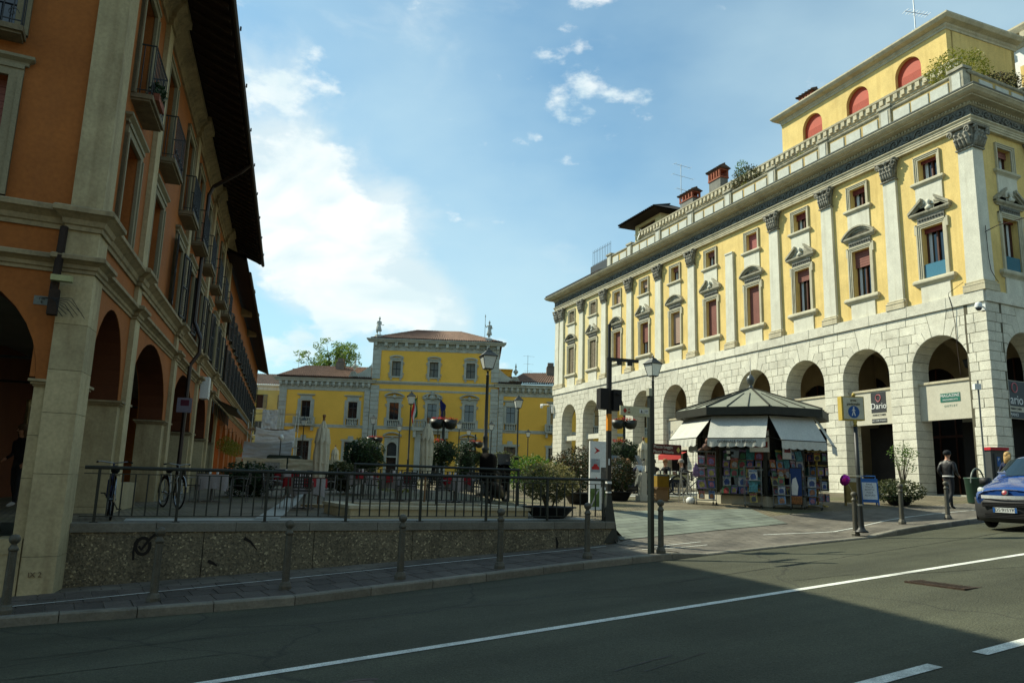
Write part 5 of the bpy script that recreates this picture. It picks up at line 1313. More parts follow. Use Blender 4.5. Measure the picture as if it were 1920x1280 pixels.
for c in cx_[8:]: m.box(c - 1.3, c + 1.3, -4.4, -4.1, 4.6, 4.85)
mk('tie_beam', m, TRIM, RB, MF)
# signboards hung in the arches
def board(c, z0, z1, par=RB, y=-.30, w=1.24): 
    m = M(); m.box(-w, w, -.08, 0, z0, z1); o = mk('signboard', m, CREAMB, par, MF @ TR(c, y, 0)); m = M(); m.box(-w, w, -.12, .05, z1, z1 + .09); mk('signboard_cap', m, CREAM, o); return o
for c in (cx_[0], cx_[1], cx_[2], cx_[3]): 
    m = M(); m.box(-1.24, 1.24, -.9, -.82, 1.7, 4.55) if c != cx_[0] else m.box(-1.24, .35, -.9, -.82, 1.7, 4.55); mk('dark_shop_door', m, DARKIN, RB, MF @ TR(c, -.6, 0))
m = M(); m.box(.35, 1.24, -1.5, -1.4, 1.7, 4.55); m.box(.72, .76, -1.4, -1.38, 1.7, 4.55); mk('inner_panel', m, mat('grey_tan_panel', (.20, .17, .12), var=.1), RB, MF @ TR(cx_[0] - 1.6, 0, 0))
GRN = mat('green_sign', (.02, .14, .10), rough=.5, var=.05); DGRY = mat('charcoal_sign', (.035, .038, .040), rough=.5, var=.05); PINK = mat('pink_logo', (.55, .16, .18), rough=.5, var=.05)
b0 = board(cx_[0], 4.58, 6.02)
WB = lambda o: W[o.name]
MIR = TR(rz=0)
def sign_on(o, x, y, z, w, h, mt): m = M(); m.box(-w / 2, w / 2, 0, .012, -h / 2, h / 2); return mk('sign_panel', m, mt, o, W[o.name] @ TR(x, y, z))
# local +x points to the viewer's left on this facade, so lettering is turned round
def txt(o, s, x, y, z, size, mt, **k): return text('lettering', s, size, mt, o, W[o.name] @ TR(x, y, z, rz=pi), **k)
g1 = sign_on(b0, -.12, 0, 5.43, .86, .34, GRN); txt(g1, 'MAGAZINE', 0, .016, .07, .165, WHITE); txt(g1, 'PIAZZAMERCATO', 0, .016, -.09, .085, WHITE, sx=.95)
txt(b0, 'O U T L E T', -.12, .004, 5.1, .11, GRN)
b1 = board(cx_[1], 4.58, 6.02)
g1 = sign_on(b1, -.35, 0, 5.52, .78, .86, DGRY); txt(g1, 'Dario', 0, .016, -.16, .36, WHITE)
m = M(); m.tube([(.13 * cos(t * .5) + .02 * sin(t), .02, .18 + .15 * sin(t * .5)) for t in range(14)], .018, 5); mk('logo_swirl', m, PINK, g1)
txt(b1, 'PARRUCCHIERI', -.35, .004, 4.98, .12, DGRY, sx=.85); g1 = sign_on(b1, -.35, 0, 4.74, .78, .17, DGRY); txt(g1, 'ART HAIR STUDIOS', 0, .016, 0, .085, WHITE)
b2 = board(cx_[2], 4.58, 6.02); b3 = board(cx_[3], 4.58, 5.6)
b5 = board(cx_[5], 3.9, 5.75); txt(b5, 'BAR', .85, .004, 5.0, .30, mat('grey_lettering', (.20, .21, .20)), sx=.8); txt(b5, 'MILLENIUM', -.2, .004, 5.0, .30, MC['grey_lettering'], sx=.8)
m = M(); m.add([(cx_[5] - 1.2, .0, 3.75), (cx_[5] + 1.2, .0, 3.75), (cx_[5] + 1.2, .4, 3.6), (cx_[5] - 1.2, .4, 3.6)], [(0, 1, 2, 3)]); m.box(cx_[5] - 1.2, cx_[5] + 1.2, .39, .42, 3.3, 3.6); mk('red_awning', m, mat('red_awning_fabric', (.36, .03, .025), rough=.8, var=.08), RB, MF)
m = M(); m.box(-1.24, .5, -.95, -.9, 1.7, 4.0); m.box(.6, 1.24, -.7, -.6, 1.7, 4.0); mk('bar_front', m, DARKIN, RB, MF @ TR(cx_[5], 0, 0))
# side signboard
m = M(); m.box(-1.24, 1.24, -.08, 0, 4.58, 6.02); o = mk('signboard', m, CREAMB, RB, RS @ TR(-2.2, -.3, 0)); 
m = M(); m.box(-1.2, 1.2, 0, .014, 5.05, 6.0); g1 = mk('sign_panel', m, DGRY, o); txt(g1, 'Dario', .55, .018, 5.28, .5, WHITE)
m = M(); m.tube([(.45 + .17 * cos(t * .5), .02, 5.75 + .18 * sin(t * .5)) for t in range(14)], .022, 5); mk('logo_swirl', m, PINK, g1)
m = M(); m.box(-1.2, 1.2, 0, .014, 4.6, 4.84); g1 = mk('sign_panel', m, DGRY, o); txt(g1, '1 PIANO', .65, .018, 4.72, .17, WHITE); txt(o, 'I PARRUCCHIERI', .45, .004, 4.95, .12, DGRY, sx=.8)
m = M(); m.box(-1.24, 1.24, -.95, -.9, 1.7, 4.6); mk('dark_shop_door', m, DARKIN, RB, RS @ TR(-2.2, 0, 0)); m = M(); m.box(-10, -2.5, -9, -8.8, 1.2, 8.4); m.box(-12, -1.6, -9, -.9, 8.42, 8.6); mk('portico_inner_wall', m, WALLIN, RB, RS)
# hanging lanterns in the arches
def lantern_hang(c):
    o = root('hanging_lantern', MF @ TR(c, -1.6, 6.75), None, None, None, RB)
    m = M(); m.tube([(0, 0, .2), (0, 0, 1.65)], .012, 4); m.lathe([(.02, .34), (.20, .28), (.22, .26), (.20, .26), (.20, .24), (.13, -.02), (.02, -.06)], n=6); m.lathe([(.02, 0), (.18, .03), (.02, .12)], (0, 0, 1.4), 8); mk('lantern_body', m, IRON, o)
for c in cx_[:3]: lantern_hang(c)
# cameras and wiring
def cctv(w, label):
    o = root('security_camera', w, label, 'security camera'); m = M(); m.box(-.1, .1, 0, .03, -.14, .1); m.tube([(0, .03, 0), (0, .2, .03)], .03, 6); m.smooth = True
    m.lathe([(.03, .20), (.10, .17), (.125, .10), (.13, .0), (.125, -.02)], (0, .26, -.05), 14); mk('housing', m, WHITE, o)
    m = M(); m.smooth = True; m.lathe([(.115, -.02), (.10, -.08), (.05, -.13), (.01, -.14)], (0, .26, -.05), 14); mk('dome', m, GLASS, o)
cctv(MF @ TR(.10, .0, 8.62), 'white dome security camera under the band at the right corner of the yellow palace')
o = root('security_camera', MF @ TR(37.8, 0.05, 7.95), 'white bullet security camera on bracket at the far left corner of the palace', 'security camera')
m = M(); m.tube([(0, 0, 0), (.1, .4, .1), (.5, .6, .12)], .03, 5); m.cb((.85, .6, .12), (.5, .16, .16)); m.lathe([(.1, -.1), (.12, .08), (.02, .1)], (1.0, .6, -.02), 10); m.box(-.05, .05, 0, .12, -.6, .1); mk('housing', m, WHITE, o)
m = M(); P = [(1.42, .08, 9.3), (1.3, .09, 8.8), (1.28, .03, 8.2), (1.27, .02, 7.2), (1.22, .02, 6.2)]
m.tube(P, .012, 4); m.tube([(.75, .1, 9.7), (1.4, .1, 9.42), (1.42, .09, 9.3)], .010, 4); mk('facade_cable', m, CORD, RB, MF)
m = M(); m.tube([(-.32, .04, 11.8), (-.33, .05, 10.6), (-.40, .06, 10.05), (-.62, .09, 9.72), (-.85, .02, 9.68)], .014, 4); m.tube([(-.3, .02, 11.55), (-.28, .5, 11.65), (-.6, 3.2, 11.75), (-1.6, 8, 12.1)], .016, 4); mk('facade_cable', m, CORD, RB, RS)
# white neighbour building behind the attic
WBG = root('white_building', MF @ TR(0, 0, 0), 'white building with big modillion cornice rising behind the right end of the yellow palace', 'building')
m = M(); m.box(-8, 5.0, -20, -9.2, 15, 23.6); mk('wall', m, WHITE, WBG)
m = M(); mould(m, -8, 5.0, 23.5, [(.05, 0), (.08, .08), (.08, .5), (.5, .55), (.55, .65), (.62, .8), (.62, .9), (0, 1.0)], -9.2); mk('cornice', m, CREAM, WBG)
for i in range(14): mk('modillion', M().box(-.14, .14, 0, .48, 0, .3), CREAM, WBG, MF @ TR(4.7 - i * .75, -9.12, 23.70))
m = M(); m.box(-6, 2.6, -9.19, -9.14, 20.8, 22.6); mk('painted_frieze', m, mat('grey_painted_frieze', (.30, .31, .27), var=.35, sc=6), WBG)
m = M(); m.box(2.75, 3.75, -9.19, -9.10, 20.8, 22.5); mk('yellow_panel', m, YEL, WBG)

# plain houses across the street, unseen, added for reflections and bounce light
OP = root('unseen_street_house', frame(*sn(0, -8.5), UN[0], UN[1], 0), 'unseen plain cream row of houses across the street, added for bounce light', 'building')
m = M(); wx = [-33 + 3.3 * i for i in range(21)]; holes(m, -36, 36, -2.5, 12.5, -.5, 0, [(x - .55, x + .55, z, z + 1.8) for x in wx for z in (1.6, 5.0, 8.6)]); mk('wall', m, mat('dull_cream_plaster', (.22, .19, .13), var=.12), OP)  # wall in one even dull cream
m = M(); m.box(-36, 36, -.45, -.4, -2, 12); mk('pane', m, GLASS, OP); m = M(); m.box(-36.5, 36.5, -9, .9, 12.5, 12.8); mk('roof', m, TILED, OP)
# ------------------------------------------------------------------ CENTRAL PALACE across the piazza
CFm = frame(0, 80, .038, -.9993)        # +x to the left as seen; s = -x
PB = root('ochre_palace', TR(0, 80, 0), 'wide ochre palace with white quoins and raised central block across the piazza', 'building')
def X(s): return -s
GZ = 1.5
OCH = YEL2
TW = (-14.55, -1.35); WL = (-24.0, -14.5); WR = (-1.4, 17.0)
upc = [-12.1, -8.15, -4.28]
hs = [(X(c) - .46, X(c) + .46, 12.3, 13.9) for c in upc] + [(X(c) - .48, X(c) + .48, 7.7, 9.5) for c in upc] + [(X(c) - .5, X(c) + .5, GZ, 5.5) for c in (upc[0], upc[2])] + [(X(-8.15) - 1.0, X(-8.15) + 1.0, GZ, 5.3)]
m = M(); holes(m, X(TW[1]), X(TW[0]), GZ, 15.3, -.5, .0, hs); m.box(X(TW[1]), X(TW[0]), -11, -10.8, GZ, 15.3); m.box(X(TW[1]), X(TW[1]) + .3, -10.8, -.5, GZ, 15.3); m.box(X(TW[0]) - .3, X(TW[0]), -10.8, -.5, GZ, 15.3); mk('tower_wall', m, OCH, PB, CFm)
wlc = [-21.25, -16.4]; wrc = [.08, 4.75, 9.4, 14.0]
def winghs(cs): return [(X(c) - .47, X(c) + .47, 7.7, 9.45) for c in cs] + [(X(c) - .62, X(c) + .62, 3.1, 5.3) for c in cs]
m = M(); holes(m, X(WL[1]) + .02, X(WL[0]), GZ, 10.75, -.6, -.12, winghs(wlc)); m.box(X(WL[0]) - .3, X(WL[0]), -10, -.6, GZ, 10.75); mk('wing_wall', m, OCH, PB, CFm)
m = M(); holes(m, X(WR[1]), X(WR[0]) - .02, GZ, 10.75, -.6, -.12, winghs(wrc)); m.box(X(WR[1]), X(WR[1]) + .3, -10, -.6, GZ, 10.75); mk('wing_wall', m, OCH, PB, CFm)
# quoins, stone by stone
QS = objvar('quoin_stone', (.36, .38, .33), .1, var=.12, sc=2, bump=.3, dirt=(.16, .16, .13), dirtamt=.4)
def quoins(s0, s1, z0, z1, y0=-.4, h=.42, nm='quoin_stone'):
    n = int((z1 - z0) / h)
    for i in range(n):
        a = z0 + (z1 - z0) * i / n; b = z0 + (z1 - z0) * (i + 1) / n; e = .0
        m = M(); m.box(X(s1) + .0, X(s0) - .0, y0, .09 if s0 > -15.6 and s1 < -.2 else -.04, a + .012, b - .012); mk(nm, m, QS, PB, CFm)
quoins(-14.62, -13.75, GZ, 11.3); quoins(-2.1, -1.28, GZ, 11.3); quoins(-15.25, -14.68, GZ, 10.6); quoins(-1.22, -.72, GZ, 10.6)
quoins(-24.05, -23.3, GZ, 10.6); quoins(-14.62, -13.75, 11.95, 15.0, h=.5); quoins(-2.1, -1.28, 11.95, 15.0, h=.5)
GS = PALG
def belt(nm, s0, s1, z, prof, y=0.0): m = M(); mould(m, X(s1), X(s0), z, prof, y); return mk(nm, m, GS, PB, CFm)
belt('belt_course', -14.6, -1.3, 11.42, [(.04, 0), (.06, .1), (.16, .16), (.18, .28), (.0, .36)]); belt('belt_course', -13.7, -2.1, 10.7, [(.03, 0), (.03, .2), (0, .22)])
belt('belt_course', -14.6, -1.3, 6.72, [(.04, 0), (.04, .24), (.08, .28), (.08, .34), (0, .36)]); belt('belt_course', -24, -14.65, 6.72, [(.03, 0), (.03, .30), (0, .33)], -.12); belt('belt_course', -1.2, 17, 6.72, [(.03, 0), (.03, .30), (0, .33)], -.12)
belt('plinth', -24, -14.6, GZ, [(.06, 0), (.06, .9), (0, .95)], -.12); belt('plinth', -1.2, 17, GZ, [(.06, 0), (.06, .9), (0, .95)], -.12)
# tower frieze with swags, consoles and cornice
belt('frieze', -14.6, -1.3, 15.0, [(.05, 0), (.05, .1), (.03, .12), (.03, .78), (0, .8)])
m = M()
for i in range(12):
    c = X(-14.1 + i * 1.105)
    m.tube([(c - .35 + .7 * t / 8, .07, 15.62 - .22 * sin(pi * t / 8)) for t in range(9)], .05, 5); m.lathe([(.02, -.1), (.13, 0), (.02, .1)], (c, .1, 15.42), 6)
mk('swags', m, GS, PB, CFm)
CON = M(); CON.box(-.13, .13, 0, .12, 15.1, 15.4); CON.box(-.15, .15, 0, .42, 15.45, 15.80); CON.tube([(-.15, .3, 15.5), (.15, .3, 15.5)], .12, 8)
for i in range(13): mk('console', CON, GS, PB, CFm @ TR(X(-14.35 + i * 1.075), .02, 0))
belt('cornice', -14.65, -1.25, 15.8, [(.3, 0), (.48, .04), (.5, .14), (.62, .22), (.66, .32), (.66, .38), (0, .46)])
def wing_cornice(s0, s1):
    belt('frieze', s0, s1, 10.55, [(.04, 0), (.06, .08), (.03, .1), (.03, .62), (0, .64)], -.12)
    belt('cornice', s0, s1, 11.45, [(.42, 0), (.45, .06), (.45, .16), (.56, .24), (.60, .34), (0, .42)], -.12)
    m = M(); m.box(X(s1), X(s0), -.12, .05, 11.1, 11.46); mk('cornice_back', m, GS, PB, CFm)
    n = int((s1 - s0) / .60)
    b = M(); b.box(-.13, .13, 0, .40, 11.1, 11.42); b.box(-.10, .10, 0, .3, 10.96, 11.1)
    for i in range(n + 1): mk('bracket', b, GS, PB, CFm @ TR(X(s0 + .15 + (s1 - s0 - .3) * i / n), -.1, 0))
wing_cornice(-24.1, -14.66); wing_cornice(-1.2, 17)
# windows
PANEL = mat('old_window_sash', (.03, .035, .035), rough=.5)
def psash(o, w, h, nx, nz, grid=False):
    m = M(); m.box(-w / 2, w / 2, -.30, -.28, 0, h); mk('pane', m, GLASS, o)
    m = M()
    for i in range(nx + 1): x = -w / 2 + w * i / nx; m.box(x - .03, x + .03, -.28, -.22, 0, h)
    for i in range(nz + 1): z = h * i / nz; m.box(-w / 2, w / 2, -.28, -.22, z - .03, z + .03)
    mk('sash', m, PANEL, o)
    if grid:
        m = M()
        for k in range(1, 12):
            m.box(-w / 2, w / 2, -.275, -.265, h * k / 12 - .012, h * k / 12 + .012)
        for k in range(1, 8): m.box(-w / 2 + w * k / 8 - .012, -w / 2 + w * k / 8 + .012, -.275, -.265, 0, h)
        m.box(-w / 2, w / 2, -.279, -.277, 0, h); mk('lattice', m, SHUTG, o)
def scrollside(m, w, z0, z1):
    for sg in (-1, 1):
        for z in (z0, z1): m.tube([(sg * (w + .12 + .10 * cos(t * .7)), .06, z + .12 * sin(t * .7)) for t in range(9)], .05, 5)
def segped(m, hw, z, rise, d=.22):
    n = 10
    for i in range(n):
        a, b = -1 + 2 * i / n, -1 + 2 * (i + 1) / n
        za, zb = z + rise * (1 - a * a), z + rise * (1 - b * b)
        m.ext([(hw * a, za), (hw * b, zb), (hw * b, zb + .13), (hw * a, za + .13)][::-1], 0, d)
    m.box(-hw, hw, 0, d * .8, z - .08, z + .02)
for c in upc:
    o = mk('window', (lambda m: (surround(m, .92, 1.6, .22, .06), scrollside(m, .6, .2, 1.35), segped(m, .72, 1.92, .16, .2), m.box(-.75, .75, 0, .14, -.16, -.02), m.box(-.6, -.4, 0, .1, -.4, -.16), m.box(.4, .6, 0, .1, -.4, -.16), m)[-1])(M()), GS, PB, CFm @ TR(X(c), 0, 12.3)); psash(o, .92, 1.6, 2, 2, True)
BAL = M(); BAL.smooth = True; BAL.lathe([(.07, 0), (.07, .05), (.045, .08), (.085, .22), (.05, .42), (.045, .5), (.07, .55), (.07, .6)], n=6)
def balus(o, w, n, y=0.05, z=-.66, proj=0.0):
    m = M(); m.box(-w / 2 - .06, w / 2 + .06, y - .1, y + .12, z + .6, z + .70); m.box(-w / 2 - .06, w / 2 + .06, y - .1, y + .12, z - .08, z); mk('balustrade_rail', m, GS, o)
    for i in range(n): mk('baluster', BAL, GS, o, W[o.name] @ TR(-w / 2 + w * (i + .5) / n, y, z))
for k, c in enumerate(upc):
    o = mk('window', (lambda m: (surround(m, .96, 1.8, .26, .08), scrollside(m, .72, .1, 1.5), segped(m, 1.02, 2.45, .34, .32), m.box(-.85, .85, 0, .05, 2.0, 2.5), m.lathe([(.02, -.25), (.2, -.1), (.24, .05), (.1, .25)], (0, .08, 2.4), 8), m.box(-.95, -.62, 0, .08, -.66, .1), m.box(.62, .95, 0, .08, -.66, .1), m)[-1])(M()), GS, PB, CFm @ TR(X(c), 0, 7.7)); psash(o, .96, 1.8, 2, 1)
    m = M(); m.box(-.48, .48, -.26, -.2, 1.1, 1.17); m.box(-.62, .62, -.02, .02, -.64, -.02); mk('transom', m, PANEL, o); balus(o, 1.15, 6, .09)
for s_, wc in ((-1, wlc), (1, wrc)):
    for k, c in enumerate(wc):
        o = mk('window', (lambda m: (surround(m, .94, 1.75, .2, .06), mould(m, -.72, .72, 2.25, [(.05, 0), (.1, .06), (.2, .1), (.2, .17), (0, .2)]), m.box(-.6, .6, 0, .07, 1.95, 2.25), m.box(-.85, -.67, 0, .05, -.66, 1.9), m.box(.67, .85, 0, .05, -.66, 1.9), m)[-1])(M()), GS, PB, CFm @ TR(X(c), -.12, 7.7)); psash(o, .94, 1.75, 2, 1)
        m = M(); m.box(-.47, .47, -.26, -.2, 1.1, 1.16); m.box(-.6, .6, -.01, .01, -.64, 0); mk('transom', m, PANEL, o)
        if c in (wlc[0], wrc[1]):
            m = M(); m.box(-1.05, 1.05, 0, .72, -.86, -.70); m.box(-.95, -.75, 0, .5, -1.35, -.86); m.box(.75, .95, 0, .5, -1.35, -.86)
            for sg in (-1, 1): m.box(sg * 1.0 - .07, sg * 1.0 + .07, .56, .70, -.70, .04)
            m.box(-1.05, 1.05, .56, .70, -.08, .02); m.box(-1.05, -.95, .1, .6, -.08, .02); m.box(.95, 1.05, .1, .6, -.08, .02); mk('balcony', m, GS, o)
            for i in range(11): mk('baluster', BAL, GS, o, W[o.name] @ TR(-.86 + i * .172, .63, -.68))
            for sg in (-1, 1):
                for i in range(3): mk('baluster', BAL, GS, o, W[o.name] @ TR(sg, .15 + i * .16, -.68))
        else: balus(o, 1.05, 6, .06)
        o = mk('window', (lambda m: (surround(m, 1.24, 2.2, .26, .07), m.ext([(-1.0, 2.46), (-.3, 2.46), (-.25, 2.8), (.25, 2.8), (.3, 2.46), (1.0, 2.46), (1.0, 2.3), (-1.0, 2.3)], 0, .1), m.box(-.9, .9, 0, .12, -.16, 0), m)[-1])(M()), GS, PB, CFm @ TR(X(c), -.12, 3.1)); psash(o, 1.24, 2.2, 3, 4)
for c in (upc[0], upc[2]):
    o = mk('doorway', (lambda m: (surround(m, 1.0, 3.95, .28, .1), arcade(m, -.78, .78, 4.4, [(0, .5, 3.4, .5)], -.1, .06), segped(m, .95, 4.55, .3, .3), m.lathe([(.02, -.15), (.17, 0), (.02, .15)], (0, .12, 4.35), 8), m.box(-.6, .6, -.2, .06, 2.35, 2.5), m)[-1])(M()), GS, PB, CFm @ TR(X(c), 0, GZ))
    m = M(); m.box(-.5, .5, -.3, -.25, 0, 2.35); m.box(-.03, .03, -.25, -.22, 0, 2.3); mk('door_leaf', m, CORD, o); m = M(); m.box(-.5, .5, -.3, -.25, 2.5, 4.0)
    for i in range(5): m.box(-.4 + i * .2 - .01, -.4 + i * .2 + .01, -.25, -.22, 2.5, 3.9)
    mk('fanlight', m, PANEL, o)
# main portal with balcony and crest
o = mk('portal', (lambda m: (m.box(-1.6, -1.0, 0, .5, 0, 4.9), m.box(1.0, 1.6, 0, .5, 0, 4.9), m.box(-1.9, 1.9, 0, .9, 5.0, 5.35), m.box(-1.7, 1.7, 0, .6, 4.7, 5.0), m.box(-1.8, -1.5, 0, .8, 4.3, 5.0), m.box(1.5, 1.8, 0, .8, 4.3, 5.0), m)[-1])(M()), GS, PB, CFm @ TR(X(-8.15), 0, GZ + .15))
for i in range(20): mk('baluster', BAL, GS, o, W[o.name] @ TR(-1.7 + i * .179, .8, 5.4))
m = M(); m.box(-1.9, 1.9, .7, .9, 6.0, 6.12); 
for sg in (-1, 1): m.box(sg * 1.82 - .1, sg * 1.82 + .1, .68, .92, 5.35, 6.2)
mk('balustrade_rail', m, GS, o)
m = M()
for sg in (-1, 1):
    m.tube([(sg * (.35 + .6 * t / 12 + .2 * cos(t * .5) * (1 - t / 12)), .2, 10.5 - .3 * t / 12 + .25 * sin(t * .5) * (1 - t / 14)) for t in range(13)], .11, 6); m.lathe([(.05, -.2), (.22, 0), (.05, .2)], (sg * .85, .15, 10.15), 8)
m.lathe([(.02, 0), (.3, .1), (.36, .35), (.2, .6), (.05, .65)], (0, .12, 10.0), 10, sy=.5); m.lathe([(.02, 0), (.16, .08), (.16, .2), (.02, .3)], (0, .15, 10.65), 8); mk('crest', m, GS, PB, CFm @ TR(X(-8.15), 0, -.1))
m = M(); m.box(-1, 1, -.5, -.4, 0, 3.8); mk('portal_door', m, DARKIN, PB, CFm @ TR(X(-8.15), 0, GZ))
# tiled roofs, corrugated
def tiles(m, A, B, C_, Dd, n, rows=14, amp=.07):
    """A-B eave, D-C ridge"""
    A, B, C_, Dd = map(Vector, (A, B, C_, Dd)); nn = (B - A).cross(Dd - A).normalized()
    if nn.z < 0: nn = -nn
    nu = n * 4
    def fn(u, v):
        p = (A * (1 - u) + B * u) * (1 - v) + (Dd * (1 - u) + C_ * u) * v
        jit = .5 + .5 * noise.noise(Vector((int(u * n) * 3.1, int(v * rows) * 1.7, 5)))
        return p + nn * (amp * abs(sin(pi * u * n)) + .03 * jit - .04 * ((v * rows) % 1))
    m.grid(fn, nu, rows * 2)
    return m
m = M(); Z = 16.22
e = [(X(-1.0), .6, Z), (X(-14.9), .6, Z), (X(-14.9), -11.4, Z), (X(-1.0), -11.4, Z)]; rg = [(X(-5.6), -5.4, 18.3), (X(-10.6), -5.4, 18.3)]
tiles(m, e[0], e[1], rg[1], rg[0], 56); tiles(m, e[1], e[2], rg[1], rg[1], 40); tiles(m, e[3], e[0], rg[0], rg[0], 40); tiles(m, e[2], e[3], rg[0], rg[1], 40, 6)
mk('tower_roof', m, BRICKR, PB, CFm)
m = M(); m.box(X(-1.05), X(-14.85), .52, .66, 16.12, 16.24); mk('gutter', m, CORD, PB, CFm)
m = M(); Z = 11.95; e = [(X(-14.6), .35, Z), (X(-24.4), .35, Z), (X(-24.4), -10, Z), (X(-14.6), -10, Z)]; rg = [(X(-14.6), -4.8, 13.75), (X(-22.6), -4.8, 13.75)]
tiles(m, e[0], e[1], rg[1], rg[0], 42); tiles(m, e[1], e[2], rg[1], rg[1], 40); m.add([e[2], e[3], rg[0], rg[1]], [(0, 1, 2, 3)]); mk('wing_roof', m, BRICKR, PB, CFm)
m = M(); e = [(X(17), .35, Z), (X(-1.3), .35, Z), (X(-1.3), -10, Z), (X(17), -10, Z)]; rg = [(X(17), -4.8, 13.9), (X(-1.3), -4.8, 13.2)]
tiles(m, e[0], e[1], rg[1], rg[0], 76); mk('wing_roof', m, BRICKR, PB, CFm)
m = M(); e = [(X(9), .40, 12.05), (X(-.3), .40, 12.05), (X(1.5), -4.6, 13.7), (X(9), -4.6, 14.0)]; tiles(m, e[0], e[1], e[2], e[3], 36)
mk('wing_roof', m, BRICKR, PB, CFm)
for a_, b_ in ((-14.6, -24.3), (17, -1.3)): mk('gutter', M().box(X(a_), X(b_), .34, .46, 11.86, 11.97), CORD, PB, CFm)
for c, z in ((-18.6, 13.5), (4.5, 13.8)):
    m = M(); m.box(-.45, .45, -.4, .4, -1.2, .5); m.box(-.32, .32, -.3, .3, .5, 1.0); m.box(-.4, .4, -.38, .38, .55, .62); mk('chimney', m, mat('chimney_stone', (.15, .13, .11), var=.2), PB, CFm @ TR(X(c), -3.6, z))
for s0, sg in ((-14.7, -1), (-1.25, 1)):     # scrolled volutes beside the raised block
    m = M(); n = 14; P = [(0, 0), (0, 1.75)]
    for i in range(n + 1):
        t = i / n; P.append((t * 2.3, 1.75 * (1 - t) ** 1.8 * .72 + .30 + (.42 * math.exp(-((t - .78) / .13) ** 2))))
    P.append((2.35, 0)); P = [(-sg * p[0], p[1]) for p in P]
    m.ext(P if sg < 0 else P[::-1], -.3, .12); c = -sg * 1.75
    m.tube([(c + .38 * (1 - t / 14) * cos(t * .6), .16, .45 + .38 * (1 - t / 14) * sin(t * .6)) for t in range(13)], .06, 5)
    m.lathe([(.12, 0), (.1, .1), (.26, .28), (.26, .4), (.1, .58), (.05, .7), (.10, .85), (.02, 1.25)], (c, -.1, 1.0), 10); mk('roof_volute', m, GS, PB, CFm @ TR(X(s0), -.02, 11.85))
m = M(); m.box(X(.3), X(-1.2), -8, -5.5, 11, 14.1); m.box(X(.4), X(-1.3), -8.1, -5.4, 14.1, 14.25); m.box(X(17.5), X(.3), -16, -12, 11, 12); mk('rear_block', m, OCH, PB, CFm)
antenna(Matrix.Translation(CFm @ Vector((X(2.1), -6, 13.4))) @ TR(rz=.3), 2.6, 'small tv antenna on the right wing roof of the ochre palace', [(2.5, 1.3, 3), (1.6, 1.1, 3), (.8, .9, 3)])
# pale yellow house at the left of the palace
HF = frame(-24.2, 84, .038, -.9993)
YH = root('pale_yellow_house', TR(-24.2, 84, 0), 'pale yellow house with grey shutters squeezed between the orange houses and the ochre palace', 'building')
wins = [(.55, 8.9, 1), (3.4, 8.9, 1), (.75, 6.0, 0), (3.3, 6.0, 0), (6.2, 8.9, 1), (6.2, 6, 0)]
m = M(); holes(m, -.6, 10, GZ, 11.3, -.5, 0, [(x - .4, x + .4, z, z + 1.5) for x, z, _ in wins]); mk('wall', m, YELP, YH, HF)
m = M(); mould(m, -.6, 10, 11.05, [(.03, 0), (.05, .2), (.2, .3), (.2, .45), (0, .5)]); m.box(-.6, 10, 0, .03, 10.9, 11.05); mk('cornice', m, TRIM, YH, HF)
for x, z, op in wins:
    wf = HF @ TR(x, 0, z); o = mk('window', (lambda m: (m.box(-.5, .5, 0, .06, -.12, 0), m)[-1])(M()), TRIM, YH, wf); m = M(); m.box(-.4, .4, -.3, -.28, 0, 1.5); mk('pane', m, GLASS, o)
    for sg in (-1, 1):
        m = M(); louvre(m, .42, 1.5, -.21, .0, slats=14); mk('shutter', m, SHUTG, o, wf @ TR(sg * (.64 if op else .21), .05 if op else -.06, 0))
m = M(); m.leaves([(R.gauss(0, .2), .15 + R.gauss(0, .08), .15 + R.gauss(0, .08)) for _ in range(60)], .12, R); mk('window_flowers', m, leafmat('red_flowers', (.30, .01, .01), (.45, .03, .02)), YH, HF @ TR(.55, 0, 8.9))
m = M(); tiles(m, (10, -.0, 11.5), (-.8, -.0, 11.5), (-.8, -5, 13.3), (10, -5, 13.3), 46); m2 = mk('roof', m, TILED, YH, HF)
mk('chimney', M().box(-.35, .35, -.3, .3, -.6, .7), LMOULD, YH, HF @ TR(.6, -3.8, 13.2))
antenna(Matrix.Translation(HF @ Vector((.3, -3.6, 13.2))) @ TR(rz=.2), 2.3, 'thin tv antenna on the roof of the pale yellow house', [(2.2, 1.7, 3), (1.4, 1.5, 3)])
for z in (0,):
    m = M(); m.box(10, 30, -9, 0, GZ, 12.5); mk('neighbour_wall', m, YELP, YH, HF)
# ------------------------------------------------------------------ scaffold and sheeting
SCF = frame(-16.9, 60.5, .1, -.995)
sc = root('scaffold', SCF, 'steel scaffold hung with white plastic sheets at the left of the ochre palace', 'scaffold')
pole = M(); pole.tube([(0, 0, 0), (0, 0, 5.3)], .03, 5)
for x in (0, 1.2, 2.4, 3.6):
    for y in (0, -1.2): mk('scaffold_pole', pole, STEEL, sc, SCF @ TR(x, y, 1.55))
m = M()
for z in (2.6, 3.9, 5.2, 6.5):
    for y in (0, -1.2): m.tube([(-.2, y, z), (3.8, y, z)], .022, 4)
for z in (3.9, 5.2, 6.5):
    for x in (0, 1.2, 2.4, 3.6): m.tube([(x, 0, z), (x, -1.2, z)], .022, 4)
mk('scaffold_ledger', m, STEEL, sc)
m = M(); m.box(0, 3.6, -1.2, 0, 3.92, 3.97); m.box(0, 3.6, -1.2, 0, 5.22, 5.27); mk('scaffold_plank', m, WOOD, sc)
TARP = mat('white_plastic_sheet', (.66, .70, .70), rough=.5, var=.08, sc=3, spec=.5)
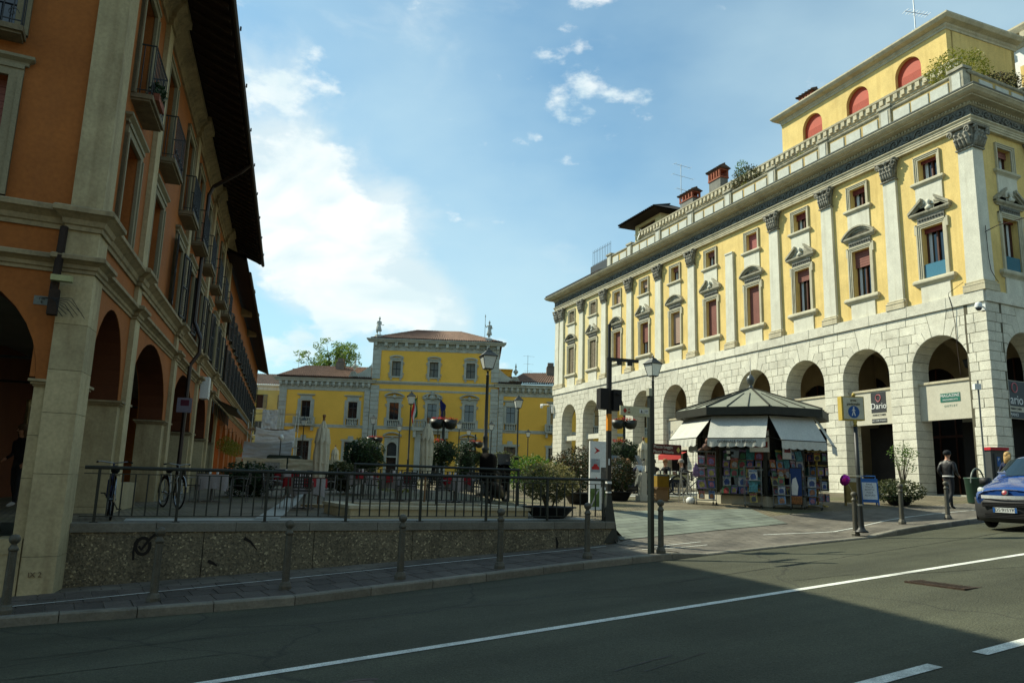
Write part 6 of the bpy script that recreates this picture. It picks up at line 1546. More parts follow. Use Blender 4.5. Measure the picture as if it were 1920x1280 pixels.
def tarp(nm, par, fr_, x0, x1, z0, z1, y=.05, amp=.045, sag=.2, mt=None, seed=0):
    m = M(); m.smooth = True
    def fn(u, v):
        p = Vector((u * 3 + seed, v * 7 + u * 2, seed)); d = noise.noise(p) * amp * 2 + noise.noise(p * 3) * amp
        return (x0 + (x1 - x0) * u, y + d + .3 * sag * v * 0, z0 + (z1 - z0) * v - sag * 4 * u * (1 - u) * v)
    m.grid(fn, 26, 18); return mk(nm, m, mt or TARP, par, fr_)
tarp('plastic_sheet', sc, SCF, .0, 3.0, 3.9, 5.4, sag=.25, seed=1); tarp('plastic_sheet', sc, SCF, 1.4, 2.6, 5.25, 6.8, sag=.05, seed=4); tarp('plastic_sheet', sc, SCF, .1, 4.2, 2.9, 4.3, y=.18, sag=.15, seed=7, mt=mat('grey_plastic_sheet', (.36, .41, .43), rough=.5, var=.1, sc=2))
st_ = root('covered_stall', frame(-16.3, 56, .1, -.995, 1.6), 'dark green covered market stall in front of the white sheeting', 'market stall')
m = M(); m.ext([(-1.3, .9), (-1.2, 1.45), (-1.05, 1.55), (1.0, 1.55), (1.15, 1.45), (1.2, .9)], -.8, .2); m.box(-1.25, 1.15, -.75, .15, 0, .9); mk('cover', m, mat('dark_green_cover', (.015, .03, .022), rough=.6), st_)
sb = root('canvas_screen', frame(-13.4, 52, .05, -.998, 1.6), 'long low cream canvas screen with small notices across the far side of the piazza', 'canvas screen')
for i, (x0, x1) in enumerate(((-4.6, -1.6), (-1.5, 1.4), (1.5, 4.4), (4.5, 6.6))):
    tarp('canvas_panel', sb, W[sb.name], x0, x1, 0, 1.25, y=0, amp=.05, sag=.05, mt=mat('cream_canvas', (.46, .43, .30), var=.1, sc=3), seed=11 + i)
m = M(); m.box(1.9, 2.9, .12, .14, .55, .95); m.box(-1.2, -.5, .12, .14, .35, .9); m.box(3.3, 3.9, .12, .14, .3, .85); mk('notice', m, mat('grey_notice', (.25, .27, .25), var=.3, sc=9), sb)
# flags on the palace balcony
def flag(s_, cols, label, ln):
    f = root('flag', CFm @ TR(X(s_), .9, 7.6, rz=0), label, 'flag'); m = M(); m.tube([(0, -.5, -.7), (0, .6, 2.6)], .03, 5); mk('flag_pole', m, WOOD, f)
    for i, c in enumerate(cols):
        m = M(); m.smooth = True
        def fn(u, v): 
            t = (i + u) / len(cols); return (.9 * t * .55 * (-1 if s_ < -8.5 else 1) * -1 + .08 * sin(v * 6 + t * 5), .55 - .3 * v + .1 * sin(t * 9), 2.4 - v * 2.0 - t * .75)
        m.grid(fn, 4, 10); mk('flag_stripe', m, c, f)
flag(-9.6, [mat('flag_green', (.01, .10, .03)), mat('flag_white', (.6, .6, .6)), mat('flag_red', (.5, .02, .02))], 'italian tricolour flag hanging from the balcony of the ochre palace', 1)
flag(-7.2, [mat('flag_blue', (.01, .015, .09))], 'dark blue european flag beside the tricolour on the ochre palace', 1)


# ------------------------------------------------------------------ bollards
bp = M(); bp.smooth = False
bp.lathe([(.095, 0), (.095, .05), (.085, .07), (.075, .10), (.055, .12), (.052, .14)], n=8); bp.lathe([(.056, .12), (.047, .80)], n=16)
bp2 = M(); bp2.smooth = True; bp2.lathe([(.05, .78), (.062, .80), (.062, .82), (.045, .84), (.042, .855), (.03, .875), (.055, .895), (.07, .93), (.068, .96), (.045, .99), (.01, 1.0)], n=14)
bp3 = M()
for i in range(8):
    a = 2 * pi * i / 8; bp3.tube([(.052 * cos(a), .052 * sin(a), .15), (.046 * cos(a), .046 * sin(a), .78)], .007, 4)
bp3.lathe([(.058, .13), (.058, .15)], n=8)
bl0 = None
bl = [(-6.46, 10.37, 'nearest the marble corner pier, at the far left edge'), (-4.85, 11.03, 'in front of the black graffiti scrawl'), (-3.26, 11.81, 'next right after the graffiti scrawl one'),
      (-1.66, 12.53, 'before the middle of the pebble-dash wall'), (-.1, 13.45, 'before the wall, under the variegated bush in its bowl'), (1.5, 14.52, 'close to the right end of the pebble-dash wall'),
      (2.95, 14.98, 'standing right beside the tall dark signpost'), (8.02, 17.98, 'next to the leaning pole of the pedestrian area sign'), (9.96, 19.67, 'before the potted shrub on the sunlit kerb'), (11.71, 20.7, 'passed by the man in the black jacket'), (14.6, 22.35, 'half hidden beside the green bin and the blue van')]
for i, (x, y, lb) in enumerate(bl):
    w = TR(x, y, G(x, y) if to_sn(x, y)[0] > WEND else zst(to_sn(x, y)[0]), rz=i * .7)
    if bl0 is None:
        bl0 = root('bollard', w, 'cast iron bollard with ball top ' + lb, 'bollard', 'ball topped bollards along the kerb')
        mk('shaft', bp, BOLL, bl0); mk('ball_cap', bp2, BOLL, bl0); mk('fluting', bp3, BOLL, bl0)
    else: dup(bl0, w, 'cast iron bollard with ball top ' + lb)
# ------------------------------------------------------------------ signpost with two direction boards
sp_ = root('direction_signpost', frame(2.757, 15.0, .4341, -.9009, .40), 'dark square signpost carrying a cream arrow board and a brown arrow board at the kerb', 'signpost')
m = M(); m.box(-.032, .032, -.05, .05, 0, 3.05); m.box(-.062, -.032, -.035, .035, 0, 3.0); mk('post', m, mat('dark_green_post', (.014, .022, .020), rough=.4, spec=.5), sp_)
m = M(); m.box(-.02, .06, -.04, .05, 3.05, 3.2); mk('post_box', m, mat('cream_box', (.40, .40, .30)), sp_)
CRM = mat('cream_sign', (.52, .50, .33), rough=.5, var=.04); BRN = mat('brown_sign', (.10, .018, .014), rough=.5, var=.05)
o = mk('cream_board', M().box(0, .68, -.012, .012, -.09, .09), CRM, sp_, W[sp_.name] @ TR(.06, .05, 2.72))
m = M(); m.add([(.55, .016, 0), (.58, .016, .045), (.61, .016, 0), (.58, .016, -.045)], [(0, 1, 2, 3)]); m.box(.03, .10, .013, .016, -.04, .05); m.box(.12, .22, .013, .016, -.04, .05)
m2 = M(); m2.add([(.53, .016, 0), (.575, .016, .055), (.62, .016, 0), (.575, .016, -.055)], [(0, 1, 2, 3)]); mk('red_diamond', m2, mat('red_print', (.35, .03, .02)), o)
m = M(); m.box(.03, .12, .013, .016, -.035, .05); m.box(.14, .24, .013, .016, -.035, .05); mk('white_pictogram_ground', m, WHITE, o)
m = M(); m.box(.045, .105, .017, .019, .02, .03); m.box(.045, .105, .017, .019, -.01, 0); m.box(.155, .215, .017, .019, -.02, -.01); m.box(.18, .20, .017, .019, -.01, .03); mk('pictogram', m, BLACK, o)
text('lettering', 'P\nxx', .05, mat('red_print', (0, 0, 0)), o, W[o.name] @ TR(.48, .016, 0, rz=pi))
o = mk('brown_board', M().box(-.68, 0, -.012, .012, -.10, .10), BRN, sp_, W[sp_.name] @ TR(-.03, .05, 2.02))
text('lettering', 'Piazza Loggia', .088, mat('cream_letters', (.6, .55, .45)), o, W[o.name] @ TR(-.235, .016, .045, rz=pi)); text('lettering', 'Piazza Vittoria', .084, MC['cream_letters'], o, W[o.name] @ TR(-.24, .016, -.05, rz=pi))
m = M(); m.add([(-.55, .016, 0), (-.6, .016, .06), (-.65, .016, 0), (-.6, .016, -.06)], [(0, 1, 2, 3)]); mk('yellow_diamond', m, mat('yellow_print', (.55, .45, .12)), o)
# ------------------------------------------------------------------ traffic signal on the end of the wall
tl = root('traffic_signal', frame(2.2, 16.95, .30, -.954, .93), 'tall black traffic signal pole with orange band at the right end of the wall', 'traffic signal')
m = M(); m.box(-.045, .045, -.045, .045, 0, 3.55); m.box(-.03, .03, -.03, .03, 3.55, 4.35); mk('pole', m, IRON, tl)
m = M(); m.add([(-.17, -.16, -.45), (.17, -.16, -.45), (.17, .16, -.45), (-.17, .16, -.45), (-.05, -.05, .55), (.05, -.05, .55), (.05, .05, .55), (-.05, .05, .55)], [(0, 3, 2, 1), (4, 5, 6, 7), (0, 1, 5, 4), (1, 2, 6, 5), (2, 3, 7, 6), (3, 0, 4, 7)]); mk('pole_base', m, IRONG, tl)
m = M(); m.box(-.72, .05, -.035, .035, 3.52, 3.59); m.box(-.30, -.20, -.03, .03, 3.44, 3.52); m.box(-.56, -.46, -.03, .03, 3.44, 3.52); m.tube([(-.03, 0, 4.3), (-.10, 0, 4.3), (-.11, 0, 4.24)], .012, 4); mk('arm', m, IRON, tl, W[tl.name] @ TR(rx=0))
m = M(); m.box(.05, .25, -.12, .10, 2.42, 2.88); m.box(.02, .25, -.02, .02, 2.46, 2.5); m.box(.02, .25, -.02, .02, 2.8, 2.84); mk('signal_head', m, mat('signal_black', (.010, .010, .010), rough=.6), tl)
m = M(); m.box(-.25, -.05, -.10, .14, 2.40, 2.86); m.lathe([(.0, .0), (.05, .0), (.05, .02)], (-.14, .145, 2.75), 8); mk('signal_head', m, MC['signal_black'], tl)
m = M(); m.box(-.048, .048, -.048, .048, 1.95, 2.32); mk('orange_band', m, mat('orange_tape', (.60, .22, .01), rough=.6, var=.08), tl)
m = M(); m.box(-.05, .05, -.05, .05, .60, .63); m.box(-.052, .052, -.052, .052, .80, .85); m.box(.0, .03, .045, .06, 1.2, 1.34); mk('pole_sticker', m, WHITE, tl)
# ------------------------------------------------------------------ street lamps
LG = mat('opal_lamp_glass', (.62, .66, .62), rough=.25, spec=.6, var=.03)
LM = mat('lamp_cast_iron', (.022, .028, .024), rough=.5, var=.25, sc=8, spec=.5)
def lamp_parts(o, h, k=1.0, rich=False):
    m = M(); pr = [(.15, 0), (.15, .08), (.11, .14), (.12, .3), (.085, .36), (.075, .7), (.10, .74), (.07, .80), (.06, 1.2), (.075, 1.23), (.05, 1.28), (.043, h - .9), (.055, h - .88), (.035, h - .84), (.032, h - .72)]
    if rich: pr = [(.24, 0), (.24, .12), (.17, .2), (.18, .5), (.13, .58), (.12, 1.0), (.17, 1.06), (.11, 1.14), (.10, 1.5), (.14, 1.55), (.09, 1.62), (.085, 1.9), (.10, 1.94), (.07, 2.0), (.052, h - .95), (.065, h - .93), (.04, h - .88), (.035, h - .75)]
    m.smooth = True; m.lathe(pr, n=10); mk('lamp_post', m, LM, o)
    m = M(); s = k; b = h - .68; z1 = h - .26
    a, c = .13 * s, .225 * s
    for sx, sy in ((1, 1), (1, -1), (-1, 1), (-1, -1)): m.tube([(sx * a, sy * a, b), (sx * c, sy * c, z1)], .012, 4); m.tube([(0, 0, b - .1), (sx * a * .9, sy * a * .9, b)], .010, 4)
    m.box(-a - .01, a + .01, -a - .01, a + .01, b - .015, b + .01)
    r4 = math.sqrt(2); m.lathe([(c * r4 * 1.12, 0), (c * r4 * 1.16, .025), (c * r4 * 1.05, .04), (c * r4 * .62, .14), (c * r4 * .5, .16), (c * r4 * .42, .2), (c * r4 * .2, .24), (.03, .26), (.045, .29), (.01, .34)], (0, 0, z1), 4, a0=pi / 4); mk('lantern_frame', m, LM, o)
    m = M(); m.add([(-a, -a, b), (a, -a, b), (a, a, b), (-a, a, b), (-c, -c, z1), (c, -c, z1), (c, c, z1), (-c, c, z1)], [(0, 1, 5, 4), (1, 2, 6, 5), (2, 3, 7, 6), (3, 0, 4, 7), (0, 3, 2, 1)]); mk('lantern_glass', m, LG, o)
big = root('street_lamp', TR(-.80, 26, G(-.8, 26), rz=.3), 'biggest street lamp, with ringed black post and lantern before the ochre palace', 'street lamp', 'black lantern street lamps of the piazza')
lamp_parts(big, 6.19 - G(-.8, 26), 1.08, True)
lc = root('street_lamp', TR(5.07, 27, G(5.07, 27), rz=.5), 'street lamp rising directly behind the dark signpost with the cream board', 'street lamp', 'black lantern street lamps of the piazza')
lamp_parts(lc, 6.25 - G(5.07, 27), 1.0)
lm = root('street_lamp', TR(-5.72, 44, 1.55, rz=.2), 'medium street lamp between the two closed umbrellas, against the ochre palace', 'street lamp', 'black lantern street lamps of the piazza')
lamp_parts(lm, 5.1, 1.0)
dup(lm, TR(.48, 44, 1.5, rz=.2), 'medium street lamp just right of the biggest lamp, before the right palace wing')
for x, y, lb in ((-10.5, 59, 'small distant street lamp before the left quoins of the palace tower'), (-4.06, 62, 'small distant street lamp left of the small hanging flower post'), (-3.7, 70, 'small distant street lamp between the flower post and the biggest lamp'),
                 (-1.46, 62, 'small distant street lamp right against the biggest lamp post'), (1.72, 70, 'small distant street lamp at the right of the medium lamp, near the palace corner'), (-16.9, 63, 'small distant street lamp close to the white plastic sheeting'), (-9.6, 67, 'small distant street lamp hidden partly by the second umbrella'), (-5.4, 58, 'small distant street lamp with top behind the big flower bowl')):
    dup(lm, TR(x, y, 1.6, s=.95), lb)
gl_ = root('globe_lamp', TR(-16.9, 57, 1.6), 'small lamp with white globe beside the left closed umbrella', 'street lamp')
m = M(); m.tube([(0, 0, 0), (0, 0, 2.7)], .04, 6); mk('lamp_post', m, LM, gl_); m = M(); m.smooth = True; m.lathe([(.02, 2.65), (.18, 2.75), (.2, 2.9), (.12, 3.05), (.02, 3.08)], n=10); mk('globe', m, LG, gl_)
# ------------------------------------------------------------------ plants
def blob(n, c, r, rnd, shell=.55, zf=1.0):
    out_ = []
    while len(out_) < n:
        v = Vector((rnd.gauss(0, 1), rnd.gauss(0, 1), rnd.gauss(0, 1)))
        if v.length < .01: continue
        v.normalize(); q = rnd.random() ** (1 / 3) if rnd.random() > shell else rnd.uniform(.8, 1.05)
        k = 1 + .22 * noise.noise(v * 2.3 + Vector(c)); v = v * q * k
        out_.append((c[0] + v.x * r[0], c[1] + v.y * r[1], c[2] + v.z * r[2] * zf))
    return out_
L_DK = leafmat('dark_ivy_leaf', (.010, .030, .010), (.035, .075, .020), .2); L_BR = leafmat('bright_green_leaf', (.05, .12, .015), (.13, .22, .03), .45)
L_OL = leafmat('olive_leaf', (.045, .06, .02), (.10, .11, .04), .35); L_RD = leafmat('photinia_leaf', (.018, .035, .012), (.10, .055, .02), .3)
def core(o, c, r): m = M(); m.smooth = True; m.lathe([(.02, -r[2]), (r[0] * .7, -r[2] * .7), (r[0], 0), (r[0] * .7, r[2] * .7), (.02, r[2])], c, 12, sy=r[1] / r[0]); mk('dense_core', m, mat('dense_twigs', (.012, .02, .008), var=.5, sc=9), o)
L_VA = leafmat('variegated_leaf', (.10, .10, .025), (.34, .30, .13), .35); L_TR = leafmat('fresh_plane_leaf', (.09, .16, .03), (.20, .28, .06), .5)
F_RED = leafmat('geranium_red', (.35, .012, .012), (.60, .05, .04), .3); L_YL = leafmat('yellow_green_leaf', (.12, .16, .02), (.30, .28, .03), .4)
BARK = mat('grey_bark', (.09, .075, .055), var=.3, sc=9, bump=.6)
FP = None
def flowerpost(x, y, zb, bowl, ball, h, label, rb=.5, rball=.62, seed=1):
    o = root('flower_post', TR(x, y, zb), label, 'flower post', 'black posts with hanging flower bowls'); rnd = random.Random(seed)
    m = M(); m.tube([(0, 0, 0), (0, 0, h)], .055, 8); m.lathe([(.25, 0), (.25, .05), (.1, .1)], n=10); mk('post', m, IRONG, o)
    m = M(); m.smooth = True
    for sg in (-1, 1): m.lathe([(.05, -.28), (rb * .35, -.24), (rb * .52, -.08), (rb * .56, .10), (rb * .5, .08)], (sg * rb * .52, 0, bowl), 12)
    mk('flower_bowl', m, IRONG, o)
    m = M(); m.leaves(blob(260, (0, 0, bowl + .12), (rb * 1.05, rb * .5, .10), rnd), .07, rnd); mk('red_flowers', m, F_RED, o)
    m = M(); m.leaves(blob(90, (0, 0, bowl + .08), (rb * 1.0, rb * .5, .07), rnd), .08, rnd); mk('bowl_leaves', m, L_DK, o)
    m = M(); m.leaves(blob(1500, (0, 0, ball), (rball, rball * .9, rball * .82), rnd, .7), .11, rnd); mk('ivy_ball', m, L_DK, o); core(o, (0, 0, ball), (rball * .78, rball * .7, rball * .62))
    m = M(); m.leaves(blob(110, (-rball * .35, -.1, ball + rball * .75), (rball * .5, rball * .4, .07), rnd), .07, rnd); mk('red_flowers', m, F_RED, o)
    return o
flowerpost(4.95, 33, 1.47, 4.36 - 1.47, 3.05 - 1.47, 3.6, 'flower post with red geraniums and ivy ball before the stone arcade, left of the signpost', .52, .72, 2)
flowerpost(-2.58, 30, 1.33, 3.93 - 1.33, 2.75 - 1.33, 3.05, 'largest red flower bowl, above a dark ivy ball beside the second closed umbrella', .50, .62, 3)
flowerpost(-2.2, 50, 1.5, 4.1 - 1.5, 3.15 - 1.5, 3.2, 'small distant flower post with ivy ball between two small street lamps', .48, .62, 4)
flowerpost(-8.76, 50, 1.6, 4.2 - 1.6, 3.1 - 1.6, 3.2, 'distant flower post whose bowl shows above the round dark bush', .5, .5, 5)
def shrub(nm, x, y, z, label, cat, parts, pot=None, trunk=None, seed=1, **k):
    rnd = random.Random(seed); o = root(nm, TR(x, y, z), label, cat, **k)
    for (pn, mt, n, c, r, sz) in parts: m = M(); m.leaves(blob(n, c, r, rnd), sz, rnd); mk(pn, m, mt, o)
    if nm in ('bush', 'round_bush', 'conifer') and parts[0][1] in (L_DK, L_RD): q = parts[0]; core(o, q[3], tuple(v * .72 for v in q[4]))
    m = M()
    for i in range(trunk or 5):
        a = rnd.uniform(0, 6.28); q = parts[0]; m.tube([(0, 0, .05), (cos(a) * q[4][0] * .25, sin(a) * q[4][1] * .25, q[3][2] * .6), (cos(a) * q[4][0] * .6, sin(a) * q[4][1] * .6, q[3][2] + q[4][2] * .4)], [.025, .018, .006], 5)
    mk('stems', m, BARK, o)
    return o
def bowlpot(o, r, h, mt=None):
    m = M(); m.smooth = True; m.lathe([(r * .55, 0), (r * .62, .02), (r * .8, h * .5), (r * .95, h * .88), (r * 1.06, h * .9), (r * 1.06, h), (r * .95, h), (r * .85, h * .75), (.02, h * .75)], n=20); mk('bowl', m, mt or mat('black_planter', (.010, .011, .012), rough=.55), o)
o = shrub('potted_shrub', .93, 17.35, .94, 'variegated yellow green shrub in a wide black bowl behind the railing', 'shrub', [('foliage', L_VA, 2300, (0, 0, .80), (.66, .6, .42), .075), ('inner_foliage', L_OL, 900, (0, 0, .72), (.55, .5, .38), .08)], seed=5); bowlpot(o, .58, .26)
for ch in CH(o):
    if ch.name.startswith('stems'): pass
o = shrub('potted_shrub', 2.1, 22.4, 1.12, 'dark red-tipped potted shrub left of the white totem, before the arcade', 'shrub', [('foliage', L_RD, 2100, (0, 0, 1.05), (.72, .7, .62), .085), ('inner_foliage', L_DK, 1200, (0, 0, .95), (.62, .6, .55), .09)], seed=6); bowlpot(o, .5, .34)
o = shrub('potted_shrub', 3.45, 24.0, 1.22, 'dark shrub right of the white totem, in front of the parked scooter', 'shrub', [('foliage', L_RD, 1500, (0, 0, .85), (.5, .5, .5), .085), ('inner_foliage', L_DK, 1000, (0, 0, .75), (.45, .45, .5), .09)], seed=7); bowlpot(o, .4, .3)
shrub('bush', .85, 28, 1.3, 'bright green bush below the right wing of the ochre palace', 'bush', [('foliage', L_BR, 2200, (0, 0, .75), (1.0, .8, .62), .12)], seed=8)
shrub('bush', -.25, 31, 1.35, 'olive toned bush directly left of the bright green bush', 'bush', [('foliage', L_OL, 1300, (0, 0, 1.0), (.95, .8, .55), .11)], seed=9)
shrub('bush', 2.25, 30, 1.4, 'brownish red bush between the bright green bush and the arcade corner', 'bush', [('foliage', L_RD, 1300, (0, 0, .8), (.9, .8, .65), .11)], seed=10)
shrub('round_bush', -7.5, 40, 1.5, 'big round dark green bush before the palace tower, left of the flagged door', 'bush', [('foliage', L_DK, 3200, (0, 0, 1.3), (1.05, 1.0, .95), .15)], seed=11)
shrub('conifer', -1.75, 31, 1.35, 'dark upright conifer touching the ivy ball of the largest flower post', 'bush', [('foliage', L_DK, 1600, (0, 0, 1.0), (.42, .4, 1.0), .10)], seed=12)
shrub('bush', -8.34, 25, 1.03, 'dark laurel bush behind the railing in front of the orange houses', 'bush', [('foliage', L_DK, 1900, (0, 0, .5), (1.0, .7, .55), .12)], seed=13)
shrub('palm_plant', -5.8, 27, 1.15, 'spiky grey-green plant low behind the railing right of the first umbrella', 'plant', [('foliage', L_OL, 500, (0, 0, .55), (.55, .5, .5), .22)], seed=14)
shrub('bush', -3.9, 27.5, 1.2, 'low yellow-flowered bush seen between railing bars under the second umbrella', 'bush', [('foliage', L_YL, 700, (0, 0, .35), (.8, .4, .35), .09)], seed=15)
for i, (s_, lb) in enumerate(((24.3, 'yellow green hanging flower ball nearest under the grey awning'), (27.6, 'middle hanging flower ball under the orange houses'), (30.6, 'farthest hanging flower ball under the orange houses'))):
    o = root('hanging_flower_ball', SF @ TR(-s_, .45, 3.0), lb, 'hanging plant', 'hanging flower balls on the orange houses'); rnd = random.Random(20 + i)
    m = M(); m.leaves(blob(600, (0, 0, 0), (.42, .42, .38), rnd), .09, rnd); mk('foliage', m, L_YL, o); m = M(); m.tube([(0, -.4, .9), (0, 0, .95), (0, 0, 0)], .012, 4); mk('bracket', m, IRON, o)
# roof terrace plants of the yellow palace
def wshrub(fr_, x, y, z, *a, **k):
    p = fr_ @ Vector((x, y, 0)); return shrub(a[0], p.x, p.y, z, *a[1:], **k)
wshrub(MF, 14.9, -1.5, 18.0, 'terrace_shrub', 'tall green and rust coloured shrub on the palace roof terrace by the chimney', 'shrub', [('foliage', L_OL, 1500, (0, 0, 1.3), (.9, .8, .9), .13), ('rusty_foliage', L_RD, 900, (.2, 0, .9), (1.3, .8, .6), .13), ('top_foliage', L_BR, 300, (-.3, 0, 2.1), (.4, .4, .5), .11)], seed=30)
wshrub(MF, 1.2, -1.2, 18.0, 'terrace_shrub', 'large yellow-green shrub spilling over the roof parapet at the palace corner', 'shrub', [('foliage', L_YL, 2600, (0, 0, 1.0), (1.2, 1.0, .75), .11)], seed=31)
wshrub(RS, -3.2, -.8, 18.0, 'terrace_shrub', 'rust coloured shrub on the side parapet right of the palace corner', 'shrub', [('foliage', L_RD, 1300, (0, 0, .7), (1.1, .6, .55), .11), ('green_foliage', L_OL, 600, (.5, 0, .8), (.9, .6, .5), .11)], seed=32)
for x, z, lb in ((9.6, 18.3, 'tiny green plant on the parapet before the third red window'), (14.0, 18.3, 'small yellow green plant on the parapet near the rusty shrub')):
    wshrub(MF, x, -.6, z, 'parapet_plant', lb, 'plant', [('foliage', L_YL, 120, (0, 0, .25), (.25, .2, .18), .09)], seed=33)
o = root('balcony_plant', SF @ TR(-1.75, .25, 8.62), 'dark potted plant on the nearest balcony of the orange house', 'plant'); rnd = random.Random(34); m = M(); m.leaves(blob(350, (0, 0, .25), (.3, .16, .2), rnd), .09, rnd); mk('foliage', m, L_DK, o); m = M(); m.box(-.3, .3, -.1, .1, .0, .14); mk('pot', m, CHBR, o)
# plane tree behind the palace wing
tr_ = root('plane_tree', TR(-23.0, 97, 1.5), 'tree with thin fresh leaves showing above the left wing roof of the ochre palace', 'tree')
rnd = random.Random(40); m = M(); m.tube([(0, 0, 0), (.2, 0, 6), (0, .1, 11)], [.45, .35, .22], 8); tips = []
for i in range(46):
    a = rnd.uniform(0, 6.28); r_ = rnd.uniform(.6, 4.1); zt = rnd.uniform(12.5, 17.4) - r_ * .35; q = (cos(a) * r_, sin(a) * r_, zt); tips.append(q)
    m.tube([(0, .1, rnd.uniform(8, 11)), (q[0] * .45, q[1] * .45, 11 + (zt - 11) * .6), q], [.10, .06, .02], 5)
mk('trunk', m, BARK, tr_)
m = M()
for q in tips:
    for _ in range(4):
        c = (q[0] + rnd.gauss(0, .7), q[1] + rnd.gauss(0, .7), q[2] + rnd.gauss(0, .5)); m.leaves(blob(44, c, (.6, .6, .45), rnd, .3), .30, rnd)
mk('crown', m, L_TR, tr_)
# shrub in pot with small tree on the sunlit pavement
o = shrub('potted_shrub', 12.39, 24.6, 1.34, 'low wide dark shrub in a pot by the second arch, under a sapling', 'shrub', [('foliage', L_OL, 1700, (0, 0, .45), (.82, .7, .36), .09), ('dark_foliage', L_DK, 900, (0, 0, .35), (.7, .6, .3), .09)], seed=41); bowlpot(o, .45, .28)
o2 = root('sapling', TR(12.62, 24.75, 1.36), 'thin sapling with sparse sunlit leaves growing from the low wide shrub', 'tree'); rnd = random.Random(42)
m = M(); tp = []
for i in range(11):
    a = rnd.uniform(0, 6.28); r_ = rnd.uniform(.15, .62); q = (cos(a) * r_ - .05, sin(a) * r_, rnd.uniform(1.15, 2.05)); tp.append(q); m.tube([(0, 0, .2), (cos(a) * .06, sin(a) * .06, .7), (q[0] * .6, q[1] * .6, q[2] * .8), q], [.022, .018, .012, .005], 5)
mk('trunk', m, BARK, o2); m = M()
for q in tp: m.leaves(blob(46, (q[0], q[1], q[2] - .05), (.2, .2, .2), rnd, .2), .075, rnd)
mk('crown', m, L_BR, o2)
# ------------------------------------------------------------------ closed umbrellas
def umbrella(x, y, zt, zb, label, r=.24, full=True):
    z0 = G(x, y); o = root('closed_umbrella', TR(x, y, z0), label, 'umbrella', 'closed ivory parasols'); h = zt - z0
    m = M(); m.smooth = True; n = 26; rows = 16; b = zb
    def fn(u, v):
        a = 2 * pi * u; z = b + (h - .12 - b) * v
        base = lerp([0, .12, .45, .62, .66, .80, .97, 1.0], [.80, .9, 1.0, .92, 1.05, .72, .18, .05], v) * r
        k = 1 + .22 * sin(a * 8 + v * 2) + .12 * noise.noise(Vector((cos(a) * 2, sin(a) * 2, v * 4 + x)))
        return (base * k * cos(a), base * k * sin(a), z)
    m.grid(fn, n * 2, rows); mk('canopy', m, CANV, o)
    m = M(); m.smooth = True
    def f2(u, v):
        a = 2 * pi * u; base = r * (1.12 - .35 * v) * (1 + .12 * sin(a * 8)); return (base * cos(a), base * sin(a), b + (h - b) * (.60 + .2 * v) - .05 * (1 - v) * sin(a * 8))
    m.grid(f2, n * 2, 4); mk('canopy_flap', m, CANV, o)
    m = M(); m.tube([(0, 0, .05), (0, 0, h - .05)], .028, 8); m.smooth = True; m.lathe([(.02, h - .10), (.045, h - .06), (.04, h - .01), (.02, h)], n=8); mk('pole', m, WOOD, o)
    m = M(); m.box(-.35, .35, -.35, .35, 0, .07); mk('base', m, CURB, o)
    m = M(); m.lathe([(r * 1.0, b + (h - b) * .30), (r * 1.02, b + (h - b) * .32)], n=16); mk('tie', m, CANV, o)
    return o
umbrella(-4.85, 20.0, 3.30, .55, 'closed ivory umbrella nearest the left, tallest in front of the palace wing', .175)
umbrella(-2.3, 21.6, 3.43, .85, 'closed ivory umbrella beside the largest red flower bowl', .155)
umbrella(5.25, 30, 3.58, .9, 'closed ivory umbrella just left of the signpost before the arcade', .19)
for x, lb in ((-12.6, 'left one of two tiny closed umbrellas far off by the round bush'), (-11.4, 'right one of two tiny closed umbrellas far off by the round bush')): umbrella(x, 56, 4.0, .6, lb, .24)
# ------------------------------------------------------------------ cafe tables and chairs
CHM = mat('chair_aluminium', (.16, .16, .16), rough=.4, metal=.6, var=.1); WOV = mat('dark_woven_seat', (.018, .016, .014), rough=.7)
CL1 = mat('white_tablecloth', (.34, .31, .30), var=.08, sc=5); CL2 = mat('red_overcloth', (.30, .02, .025), var=.1, sc=5)
def chair_parts(o):
    m = M()
    for sx in (-1, 1):
        m.tube([(sx * .22, .20, 0), (sx * .22, .20, .62), (sx * .22, .0, .66), (sx * .22, -.22, .64)], .012, 5); m.tube([(sx * .22, -.22, 0), (sx * .22, -.20, .45), (sx * .20, -.27, .85)], .012, 5)
    m.tube([(-.20, -.27, .85), (.20, -.27, .85)], .012, 5); m.tube([(-.22, .2, .44), (.22, .2, .44)], .010, 5); mk('chair_frame', m, CHM, o)
    m = M(); m.box(-.21, .21, -.2, .2, .43, .455); mk('seat', m, WOV, o)
    m = M()
    for i in range(8): m.box(-.19 + i * .054 - .014, -.19 + i * .054 + .014, -.275, -.262, .50, .84)
    for i in range(5): m.box(-.2, .2, -.28, -.257, .50 + i * .08, .525 + i * .08)
    mk('backrest', m, WOV, o)
ch0 = None
def chair(x, y, rz, lb):
    global ch0
    w = TR(x, y, G(x, y) + .003, rz=rz)
    if ch0 is None: ch0 = root('cafe_chair', w, lb, 'chair', 'dark woven cafe chairs on the terrace'); chair_parts(ch0)
    else: dup(ch0, w, lb)
tb0 = None
